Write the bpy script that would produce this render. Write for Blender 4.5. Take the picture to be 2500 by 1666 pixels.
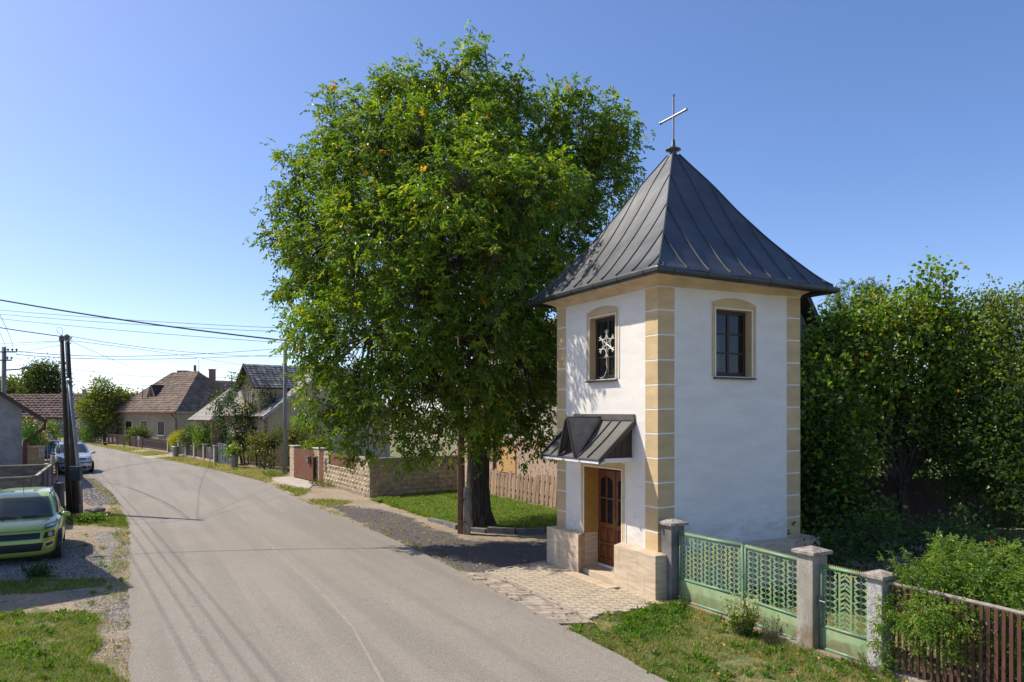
import bpy, math, random
import numpy as np
from mathutils import Vector, Matrix, noise as mnoise

for o in list(bpy.data.objects):
    bpy.data.objects.remove(o, do_unlink=True)
SC = bpy.context.scene
COL = SC.collection
R = math.radians

# ------------------------------------------------------------------ camera, sky, sun, exposure
CAM_H, FPX, CX0, CY0 = 3.45, 1784.0, 1250.0, 1006.0      # photograph: 2500 px wide, horizon at 1006
cam = bpy.data.cameras.new('camera')
cam.lens = 36.0*FPX/2500.0
cam.sensor_width = 36.0
cam.shift_y = (CY0-833.0)/2500.0
cam.clip_start = 0.1
cam.clip_end = 3000
cam_o = bpy.data.objects.new('camera', cam)
COL.objects.link(cam_o)
cam_o.location = (0, 0, CAM_H)
cam_o.rotation_euler = (R(90), 0, 0)
SC.camera = cam_o

SUN_EL = R(46.0)
SUN_AZ = math.atan2(-0.937, 0.35)            # compass angle of the sun, from +Y towards +X
world = bpy.data.worlds.new('World')
SC.world = world
world.use_nodes = True
wn = world.node_tree
bg = wn.nodes['Background']
sky = wn.nodes.new('ShaderNodeTexSky')
sky.sky_type = 'NISHITA'
sky.sun_disc = False
sky.sun_elevation = SUN_EL
sky.sun_rotation = SUN_AZ
sky.altitude = 100
sky.air_density = 0.7
sky.dust_density = 0.7
sky.ozone_density = 2.0
hsv = wn.nodes.new('ShaderNodeHueSaturation')
hsv.inputs['Hue'].default_value = 0.511
hsv.inputs['Saturation'].default_value = 1.21
wn.links.new(sky.outputs[0], hsv.inputs['Color'])
gam = wn.nodes.new('ShaderNodeGamma')            # the photograph's softer tone: a flatter sky, everywhere alike
gam.inputs['Gamma'].default_value = 0.84
sca = wn.nodes.new('ShaderNodeVectorMath'); sca.operation = 'SCALE'; sca.inputs['Scale'].default_value = 1.24
wn.links.new(hsv.outputs[0], gam.inputs['Color'])
wn.links.new(gam.outputs[0], sca.inputs[0])
wn.links.new(sca.outputs[0], bg.inputs[0])
bg.inputs[1].default_value = 0.15

sun = bpy.data.lights.new('sun', 'SUN')
sun.energy = 4.0
sun.angle = R(0.53)
sun.color = (1.0, 0.93, 0.80)
sun_o = bpy.data.objects.new('sun', sun)
COL.objects.link(sun_o)
SUNV = Vector((math.sin(SUN_AZ)*math.cos(SUN_EL), math.cos(SUN_AZ)*math.cos(SUN_EL), math.sin(SUN_EL)))
sun_o.rotation_euler = (-SUNV).to_track_quat('-Z', 'Y').to_euler()
sun_o.location = (-20, 10, 30)

SC.view_settings.view_transform = 'Standard'
SC.view_settings.look = 'None'
SC.view_settings.exposure = 0.50
SC.view_settings.gamma = 1
SC.view_settings.use_curve_mapping = False
SC.render.engine = 'CYCLES'
SC.cycles.max_bounces = 8
SC.cycles.diffuse_bounces = 4
SC.cycles.glossy_bounces = 3
SC.cycles.transmission_bounces = 6
SC.cycles.transparent_max_bounces = 8
SC.cycles.use_denoising = True

# ------------------------------------------------------------------ helpers
def G(px, py, z=0.0):
    "ground point (at height z) seen at a pixel of the 2500 px photograph"
    Y = (CAM_H-z)*FPX/(py-CY0)
    return Vector(((px-CX0)/FPX*Y, Y, z))
def P(px, py, Y):
    return Vector(((px-CX0)/FPX*Y, Y, CAM_H-(py-CY0)/FPX*Y))

ROOT = {}
def tag(o, label=None, cat=None, group=None, kind=None):
    if label: o['label'] = label
    if cat: o['category'] = cat
    if group: o['group'] = group
    if kind: o['kind'] = kind
    return o
def thing(name, label, cat, loc=(0, 0, 0), rz=0.0, group=None):
    o = bpy.data.objects.new(name, None)
    COL.objects.link(o)
    o.empty_display_size = 0.2
    o.location = loc
    o.rotation_euler = (0, 0, rz)
    ROOT[o.name] = Matrix.Translation(Vector(loc)) @ Matrix.Rotation(rz, 4, 'Z')
    return tag(o, label, cat, group)
def link(name, me, parent=None, mat=None):
    o = bpy.data.objects.new(name, me)
    COL.objects.link(o)
    if parent is not None:
        o.parent = parent
        ROOT[o.name] = ROOT[parent.name]
    else:
        ROOT[o.name] = Matrix.Identity(4)
    if mat is not None and not me.materials:
        me.materials.append(mat)
    return o
def ident(a, b, c):
    return Vector((a, b, c))
def frame(origin, adir, bdir=None):
    "local (a, b, z) -> world; a along adir, b to its right-hand side away unless given"
    ox, oy = origin[0], origin[1]
    oz = origin[2] if len(origin) > 2 else 0.0
    ax, ay = adir
    l = math.hypot(ax, ay); ax /= l; ay /= l
    if bdir is None: bx, by = -ay, ax
    else:
        bx, by = bdir; l = math.hypot(bx, by); bx /= l; by /= l
    def f(a, b, z):
        return Vector((ox+ax*a+bx*b, oy+ay*a+by*b, oz+z))
    return f

class MB:
    "collects shapes, builds ONE mesh object"
    def __init__(s, fn=ident):
        s.v = []; s.f = []; s.fn = fn; s.smooth = False
    def pts(s, ps, world=False):
        i = len(s.v)
        s.v += [tuple(p) if world else tuple(s.fn(*p)) for p in ps]
        return i
    def poly(s, ps):
        i = s.pts(ps); s.f.append(tuple(range(i, i+len(ps)))); return s
    def box(s, a, b, c):
        (a0, a1), (b0, b1), (c0, c1) = a, b, c
        i = s.pts([(a0,b0,c0),(a1,b0,c0),(a1,b1,c0),(a0,b1,c0),(a0,b0,c1),(a1,b0,c1),(a1,b1,c1),(a0,b1,c1)])
        for q in ((0,3,2,1),(4,5,6,7),(0,1,5,4),(1,2,6,5),(2,3,7,6),(3,0,4,7)):
            s.f.append(tuple(i+k for k in q))
        return s
    def hexa(s, p8):
        i = s.pts(p8)
        for q in ((0,3,2,1),(4,5,6,7),(0,1,5,4),(1,2,6,5),(2,3,7,6),(3,0,4,7)):
            s.f.append(tuple(i+k for k in q))
        return s
    def prism(s, ps0, ps1):
        n = len(ps0); i = s.pts(list(ps0)+list(ps1))
        s.f.append(tuple(i+k for k in range(n))[::-1]); s.f.append(tuple(i+n+k for k in range(n)))
        for k in range(n):
            k2 = (k+1) % n
            s.f.append((i+k, i+k2, i+n+k2, i+n+k))
        return s
    def tube(s, pts, rad, n=8, cap=True):
        pts = [Vector(s.fn(*p)) for p in pts]
        if not hasattr(rad, '__len__'): rad = [rad]*len(pts)
        rings = []
        up = Vector((0, 0, 1))
        for k, p in enumerate(pts):
            t = (pts[min(k+1, len(pts)-1)]-pts[max(k-1, 0)])
            if t.length < 1e-9: t = Vector((0, 0, 1))
            t.normalize()
            ref = up if abs(t.z) < 0.95 else Vector((1, 0, 0))
            x = t.cross(ref).normalized(); y = t.cross(x)
            i = len(s.v)
            for j in range(n):
                a = 2*math.pi*j/n
                s.v.append(tuple(p+(x*math.cos(a)+y*math.sin(a))*rad[k]))
            rings.append(i)
        for a, b in zip(rings[:-1], rings[1:]):
            for j in range(n):
                j2 = (j+1) % n
                s.f.append((a+j, a+j2, b+j2, b+j))
        if cap:
            s.f.append(tuple(rings[0]+j for j in range(n))[::-1])
            s.f.append(tuple(rings[-1]+j for j in range(n)))
        return s
    def lathe(s, origin, prof, n=16):
        ox, oy, oz = origin
        rings = []
        for r, z in prof:
            i = len(s.v)
            for j in range(n):
                a = 2*math.pi*j/n
                s.v.append(tuple(s.fn(ox+r*math.cos(a), oy+r*math.sin(a), oz+z)))
            rings.append(i)
        for a, b in zip(rings[:-1], rings[1:]):
            for j in range(n):
                j2 = (j+1) % n
                s.f.append((a+j, a+j2, b+j2, b+j))
        s.f.append(tuple(rings[0]+j for j in range(n))[::-1])
        s.f.append(tuple(rings[-1]+j for j in range(n)))
        return s
    def grid(s, fn2, nu, nv):
        i = len(s.v)
        for a in range(nu+1):
            for b in range(nv+1):
                s.v.append(tuple(fn2(a/nu, b/nv)))
        for a in range(nu):
            for b in range(nv):
                k = i+a*(nv+1)+b
                s.f.append((k, k+nv+1, k+nv+2, k+1))
        return s
    def build(s, name, mat, parent=None, smooth=False, bevel=0.0, kind=None, solid=0.0):
        M = ROOT[parent.name].inverted() if parent is not None else Matrix.Identity(4)
        me = bpy.data.meshes.new(name)
        me.from_pydata([tuple(M @ Vector(p)) for p in s.v], [], s.f)
        me.update()
        if smooth:
            me.polygons.foreach_set('use_smooth', [True]*len(me.polygons))
        o = link(name, me, parent, mat)
        if solid:
            m = o.modifiers.new('solid', 'SOLIDIFY'); m.thickness = solid; m.offset = 0
        if bevel:
            m = o.modifiers.new('bevel', 'BEVEL'); m.width = bevel; m.segments = 2; m.limit_method = 'ANGLE'
        if kind: o['kind'] = kind
        return o

def fix_normals(o):
    import bmesh
    bm = bmesh.new(); bm.from_mesh(o.data)
    bmesh.ops.recalc_face_normals(bm, faces=bm.faces)
    bm.to_mesh(o.data); bm.free()
    return o

def np_mesh(name, V, F, mat, parent=None, tint=None, kind=None, smooth=False):
    V = np.asarray(V, dtype=np.float64)
    if parent is not None:
        M = np.array(ROOT[parent.name].inverted())
        V = V @ M[:3, :3].T + M[:3, 3]
    F = np.asarray(F, dtype=np.int32)
    me = bpy.data.meshes.new(name)
    me.vertices.add(len(V)); me.vertices.foreach_set('co', V.astype(np.float32).ravel())
    k = F.shape[1]
    me.loops.add(F.size); me.loops.foreach_set('vertex_index', F.ravel())
    me.polygons.add(len(F))
    me.polygons.foreach_set('loop_start', np.arange(0, F.size, k, dtype=np.int32))
    try: me.polygons.foreach_set('loop_total', np.full(len(F), k, dtype=np.int32))
    except Exception: pass
    if tint is not None:
        at = me.attributes.new('tint', 'FLOAT_COLOR', 'POINT')
        c = np.ones((len(V), 4), dtype=np.float32); c[:, :3] = tint
        at.data.foreach_set('color', c.ravel())
    me.update(calc_edges=True)
    me.polygons.foreach_set('use_smooth', np.full(len(F), bool(smooth)))
    o = link(name, me, parent, mat)
    if kind: o['kind'] = kind
    return o

def tw_copy(o, parent=None):
    c = o.copy(); COL.objects.link(c)
    c.parent = parent
    return c
def copy_thing(o, loc, rz=0.0, label=None):
    r = o.copy(); COL.objects.link(r)
    r.location = loc; r.rotation_euler = (0, 0, rz)
    if label: r['label'] = label
    for ch in o.children:
        c = ch.copy(); COL.objects.link(c); c.parent = r
        for g in ch.children:
            d = g.copy(); COL.objects.link(d); d.parent = c
    return r

# ------------------------------------------------------------------ materials
MATS = {}
def mat(name, col, col2=None, scale=2.0, rough=0.85, bump=0.0, bscale=60.0, metal=0.0, rnd=0.0,
        stretch=(1, 1, 1), detail=6, lo=0.35, hi=0.65, spots=None, fine=0.0, fscale=200.0, spec=0.5, obj=False, rghvar=0.0, dist=0.0):
    if name in MATS: return MATS[name]
    m = bpy.data.materials.new(name); MATS[name] = m
    m.use_nodes = True
    nt = m.node_tree; N = nt.nodes; L = nt.links
    b = N['Principled BSDF']
    b.inputs['Roughness'].default_value = rough
    b.inputs['Metallic'].default_value = metal
    b.inputs['Specular IOR Level'].default_value = spec
    if obj:
        tc = N.new('ShaderNodeTexCoord'); src = tc.outputs['Object']
    else:
        ge = N.new('ShaderNodeNewGeometry'); src = ge.outputs['Position']
    mp = N.new('ShaderNodeMapping'); mp.inputs['Scale'].default_value = stretch
    L.new(src, mp.inputs['Vector'])
    vec = mp.outputs[0]
    if rnd and obj:
        oi0 = N.new('ShaderNodeObjectInfo')
        ad = N.new('ShaderNodeVectorMath'); ad.operation = 'ADD'
        mu0 = N.new('ShaderNodeMath'); mu0.operation = 'MULTIPLY'; mu0.inputs[1].default_value = 50
        L.new(oi0.outputs['Random'], mu0.inputs[0])
        L.new(vec, ad.inputs[0]); L.new(mu0.outputs[0], ad.inputs[1]); vec = ad.outputs[0]
    no = N.new('ShaderNodeTexNoise'); no.inputs['Scale'].default_value = scale; no.inputs['Detail'].default_value = detail
    no.inputs['Distortion'].default_value = dist
    L.new(vec, no.inputs['Vector'])
    mr = N.new('ShaderNodeMapRange'); mr.inputs[1].default_value = lo; mr.inputs[2].default_value = hi
    L.new(no.outputs[0], mr.inputs[0])
    mx = N.new('ShaderNodeMix'); mx.data_type = 'RGBA'
    mx.inputs[6].default_value = (*col, 1); mx.inputs[7].default_value = (*(col2 or tuple(c*0.8 for c in col)), 1)
    L.new(mr.outputs[0], mx.inputs[0])
    out = mx.outputs[2]
    nf = N.new('ShaderNodeTexNoise'); nf.inputs['Scale'].default_value = fscale if fine else bscale; nf.inputs['Detail'].default_value = 4
    L.new(vec, nf.inputs['Vector'])
    if fine:
        mr2 = N.new('ShaderNodeMapRange'); mr2.inputs[1].default_value = 0.3; mr2.inputs[2].default_value = 0.7
        mr2.inputs[3].default_value = 1-fine; mr2.inputs[4].default_value = 1+fine
        L.new(nf.outputs[0], mr2.inputs[0])
        hm = N.new('ShaderNodeVectorMath'); hm.operation = 'SCALE'
        L.new(out, hm.inputs[0]); L.new(mr2.outputs[0], hm.inputs['Scale']); out = hm.outputs[0]
    if rnd:
        oi = N.new('ShaderNodeObjectInfo')
        mr3 = N.new('ShaderNodeMapRange'); mr3.inputs[3].default_value = 1-rnd; mr3.inputs[4].default_value = 1+rnd
        L.new(oi.outputs['Random'], mr3.inputs[0])
        hm2 = N.new('ShaderNodeVectorMath'); hm2.operation = 'SCALE'
        L.new(out, hm2.inputs[0]); L.new(mr3.outputs[0], hm2.inputs['Scale']); out = hm2.outputs[0]
    if spots:
        ns = N.new('ShaderNodeTexNoise'); ns.inputs['Scale'].default_value = spots[1]; ns.inputs['Detail'].default_value = 9
        ns.inputs['Roughness'].default_value = 0.65
        L.new(vec, ns.inputs['Vector'])
        m5 = N.new('ShaderNodeMapRange'); m5.inputs[1].default_value = spots[2]; m5.inputs[2].default_value = spots[3]
        src_ = ns.outputs[0]
        if len(spots) > 4:      # more of it low down (splash height z0..z1)
            sx = N.new('ShaderNodeSeparateXYZ'); L.new(src, sx.inputs[0])
            m6 = N.new('ShaderNodeMapRange'); m6.inputs[1].default_value = spots[4][0]; m6.inputs[2].default_value = spots[4][1]
            m6.inputs[3].default_value = 0.22; m6.inputs[4].default_value = -0.10; L.new(sx.outputs[2], m6.inputs[0])
            ad_ = N.new('ShaderNodeMath'); ad_.operation = 'ADD'; L.new(ns.outputs[0], ad_.inputs[0]); L.new(m6.outputs[0], ad_.inputs[1]); src_ = ad_.outputs[0]
        L.new(src_, m5.inputs[0])
        sm_ = N.new('ShaderNodeMath'); sm_.operation = 'MULTIPLY'; sm_.inputs[1].default_value = spots[4][2] if len(spots) > 4 else 0.9
        L.new(m5.outputs[0], sm_.inputs[0])
        mxs = N.new('ShaderNodeMix'); mxs.data_type = 'RGBA'; mxs.inputs[7].default_value = (*spots[0], 1)
        L.new(out, mxs.inputs[6]); L.new(sm_.outputs[0], mxs.inputs[0]); out = mxs.outputs[2]
    L.new(out, b.inputs['Base Color'])
    if rghvar:
        mr4 = N.new('ShaderNodeMapRange'); mr4.inputs[1].default_value = lo; mr4.inputs[2].default_value = hi
        mr4.inputs[3].default_value = rough-rghvar; mr4.inputs[4].default_value = rough+rghvar
        L.new(no.outputs[0], mr4.inputs[0]); L.new(mr4.outputs[0], b.inputs['Roughness'])
    if bump:
        nb = N.new('ShaderNodeTexNoise'); nb.inputs['Scale'].default_value = bscale; nb.inputs['Detail'].default_value = 5
        L.new(vec, nb.inputs['Vector'])
        bu = N.new('ShaderNodeBump'); bu.inputs['Strength'].default_value = 1.0; bu.inputs['Distance'].default_value = bump
        L.new(nb.outputs[0], bu.inputs['Height']); L.new(bu.outputs[0], b.inputs['Normal'])
    return m

def leafmat(name, trans=0.35, rough=0.45, gain=1.0, tcol=(1.25, 1.35, 0.35)):
    m = bpy.data.materials.new(name); MATS[name] = m
    m.use_nodes = True
    nt = m.node_tree; N = nt.nodes; L = nt.links
    b = N['Principled BSDF']; b.inputs['Roughness'].default_value = rough
    b.inputs['Specular IOR Level'].default_value = 0.45
    at = N.new('ShaderNodeAttribute'); at.attribute_name = 'tint'
    sc = N.new('ShaderNodeVectorMath'); sc.operation = 'SCALE'; sc.inputs['Scale'].default_value = gain
    L.new(at.outputs['Color'], sc.inputs[0])
    L.new(sc.outputs[0], b.inputs['Base Color'])
    tr = N.new('ShaderNodeBsdfTranslucent')
    mu = N.new('ShaderNodeVectorMath'); mu.operation = 'MULTIPLY'; mu.inputs[1].default_value = tcol
    L.new(sc.outputs[0], mu.inputs[0]); L.new(mu.outputs[0], tr.inputs['Color'])
    mx = N.new('ShaderNodeMixShader'); mx.inputs[0].default_value = trans
    L.new(b.outputs[0], mx.inputs[1]); L.new(tr.outputs[0], mx.inputs[2])
    L.new(mx.outputs[0], N['Material Output'].inputs[0])
    return m

def glassmat(name, col=(0.02, 0.025, 0.03), rough=0.06, alpha=None):
    m = bpy.data.materials.new(name); MATS[name] = m
    m.use_nodes = True
    b = m.node_tree.nodes['Principled BSDF']
    b.inputs['Base Color'].default_value = (*col, 1); b.inputs['Roughness'].default_value = rough
    b.inputs['Specular IOR Level'].default_value = 0.6
    if alpha is not None:
        N = m.node_tree.nodes; L = m.node_tree.links
        t = N.new('ShaderNodeBsdfTransparent'); t.inputs[0].default_value = (0.75, 0.8, 0.8, 1)
        mx = N.new('ShaderNodeMixShader'); mx.inputs[0].default_value = alpha
        L.new(t.outputs[0], mx.inputs[1]); L.new(b.outputs[0], mx.inputs[2])
        L.new(mx.outputs[0], N['Material Output'].inputs[0])
    return m

WHITE = mat('white_plaster', (0.84, 0.79, 0.715), (0.76, 0.71, 0.645), scale=1.3, rough=0.95, bump=0.006, bscale=38, stretch=(1, 1, 3.2), fine=0.07, fscale=30, spots=((0.50, 0.46, 0.40), 3.5, 0.52, 0.75, (0.84, 1.7, 0.5)))
LINEW = mat('white_line_paint', (0.80, 0.80, 0.79), (0.72, 0.72, 0.71), scale=6, rough=0.85)
OCHRE = mat('ochre_plaster', (0.63, 0.46, 0.245), (0.53, 0.385, 0.21), scale=2.2, rough=0.95, bump=0.004, bscale=60, stretch=(1, 1, 2.5), rnd=0.06, fine=0.06, fscale=60)
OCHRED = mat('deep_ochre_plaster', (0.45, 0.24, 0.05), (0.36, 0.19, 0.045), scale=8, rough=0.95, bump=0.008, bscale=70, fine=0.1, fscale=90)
CORN = mat('cornice_plaster', (0.70, 0.56, 0.40), (0.55, 0.42, 0.29), scale=2.5, rough=0.9, stretch=(1, 1, 3))
TRAV = mat('travertine', (0.66, 0.53, 0.38), (0.50, 0.38, 0.26), scale=2.6, rough=0.55, stretch=(1, 1, 7), detail=9, fine=0.05, fscale=25, dist=0.6, bump=0.0015, bscale=50)
ROOFM = mat('dark_sheet_metal', (0.074, 0.076, 0.082), (0.048, 0.052, 0.062), scale=1.4, rough=0.42, metal=0.15, rnd=0.10, fine=0.05, fscale=8, spec=0.6, bump=0.02, bscale=1.6, rghvar=0.06)
GUTTER = mat('black_gutter', (0.022, 0.023, 0.025), (0.03, 0.03, 0.032), rough=0.4, spec=0.5)
DKWOOD = mat('dark_brown_wood', (0.035, 0.018, 0.015), (0.055, 0.03, 0.022), scale=4, rough=0.6, stretch=(14, 14, 1))
DOORW = mat('varnished_door_wood', (0.20, 0.070, 0.024), (0.11, 0.036, 0.013), scale=4, rough=0.36, stretch=(12, 12, 1.2), detail=8)
GLASS = glassmat('dark_glass', alpha=0.55)
GLASSD = glassmat('dark_pane', (0.012, 0.015, 0.018), .12)
GLASSD.node_tree.nodes['Principled BSDF'].inputs['Specular IOR Level'].default_value = 0.3
STEEL = mat('cross_metal', (0.42, 0.42, 0.43), (0.30, 0.30, 0.31), scale=20, rough=0.35, metal=0.8)
CONC = mat('concrete', (0.43, 0.385, 0.32), (0.27, 0.24, 0.20), scale=3.0, rough=0.95, bump=0.006, bscale=50, fine=0.16, fscale=60, stretch=(1, 1, 0.5), spots=((0.20, 0.13, 0.07), 7, 0.55, 0.72, (0.0, 1.0, 0.7)))
CONCD = mat('dark_concrete', (0.21, 0.20, 0.185), (0.12, 0.115, 0.105), scale=3.0, rough=0.95, bump=0.008, bscale=40, fine=0.12, fscale=50)
CAPM = mat('mossy_concrete_cap', (0.44, 0.38, 0.33), (0.22, 0.18, 0.14), scale=14.0, rough=0.95, bump=0.01, bscale=60, fine=0.2, fscale=90)
GREENM = mat('faded_green_paint', (0.20, 0.32, 0.165), (0.33, 0.36, 0.14), scale=3.0, rough=0.5, fine=0.14, fscale=30, lo=0.42, hi=0.72, bump=0.002, bscale=20, spots=((0.30, 0.20, 0.07), 11, 0.60, 0.72))
GREENR = mat('green_rail_paint', (0.14, 0.28, 0.16), (0.33, 0.24, 0.10), scale=9.0, rough=0.45, lo=0.52, hi=0.72, fine=.1, fscale=40, spots=((0.24, 0.13, 0.06), 16, 0.60, 0.70))
BROWNP = mat('brown_painted_slat', (0.125, 0.048, 0.036), (0.075, 0.030, 0.022), scale=3, rough=0.6, stretch=(6, 6, 1), rnd=0.18)
GREYW = mat('weathered_grey_wood', (0.46, 0.31, 0.20), (0.24, 0.155, 0.105), scale=3, rough=0.9, stretch=(9, 9, 0.8), rnd=0.25, detail=8, bump=0.01, bscale=20)
BRASS = mat('brass', (0.55, 0.38, 0.12), rough=0.3, metal=1.0)
# ------------------------------------------------------------------ tower frame (u away along the street front, v away along the gate side)
TO = (2.716, 13.6)
TU = (-0.467, 0.884)
TV = (0.884, 0.467)
def TW(u, v, z):
    return Vector((TO[0]+TU[0]*u+TV[0]*v, TO[1]+TU[1]*u+TV[1]*v, z))

# ------------------------------------------------------------------ ground
rng = np.random.default_rng(7)
def vnoise(X, Y, s, seed=0, octs=3):
    "cheap value noise on arrays"
    out = np.zeros_like(X); amp = 1.0; tot = 0
    for o in range(octs):
        x = X*s*(2**o)+seed*17.13+o*5.7; y = Y*s*(2**o)+seed*9.71-o*3.3
        xi = np.floor(x); yi = np.floor(y); fx = x-xi; fy = y-yi
        fx = fx*fx*(3-2*fx); fy = fy*fy*(3-2*fy)
        def h(a, b):
            t = np.sin(a*127.1+b*311.7+seed*74.7)*43758.5453
            return t-np.floor(t)
        v = (h(xi, yi)*(1-fx)+h(xi+1, yi)*fx)*(1-fy)+(h(xi, yi+1)*(1-fx)+h(xi+1, yi+1)*fx)*fy
        out += v*amp; tot += amp; amp *= 0.5
    return out/tot
def pip(X, Y, poly):
    ins = np.zeros(X.shape, dtype=bool); n = len(poly)
    for i in range(n):
        x1, y1 = poly[i][0], poly[i][1]; x2, y2 = poly[(i+1) % n][0], poly[(i+1) % n][1]
        c = ((y1 > Y) != (y2 > Y)) & (X < (x2-x1)*(Y-y1)/((y2-y1) if y2 != y1 else 1e-9)+x1)
        ins ^= c
    return ins
def gp(*pix):
    return [tuple(G(x, y)[:2]) for x, y in pix]

ROADR = [(14.0, -15.0), (6.46, 0.0), (1.96, 9.33), (0.55, 12.2), (-0.82, 15.1), (-3.26, 19.8), (-5.5, 23.7), (-7.9, 27.8), (-12.0, 35.6), (-17.9, 43.6), (-24.0, 51.3), (-30.0, 58.2), (-38.0, 68.6), (-44.9, 77.5)]
ROADL = [(5.0, -15.0), (0.1, 0.0), (-4.87, 9.33), (-6.4, 12.2), (-7.9, 15.1), (-9.6, 18.4), (-11.5, 22.0), (-16.3, 30.0), (-21.6, 37.8), (-26.6, 43.6), (-30.2, 48.2), (-33.6, 53.0), (-42.0, 61.0), (-52.0, 70.0)]
ZR = 0.03

LAWN = gp((905, 1222), (1120, 1196), (1380, 1252), (1440, 1290), (1345, 1300), (1240, 1305), (1140, 1290), (1050, 1270), (985, 1246))
GRASSR = gp((1360, 1545), (1440, 1525), (1470, 1512), (1625, 1470), (1700, 1480), (1960, 1590), (2130, 1640), (2700, 1850), (2000, 2000), (1610, 1666), (1480, 1590), (1400, 1560))
GRASSR2 = gp((1700, 1480), (1800, 1440), (2100, 1440), (2700, 1600), (3200, 1900), (2130, 1650), (1960, 1590))
GRASSL = gp((-300, 1500), (20, 1500), (120, 1498), (235, 1500), (250, 1560), (225, 1610), (300, 1666), (310, 1900), (-900, 1900))
GRASSL2 = gp((160, 1262), (210, 1255), (300, 1258), (318, 1268), (300, 1290), (235, 1285), (170, 1282))
GRASSL3 = gp((-200, 1415), (60, 1420), (270, 1415), (250, 1432), (120, 1448), (-200, 1470))
VERGE = gp((212, 1084), (265, 1086), (350, 1097), (410, 1107), (527, 1131), (600, 1140), (700, 1158), (655, 1180), (560, 1158), (420, 1127), (330, 1108))
VERGE2 = gp((670, 1186), (700, 1186), (745, 1195), (760, 1200), (730, 1212))
VERGE3 = gp((755, 1222), (800, 1222), (860, 1225), (840, 1234), (785, 1236))
YARDS = [(-13, 41.9), (-5.7, 29.6), (-2.8, 31.2), (-1.2, 31.3), (3, 24.5), (30, 10), (60, 60), (0, 90), (-40, 100), (-46, 84), (-30, 63)]
YARDL = [(-14.0, 8.0), (-15.2, 21.6), (-17.3, 27.2), (-22.5, 33), (-30, 45), (-60, 60), (-80, 30), (-50, 0)]
GRAVR = gp((800, 1232), (905, 1240), (985, 1258), (1060, 1290), (1145, 1320), (1345, 1330), (1345, 1376), (1195, 1402), (1155, 1412), (1010, 1340), (900, 1290))
GRAVL = gp((205, 1172), (228, 1170), (285, 1213), (285, 1232), (225, 1236), (204, 1228))
GRAVL3 = gp((235, 1300), (300, 1290), (318, 1400), (319, 1560), (255, 1500), (262, 1400))
GRAVL2 = gp((-400, 1310), (150, 1318), (230, 1335), (268, 1395), (255, 1412), (60, 1418), (-400, 1415))

xs = np.unique(np.concatenate([np.arange(-24, 11, 0.16), np.arange(-60, -24, 0.6), np.arange(11, 40, 0.8), np.array([-900, -500, -300, -200, -140, -100, -80, -70, 50, 70, 100, 150, 250, 500, 900])]))
ys = np.unique(np.concatenate([np.arange(5, 38, 0.16), np.arange(38, 100, 0.45), np.arange(-20, 5, 1.0), np.array([-200, -80, -40, 105, 115, 130, 160, 200, 280, 400, 700, 1200])]))
GX, GY = np.meshgrid(xs, ys, indexing='ij')
wob = 0.22
NX = GX+(vnoise(GX, GY, 1.7, 1)-0.5)*2*wob*(1+GY.clip(0, 90)*0.02)+(vnoise(GX, GY, 6, 3)-0.5)*0.25
NY = GY+(vnoise(GX, GY, 1.7, 2)-0.5)*2*wob*(1+GY.clip(0, 90)*0.04)+(vnoise(GX, GY, 6, 4)-0.5)*0.25
gr = np.zeros_like(GX); gv = np.zeros_like(GX)
for pl in (LAWN, GRASSR, GRASSR2, GRASSL, GRASSL2, GRASSL3): gr = np.maximum(gr, pip(NX, NY, pl)*1.0)
for pl in (VERGE, VERGE2, VERGE3): gr = np.maximum(gr, pip(NX, NY, pl)*0.8)
gr = np.maximum(gr, pip(NX, NY, YARDS)*0.9); gr = np.maximum(gr, pip(NX, NY, YARDL)*0.7)
far = (np.hypot(GX, GY) > 110) | (GY < -5) | (GX > 12)
gr = np.where(far, 1.0, gr)
gr *= np.clip(0.45+1.1*vnoise(GX, GY, 1.1, 6, 4), 0, 1)
for pl, w in ((GRAVR, 1.0), (GRAVL, 0.75), (GRAVL2, 0.85), (GRAVL3, .62)): gv = np.maximum(gv, pip(NX, NY, pl)*w)
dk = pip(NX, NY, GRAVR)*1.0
gz = (vnoise(GX, GY, 0.9, 8)-0.5)*0.03+(vnoise(GX, GY, 5, 9)-0.5)*0.014+gr*0.008-0.004
near_road = pip(GX, GY, ROADR+ROADL[::-1])
gz = np.where(near_road, -0.02, np.minimum(gz, 0.027))
gz = np.where(far & (GY > 60), -0.02, gz)
V = np.stack([GX.ravel(), GY.ravel(), gz.ravel()], 1)
nx, ny = len(xs), len(ys)
idx = np.arange(nx*ny).reshape(nx, ny)
F = np.stack([idx[:-1, :-1].ravel(), idx[1:, :-1].ravel(), idx[1:, 1:].ravel(), idx[:-1, 1:].ravel()], 1)

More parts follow.
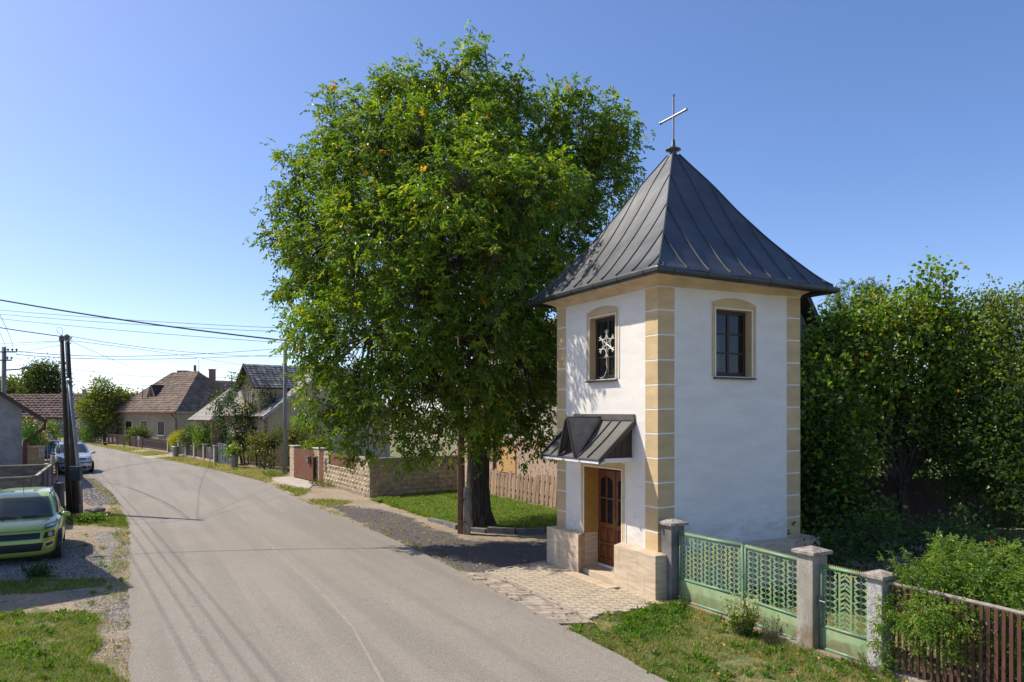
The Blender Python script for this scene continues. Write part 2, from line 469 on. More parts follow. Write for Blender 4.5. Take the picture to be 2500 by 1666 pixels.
def groundmat():
    m = bpy.data.materials.new('ground_cover'); m.use_nodes = True
    nt = m.node_tree; N = nt.nodes; L = nt.links
    b = N['Principled BSDF']; b.inputs['Roughness'].default_value = 0.97
    ge = N.new('ShaderNodeNewGeometry'); pos = ge.outputs['Position']
    at = N.new('ShaderNodeAttribute'); at.attribute_name = 'tint'
    sp = N.new('ShaderNodeSeparateColor'); L.new(at.outputs['Color'], sp.inputs[0])
    def noise(s, d=6):
        n = N.new('ShaderNodeTexNoise'); n.inputs['Scale'].default_value = s; n.inputs['Detail'].default_value = d
        L.new(pos, n.inputs['Vector']); return n.outputs[0]
    def mr(x, a, b_, c=0, d=1):
        n = N.new('ShaderNodeMapRange'); n.inputs[1].default_value = a; n.inputs[2].default_value = b_
        n.inputs[3].default_value = c; n.inputs[4].default_value = d; L.new(x, n.inputs[0]); return n.outputs[0]
    def mix(f, a, b_):
        n = N.new('ShaderNodeMix'); n.data_type = 'RGBA'; L.new(f, n.inputs[0])
        for k, c in ((6, a), (7, b_)):
            if isinstance(c, tuple): n.inputs[k].default_value = (*c, 1)
            else: L.new(c, n.inputs[k])
        return n.outputs[2]
    def math_(op, a, b_):
        n = N.new('ShaderNodeMath'); n.operation = op
        for k, c in ((0, a), (1, b_)):
            if isinstance(c, (int, float)): n.inputs[k].default_value = c
            else: L.new(c, n.inputs[k])
        return n.outputs[0]
    dirt = mix(mr(noise(0.8), 0.35, 0.65), (0.46, 0.355, 0.235), (0.33, 0.25, 0.165))
    dirt = mix(mr(noise(7, 10), 0.48, 0.62), dirt, (0.28, 0.215, 0.145))
    dirt = mix(mr(noise(34, 8), 0.46, 0.66), dirt, (0.20, 0.155, 0.11))
    vo = N.new('ShaderNodeTexVoronoi'); vo.inputs['Scale'].default_value = 26; L.new(pos, vo.inputs['Vector'])
    grav = mix(mr(vo.outputs['Distance'], 0.15, 0.75), (0.36, 0.32, 0.28), (0.11, 0.095, 0.08))
    sv = N.new('ShaderNodeSeparateColor'); L.new(vo.outputs['Color'], sv.inputs[0])
    grav = mix(mr(sv.outputs[0], 0.55, 1.0), grav, (0.43, 0.39, 0.34))
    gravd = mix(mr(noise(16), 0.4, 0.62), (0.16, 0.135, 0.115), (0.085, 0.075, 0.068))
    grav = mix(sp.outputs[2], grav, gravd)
    grass = mix(mr(noise(3.0), 0.38, 0.60), (0.12, 0.15, 0.035), (0.34, 0.265, 0.13))
    grass = mix(mr(noise(40), 0.45, 0.65), grass, (0.085, 0.095, 0.028))
    gmask = mr(math_('ADD', sp.outputs[0], math_('MULTIPLY', math_('SUBTRACT', noise(4.0, 8), 0.5), 1.3)), 0.36, 0.52)
    vmask = mr(math_('ADD', sp.outputs[1], math_('MULTIPLY', math_('SUBTRACT', noise(5.0, 8), 0.5), 1.3)), 0.35, 0.5)
    c = mix(vmask, dirt, grav); c = mix(gmask, c, grass)
    L.new(c, b.inputs['Base Color'])
    hgt = math_('ADD', noise(60, 5), math_('MULTIPLY', vmask, math_('SUBTRACT', 0.6, vo.outputs['Distance'])))
    bu = N.new('ShaderNodeBump'); bu.inputs['Distance'].default_value = 0.02; bu.inputs['Strength'].default_value = 0.9
    L.new(hgt, bu.inputs['Height']); L.new(bu.outputs[0], b.inputs['Normal'])
    return m
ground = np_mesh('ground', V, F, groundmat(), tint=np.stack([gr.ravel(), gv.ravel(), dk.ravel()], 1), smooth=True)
ground['kind'] = 'structure'

# road: one slab, slightly proud, ragged edges
def densify(pl, step=0.5, jit=0.03, seed=1):
    r = random.Random(seed); out = []
    for (x0, y0), (x1, y1) in zip(pl[:-1], pl[1:]):
        n = max(1, int(math.hypot(x1-x0, y1-y0)/step))
        for k in range(n):
            t = k/n
            out.append((x0+(x1-x0)*t, y0+(y1-y0)*t))
    out.append(pl[-1]); n = len(out)
    sm = [tuple(sum(out[min(max(i+k, 0), n-1)][c] for k in range(-6, 7))/13 for c in (0, 1)) for i in range(n)]
    return [(x+r.uniform(-jit, jit), y) for x, y in sm]
RRD = densify(ROADR, 0.35, 0.03, 1); RLD = densify(ROADL, 0.35, 0.05, 2)
def resample(pl, n):
    d = [0]
    for a, b in zip(pl[:-1], pl[1:]): d.append(d[-1]+math.hypot(b[0]-a[0], b[1]-a[1]))
    out = []
    t = np.linspace(0, d[-1], n)
    return np.stack([np.interp(t, d, [p[0] for p in pl]), np.interp(t, d, [p[1] for p in pl])], 1)
A = resample(RRD, 420); B = resample(RLD, 420)
NC = 12
vv = []; 
for k in range(NC+1):
    t = k/NC
    p = A*(1-t)+B*t
    z = ZR+0.035*(1-(2*t-1)**2)
    vv.append(np.column_stack([p, np.full(len(p), z)]))
vv = [np.column_stack([A, np.full(len(A), -0.03)])]+vv+[np.column_stack([B, np.full(len(B), -0.03)])]
RV = np.concatenate(vv); n0 = len(A); RF = []
for k in range(len(vv)-1):
    a = np.arange(n0-1)+k*n0
    RF.append(np.stack([a, a+n0, a+n0+1, a+1], 1))
RF = np.concatenate(RF)
def asphalt():
    m = bpy.data.materials.new('old_asphalt'); MATS['old_asphalt'] = m; m.use_nodes = True
    nt = m.node_tree; N = nt.nodes; L = nt.links
    b = N['Principled BSDF']; b.inputs['Roughness'].default_value = 0.88
    ge = N.new('ShaderNodeNewGeometry'); pos = ge.outputs['Position']
    def noise(s, d=6, st=None, rot=0, rg=.5):
        n = N.new('ShaderNodeTexNoise'); n.inputs['Scale'].default_value = s; n.inputs['Detail'].default_value = d; n.inputs['Roughness'].default_value = rg
        if st:
            m0 = N.new('ShaderNodeMapping'); m0.inputs['Rotation'].default_value = (0, 0, rot); L.new(pos, m0.inputs[0]); mp = N.new('ShaderNodeMapping'); mp.inputs['Scale'].default_value = st; L.new(m0.outputs[0], mp.inputs[0]); L.new(mp.outputs[0], n.inputs['Vector'])
        else: L.new(pos, n.inputs['Vector'])
        return n.outputs[0]
    def mr(x, a, b_, c=0, d=1):
        n = N.new('ShaderNodeMapRange'); n.inputs[1].default_value = a; n.inputs[2].default_value = b_
        n.inputs[3].default_value = c; n.inputs[4].default_value = d; L.new(x, n.inputs[0]); return n.outputs[0]
    def mix(f, a, b_, k=1.0):
        n = N.new('ShaderNodeMix'); n.data_type = 'RGBA'
        mu = N.new('ShaderNodeMath'); mu.operation = 'MULTIPLY'; mu.inputs[1].default_value = k; L.new(f, mu.inputs[0]); L.new(mu.outputs[0], n.inputs[0])
        for q, c in ((6, a), (7, b_)):
            if isinstance(c, tuple): n.inputs[q].default_value = (*c, 1)
            else: L.new(c, n.inputs[q])
        return n.outputs[2]
    c = mix(mr(noise(0.35, 5), .35, .65), (0.315, 0.275, 0.222), (0.272, 0.236, 0.190))
    c = mix(mr(noise(1.0, 6, (1.7, .07, 1), -.50), .46, .60), c, (0.215, 0.186, 0.150), .75)     # long wheel-polished streaks
    c = mix(mr(noise(2.6, 9, None, 0, .7), .56, .66), c, (0.20, 0.17, 0.132), .5)                # stains
    c = mix(mr(noise(17, 4, None, 0, .7), .46, .60), c, (0.20, 0.172, 0.138), .38)
    c = mix(mr(noise(52, 3, None, 0, .7), .47, .60), c, (0.15, 0.13, 0.105), .62)                              # aggregate
    c = mix(mr(noise(75, 3, (1, 1, 1), 1.0), .57, .66), c, (0.52, 0.46, 0.38), .7)
    vo = N.new('ShaderNodeTexVoronoi'); vo.feature = 'DISTANCE_TO_EDGE'; vo.inputs['Scale'].default_value = .42
    nz = N.new('ShaderNodeTexNoise'); nz.inputs['Scale'].default_value = 1.7; nz.inputs['Detail'].default_value = 8; L.new(pos, nz.inputs['Vector'])
    va = N.new('ShaderNodeVectorMath'); va.operation = 'MULTIPLY_ADD'; va.inputs[1].default_value = (1.1, 1.1, 0); L.new(nz.outputs['Color'], va.inputs[0]); L.new(pos, va.inputs[2]); L.new(va.outputs[0], vo.inputs['Vector'])
    crack = mr(vo.outputs[0], 0.0, .006, 1, 0)
    mk = mr(noise(.3, 3), .53, .58)
    mm = N.new('ShaderNodeMath'); mm.operation = 'MULTIPLY'; L.new(crack, mm.inputs[0]); L.new(mk, mm.inputs[1])
    c = mix(mm.outputs[0], c, (0.13, 0.11, 0.09), .6)
    L.new(c, b.inputs['Base Color'])
    bu = N.new('ShaderNodeBump'); bu.inputs['Distance'].default_value = .006; L.new(noise(70, 4), bu.inputs['Height']); L.new(bu.outputs[0], b.inputs['Normal'])
    return m
ASPH = asphalt()
road = np_mesh('road', RV, RF, ASPH); road['kind'] = 'structure'
JUNC = [(-33.4, 52.5), (-29.8, 58.0), (-37.8, 68.4), (-44.7, 77.3), (-46.5, 80.5), (-51.5, 81.5), (-47, 84.3), (-34, 86), (-18, 90), (-10, 96), (-34, 92.8), (-60, 90.5), (-110, 90), (-110, 76), (-70, 69), (-48, 60)]
mb = MB(); mb.poly([(x, y, ZR-0.004) for x, y in JUNC]); jr = mb.build('junction_road', ASPH); jr['kind'] = 'structure'
# pale worn seam along the asphalt
seam = resample([tuple(G(530, 1218)[:2]), tuple(G(590, 1268)[:2]), tuple(G(680, 1360)[:2]), tuple(G(770, 1440)[:2]), tuple(G(860, 1540)[:2]), tuple(G(935, 1680)[:2])], 80)
rs = random.Random(3)
def road_z(x, y):
    # crown of the slab at this point
    i = int(np.argmin((A[:, 1]-y)**2)); j = int(np.argmin((B[:, 1]-y)**2))
    t = min(max((A[i, 0]-x)/(A[i, 0]-B[j, 0]), 0), 1)
    return ZR+0.035*(1-(2*t-1)**2)
SEAM = mat('worn_asphalt_seam', (0.335, 0.29, 0.23), (0.285, 0.245, 0.19), scale=8, rough=0.9, fine=0.2, fscale=90)
mb = MB()
for k in range(79):
    a, b_ = seam[k], seam[k+1]
    ja, jb = rs.uniform(0.012, 0.03), rs.uniform(0.012, 0.03)
    za, zb = road_z(*a)+0.004, road_z(*b_)+0.004
    if rs.random() < 0.93: mb.poly([(a[0]-ja, a[1], za), (a[0]+ja, a[1], za), (b_[0]+jb, b_[1], zb), (b_[0]-jb, b_[1], zb)])
o = mb.build('road_seam', SEAM); o['kind'] = 'structure'

# ------------------------------------------------------------------ paved apron before the chapel: separate interlocking pavers
PAVE = mat('concrete_paver', (0.47, 0.385, 0.275), (0.41, 0.335, 0.24), scale=2, rough=0.95, bump=0.003, bscale=80, rnd=0.06, fine=0.10, fscale=70)
JOINT = mat('sandy_joint', (0.085, 0.068, 0.048), rough=1.0)
apron = thing('paved_apron', None, None, TW(1.5, -1.1, 0)); apron['kind'] = 'structure'
mb = MB(TW)
mb.prism([(-0.54, -1.92, -0.02), (3.24, -1.94, -0.02), (3.60, -0.2, -0.02), (-0.36, -0.25, -0.02)], [(-0.54, -1.92, 0.022), (3.24, -1.94, 0.022), (3.60, -0.2, 0.022), (-0.36, -0.25, 0.022)])
mb.build('bed', JOINT, apron)
pw, ph = 0.205, 0.165
def paver_mesh(seed):
    r = random.Random(seed); m_ = MB()
    w, h, k = pw/2-0.0085, ph/2-0.0095, 0.024
    pr = [(-w, -h), (-w*0.45, -h), (-w*0.2, -h+k), (w*0.2, -h+k), (w*0.45, -h), (w, -h), (w-k*0.6, 0), (w, h), (w*0.45, h), (w*0.2, h+k), (-w*0.2, h+k), (-w*0.45, h), (-w, h), (-w-k*0.6, 0)]
    t = [(x*0.95, y*0.95, 0.05+r.uniform(-0.0015, 0.0015)) for x, y in pr]
    s_ = [(x, y, 0.046) for x, y in pr]; bt = [(x, y, 0.0) for x, y in pr]
    i = m_.pts(bt+s_+t); n = len(pr)
    for a in (0, n):
        for q in range(n):
            q2 = (q+1) % n; m_.f.append((i+a+q, i+a+q2, i+a+n+q2, i+a+n+q))
    m_.f.append(tuple(i+2*n+q for q in range(n)))
    me = bpy.data.meshes.new('paver'); me.from_pydata(m_.v, [], m_.f); me.materials.append(PAVE); return me
PME = [paver_mesh(i) for i in range(4)]
rp = random.Random(11)
ang = math.atan2(TU[1], TU[0])
npv = 0
row = 0
u0 = -0.62
Minv = ROOT[apron.name].inverted()
pol = [(-0.62, -1.92), (3.28, -1.94), (3.60, -0.31), (-0.42, -0.31)]
for iv in range(10):
    v = -1.84+iv*ph
    for iu in range(-1, 23):
        u = -0.55+iu*pw+(0.5*pw if iv % 2 else 0)
        if not pip(np.array([u]), np.array([v]), [(-0.66, -1.95), (3.26, -1.95), (3.62, -0.2), (-0.50, -0.2)])[0]: continue
        if v > -0.50 and 0.75 < u < 2.45: continue
        o = link('paver', rp.choice(PME), apron)
        p = Minv @ TW(u, v, rp.uniform(-0.002, 0.003))
        o.location = p; o.rotation_euler = (rp.uniform(-.008, .008), rp.uniform(-.008, .008), ang+rp.uniform(-.01, .01))
        npv += 1
KERB = mat('kerb_concrete', (0.40, 0.33, 0.26), (0.25, 0.21, 0.17), scale=8, rough=0.95, bump=0.004, bscale=60, rnd=0.1, fine=0.15, fscale=60)
for k in range(4):
    mb = MB(TW); a = -0.72+k*1.0
    mb.box((a+0.006, a+0.994), (-2.01, -1.945), (-0.02, 0.058)); mb.build('kerb_stone', KERB, apron, bevel=0.006)
for k in range(2):
    mb = MB(TW)
    b0 = -1.93+k*0.9
    f0 = lambda b: 3.31+(b+1.94)*0.2
    mb.hexa([(f0(b0)-.02, b0, -.02), (f0(b0)+.03, b0, -.02), (f0(b0+.89)+.03, b0+.89, -.02), (f0(b0+.89)-.02, b0+.89, -.02),
             (f0(b0)-.02, b0, .055), (f0(b0)+.03, b0, .055), (f0(b0+.89)+.03, b0+.89, .055), (f0(b0+.89)-.02, b0+.89, .055)])
    mb.build('kerb_stone', KERB, apron, bevel=0.005)
mb = MB(TW); mb.box((0.80, 2.42), (-0.56, -0.305), (0.0, 0.062)); mb.build('entry_slab', TRAV, apron, bevel=0.004)

# strip of old cracked concrete between kerb and road
STRIP = mat('cracked_concrete', (0.43, 0.355, 0.275), (0.24, 0.195, 0.15), scale=3.2, rough=0.97, bump=0.02, bscale=14, fine=0.16, fscale=50, detail=10, lo=0.42, hi=0.62)
r_ = random.Random(5)
edge = resample([(0.75, 11.78), (-0.03, 13.45), (-0.82, 15.05), (-1.12, 15.62)], 22)
inn = [TW(u, -2.02, 0)[:2] for u in np.linspace(-0.9, 3.35, 22)]
mb = MB()
for j in range(21):
    for (ta, tb) in ((0.0, 0.45), (0.45, 1.0)):
        q = []
        for (jj, t) in ((j, ta), (j+1, ta), (j+1, tb), (j, tb)):
            x = edge[jj][0]*(1-t)+inn[jj][0]*t; y = edge[jj][1]*(1-t)+inn[jj][1]*t
            q.append((x+0.02*math.sin(jj*7.3+t*9), y+0.02*math.cos(jj*5.1+t*4)))
        z = 0.032+r_.uniform(-0.006, 0.008)
        c = (sum(p[0] for p in q)/4, sum(p[1] for p in q)/4)
        q2 = [(c[0]+(p[0]-c[0])*0.975, c[1]+(p[1]-c[1])*0.975) for p in q]
        mb.prism([(x, y, -0.03) for x, y in q2], [(x, y, z+r_.uniform(-.004, .004)) for x, y in q2])
o = mb.build('broken_concrete_edge', STRIP); o['kind'] = 'structure'
# ------------------------------------------------------------------ the chapel tower
WU, WV = 3.575, 3.764
SK = 0.014                                   # its courses climb a little along the gate side
tower = thing('chapel_tower', 'small white chapel tower with ochre corner blocks and dark pointed metal roof', 'chapel', TW(WU/2, WV/2, 0))
def wall_grid(mb, plane, a_rng, z_rng, holes, thick):
    "wall in local plane(a, d, z); d>0 is inwards; holes (a0,a1,z0,z1)"
    As = sorted({a_rng[0], a_rng[1], *[h[0] for h in holes], *[h[1] for h in holes]})
    Zs = sorted({z_rng[0], z_rng[1], *[h[2] for h in holes], *[h[3] for h in holes]})
    for a0, a1 in zip(As[:-1], As[1:]):
        for z0, z1 in zip(Zs[:-1], Zs[1:]):
            ca, cz = (a0+a1)/2, (z0+z1)/2
            if any(h[0] < ca < h[1] and h[2] < cz < h[3] for h in holes): continue
            mb.poly([plane(a0, 0, z0), plane(a1, 0, z0), plane(a1, 0, z1), plane(a0, 0, z1)])
            mb.poly([plane(a0, thick, z0), plane(a0, thick, z1), plane(a1, thick, z1), plane(a1, thick, z0)])
    for a0, a1, z0, z1 in holes:
        mb.poly([plane(a0, 0, z0), plane(a0, 0, z1), plane(a0, thick, z1), plane(a0, thick, z0)])
        mb.poly([plane(a1, 0, z0), plane(a1, thick, z0), plane(a1, thick, z1), plane(a1, 0, z1)])
        mb.poly([plane(a0, 0, z1), plane(a1, 0, z1), plane(a1, thick, z1), plane(a0, thick, z1)])
        mb.poly([plane(a0, 0, z0), plane(a0, thick, z0), plane(a1, thick, z0), plane(a1, 0, z0)])
FA = lambda a, d, z: TW(a, d, z)             # street front: a = u, inwards = v
FB = lambda a, d, z: TW(d, a, z)             # gate side: a = v, inwards = u
ZT = 5.95
wz = lambda v: SK*v
mb = MB(); wall_grid(mb, FA, (0, WU), (0, ZT), [(1.122, 2.464, 0.12, 2.28), (1.329, 2.254, 4.13, 5.43)], 0.40); mb.build('street_wall', WHITE, tower)
mb = MB(); wall_grid(mb, FB, (0.0, WV), (0, ZT), [(1.424, 2.379, 4.15, 5.47)], 0.40)
mb.build('gate_side_wall', WHITE, tower)
mb = MB(); wall_grid(mb, lambda a, d, z: TW(WU-d, a, z), (0, WV), (0, ZT), [], 0.40); mb.build('rear_wall', WHITE, tower)
mb = MB(); wall_grid(mb, lambda a, d, z: TW(a, WV-d, z), (0, WU), (0, ZT), [(1.75, 2.35, 4.45, 5.35)], 0.40); mb.build('rear_wall', WHITE, tower)
DKIN = mat('dim_interior', (0.10, 0.095, 0.085), rough=1)
mb = MB(TW); mb.box((0.41, WU-0.41), (0.41, WV-0.41), (2.6, 2.66)); mb.build('floor', DKIN, tower)
mb = MB(TW); mb.tube([(0.7, 0.9, 3.6), (2.9, 3.1, 5.6)], 0.07, 4); mb.build('brace', DKWOOD, tower)

def slab_poly(plane, outline, d0, d1, name, m_, parent, inner=None):
    "flat raised shape on a wall, outline list of (a,z)"
    mb = MB(); n = len(outline)
    mb.prism([plane(a, d0, z) for a, z in outline], [plane(a, d1, z) for a, z in outline])
    return mb.build(name, m_, parent)
def surround(plane, a0, a1, zb, zt, w, zs, zp, parent, reveal, m_, mr_, sill=True):
    "ochre band round an opening with white edge lines and a segmental head"
    am = (a0+a1)/2; hw = (a1-a0)/2+w
    def arch(off, n=14):
        out = []
        for k in range(n+1):
            t = -1+2*k/n
            out.append((am+(hw+off)*t, zs+off*0.6+(zp-zs)*(1-t*t)))
        return out
    mb = MB(); hi = arch(0.0)
    def ring(outer, innr, d0, d1):
        for (p, q), (r1, s1) in zip(zip(outer[:-1], outer[1:]), zip(innr[:-1], innr[1:])):
            mb.hexa([plane(p[0], d0, p[1]), plane(q[0], d0, q[1]), plane(s1[0], d0, s1[1]), plane(r1[0], d0, r1[1]),
                     plane(p[0], d1, p[1]), plane(q[0], d1, q[1]), plane(s1[0], d1, s1[1]), plane(r1[0], d1, r1[1])])
    outer = [(am-hw, zb), *hi, (am+hw, zb)]
    n = len(hi)
    inner = [(a0, zb)]+[(a0+(a1-a0)*k/(n-1), zt) for k in range(n)]+[(a1, zb)]
    ring(outer, inner, 0.02, -0.010)
    band = mb.build('surround', m_, parent)
    mb = MB()
    o2 = [(am-hw-0.025, zb)]+arch(0.025)+[(am+hw+0.025, zb)]
    ring(o2, outer, 0.02, -0.014)
    i2 = [(a0+0.03, zb)]+[(a0+0.03+(a1-a0-0.06)*k/(n-1), zt-0.03) for k in range(n)]+[(a1-0.03, zb)]
    i1 = [(a0-0.002, zb)]+[(a0-0.002+(a1-a0+0.004)*k/(n-1), zt+0.002) for k in range(n)]+[(a1+0.002, zb)]
    mb.build('edge_line', LINEW, parent)
    mb = MB(); e = 0.026
    mb.hexa([plane(*p) for p in ((a0-e, 0.0, zb), (a0, 0.0, zb), (a0, 0.0, zt), (a0-e, 0.0, zt+e), (a0-e, -0.016, zb), (a0, -0.016, zb), (a0, -0.016, zt), (a0-e, -0.016, zt+e))])
    mb.hexa([plane(*p) for p in ((a1, 0.0, zb), (a1+e, 0.0, zb), (a1+e, 0.0, zt+e), (a1, 0.0, zt), (a1, -0.016, zb), (a1+e, -0.016, zb), (a1+e, -0.016, zt+e), (a1, -0.016, zt))])
    mb.hexa([plane(*p) for p in ((a0, 0.0, zt), (a1, 0.0, zt), (a1+e, 0.0, zt+e), (a0-e, 0.0, zt+e), (a0, -0.016, zt), (a1, -0.016, zt), (a1+e, -0.016, zt+e), (a0-e, -0.016, zt+e))])
    mb.build('edge_line', LINEW, parent)
    mb = MB(); t = 0.006
    mb.hexa([plane(*p) for p in ((a0+.001, -.004, zb), (a0+t, -.004, zb), (a0+t, reveal, zb), (a0+.001, reveal, zb), (a0+.001, -.004, zt), (a0+t, -.004, zt-t), (a0+t, reveal, zt-t), (a0+.001, reveal, zt))])
    mb.hexa([plane(*p) for p in ((a1-t, -.004, zb), (a1-.001, -.004, zb), (a1-.001, reveal, zb), (a1-t, reveal, zb), (a1-t, -.004, zt-t), (a1-.001, -.004, zt), (a1-.001, reveal, zt), (a1-t, reveal, zt-t))])
    mb.hexa([plane(*p) for p in ((a0+t, -.004, zt-t), (a1-t, -.004, zt-t), (a1-t, reveal, zt-t), (a0+t, reveal, zt-t), (a0+.001, -.004, zt-.001), (a1-.001, -.004, zt-.001), (a1-.001, reveal, zt-.001), (a0+.001, reveal, zt-.001))])
    mb.build('reveal', mr_, parent)
    return band

def window(plane, a0, a1, z0, z1, d, parent, nrow=3):
    fr = MB()
    def bx(mb, a, dd, z):
        mb.hexa([plane(a[0], dd[0], z[0]), plane(a[1], dd[0], z[0]), plane(a[1], dd[1], z[0]), plane(a[0], dd[1], z[0]),
                 plane(a[0], dd[0], z[1]), plane(a[1], dd[0], z[1]), plane(a[1], dd[1], z[1]), plane(a[0], dd[1], z[1])])
    w = 0.07
    bx(fr, (a0, a0+w), (d, d+.06), (z0, z1)); bx(fr, (a1-w, a1), (d, d+.06), (z0, z1))
    bx(fr, (a0+w, a1-w), (d, d+.06), (z1-w, z1)); bx(fr, (a0+w, a1-w), (d, d+.06), (z0, z0+w))
    f = fr.build('window', DKWOOD, parent)
    am = (a0+a1)/2
    mt = MB(); bx(mt, (am-.03, am+.03), (d+.004, d+.05), (z0+w, z1-w)); mt.build('mullion', DKWOOD, f)
    hz = (z1-z0-2*w)/nrow
    for k in range(1, nrow):
        for s0, s1 in ((a0+w, am-.03), (am+.03, a1-w)):
            mb = MB(); bx(mb, (s0, s1), (d+.008, d+.045), (z0+w+hz*k-.018, z0+w+hz*k+.018)); mb.build('glazing_bar', DKWOOD, f)
    for s0, s1 in ((a0+w, am-.03), (am+.03, a1-w)):
        for k in range(nrow):
            mb = MB(); bx(mb, (s0, s1), (d+.024, d+.028), (z0+w+hz*k+(.018 if k else 0), z0+w+hz*(k+1)-(.018 if k < nrow-1 else 0))); mb.build('pane', GLASS, f)
    return f
surround(FA, 1.329, 2.254, 4.13, 5.43, 0.112, 5.553, 5.645, tower, 0.16, OCHRE, OCHRE)
window(FA, 1.338, 2.245, 4.15, 5.42, 0.14, tower)
surround(FB, 1.424, 2.379, 4.15, 5.47, 0.12, 5.585, 5.70, tower, 0.17, OCHRE, OCHRE)
window(FB, 1.433, 2.370, 4.17, 5.46, 0.15, tower)
for plane, a0, a1, z in ((FA, 1.26, 2.32, 4.10), (FB, 1.36, 2.44, 4.12)):
    mb = MB(); mb.hexa([plane(a0, 0.14, z+.0), plane(a1, 0.14, z+.0), plane(a1, -0.09, z-.03), plane(a0, -0.09, z-.03),
                        plane(a0, 0.14, z+.035), plane(a1, 0.14, z+.035), plane(a1, -0.09, z+.0), plane(a0, -0.09, z+.0)])
    mb.build('window_sill', GUTTER, tower, bevel=0.004)
# door surround and recess
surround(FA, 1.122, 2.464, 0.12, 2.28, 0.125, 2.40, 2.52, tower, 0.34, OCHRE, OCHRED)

# travertine plinth with a gap for the door
def plinth_piece(pts, name='plinth'):
    mb = MB(TW); mb.prism([(u, v, 0.0) for u, v in pts], [(u, v, 0.845) for u, v in pts])
    o = mb.build(name, TRAV, tower, bevel=0.006); fix_normals(o); return o
plinth_piece([(3.56, -0.30), (3.56, -0.006), (2.466, -0.006), (2.466, 0.335), (2.446, 0.335), (2.446, -0.006), (2.248, -0.30)])
plinth_piece([(0.969, -0.30), (1.140, -0.006), (1.140, 0.335), (1.120, 0.335), (1.120, -0.006), (-0.30, -0.006), (-0.30, -0.30)])
mb = MB(TW); mb.box((-0.30, -0.006), (-0.006, 4.04), (0, 0.841)); mb.build('plinth', TRAV, tower, bevel=0.006)
mb = MB(TW); mb.box((0.0, 3.56), (WV+0.005, 4.05), (0, 0.84)); mb.build('plinth', TRAV, tower)
# fine joints of the plinth cladding
SLOT = mat('cladding_joint', (0.25, 0.19, 0.13), rough=1)
for (u, z0, z1) in ((0.80, .43, .845), (0.52, .0, .43), (0.24, .43, .845), (0.02, 0, .43), (2.62, .43, .845), (3.0, 0, .43), (3.2, .43, .845)):
    mb = MB(TW); mb.box((u-.0015, u+.0015), (-.3015, -.296), (z0, z1-.003)); mb.build('joint', SLOT, tower)
mb = MB(TW); mb.box((1.145, 2.443), (-0.14, 0.36), (0.0, 0.13)); mb.build('door_step', TRAV, tower, bevel=0.006)
mb = MB(TW); mb.box((1.145, 2.443), (-0.147, -0.141), (0.0, 0.115)); mb.build('step_riser', CORN, tower)
mb = MB(TW); mb.box((1.15, 2.44), (0.325, 0.43), (0.131, 0.175)); mb.build('threshold', LINEW, tower)

# double door
def door_leaf(u0, u1, side):
    d = 0.345; zb, zt = 0.18, 2.205
    f = MB(TW); st = 0.085
    f.box((u0, u0+st), (d, d+.05), (zb, zt)); f.box((u1-st, u1), (d, d+.05), (zb, zt))
    f.box((u0+st, u1-st), (d, d+.05), (zt-0.13, zt)); f.box((u0+st, u1-st), (d, d+.05), (zb, zb+.12))
    um = (u0+u1)/2; rails = [0.30, 0.66, 1.0, 1.46, 2.075]
    f.box((u0+st, u1-st), (d+.002, d+.05), (0.60, 0.66)); f.box((u0+st, u1-st), (d+.002, d+.05), (0.97, 1.07))
    f.box((u0+st, u1-st), (d+.002, d+.05), (1.58, 1.62))
    for z0, z1 in ((0.30, 0.60), (0.66, 0.97), (1.07, 1.58), (1.62, 2.075)): f.box((um-.022, um+.022), (d+.003, d+.05), (z0, z1))
    leaf = f.build('door', DOORW, tower, bevel=0.004)
    for a0, a1 in ((u0+st, um-.022), (um+.022, u1-st)):
        for z0, z1 in ((0.30, 0.60), (0.66, 0.97)):
            mb = MB(TW)
            mb.box((a0, a1), (d+.03, d+.045), (z0, z1))
            mb.hexa([(a0+.03, d+.016, z0+.03), (a1-.03, d+.016, z0+.03), (a1-.012, d+.03, z0+.012), (a0+.012, d+.03, z0+.012),
                     (a0+.03, d+.016, z1-.03), (a1-.03, d+.016, z1-.03), (a1-.012, d+.03, z1-.012), (a0+.012, d+.03, z1-.012)])
            mb.build('door_panel', DOORW, leaf)
        for z0, z1, ar in ((1.07, 1.58, 0), (1.62, 2.075, 1)):
            mb = MB(TW); mb.box((a0, a1), (d+.028, d+.032), (z0, z1)); mb.build('pane', GLASSD, leaf)
            if ar:
                mb = MB(TW); c = a1 if a0 < um-.1 else a0
                pts = [(a0, z1)]+[(a0+(a1-a0)*k/6, z1-.085*abs((a0+(a1-a0)*k/6-um)/(u1-um-st))**1.6-.006) for k in range(7)]+[(a1, z1)]
                mb.prism([(a, d+.003, z) for a, z in pts], [(a, d+.045, z) for a, z in pts]); mb.build('arched_head', DOORW, leaf)
    return leaf
L1 = door_leaf(1.825, 2.455, 1)
L2 = door_leaf(1.135, 1.805, 0)
mb = MB(TW); mb.box((1.80, 1.83), (0.33, 0.35), (0.18, 2.2)); mb.build('cover_strip', DOORW, tower)
mb = MB(TW); mb.box((1.772, 1.797), (0.338, 0.345), (0.98, 1.20)); mb.tube([(1.785, 0.33, 1.12), (1.785, 0.30, 1.12), (1.70, 0.30, 1.115)], 0.009, 6)
mb.build('door_handle', BRASS, L2)

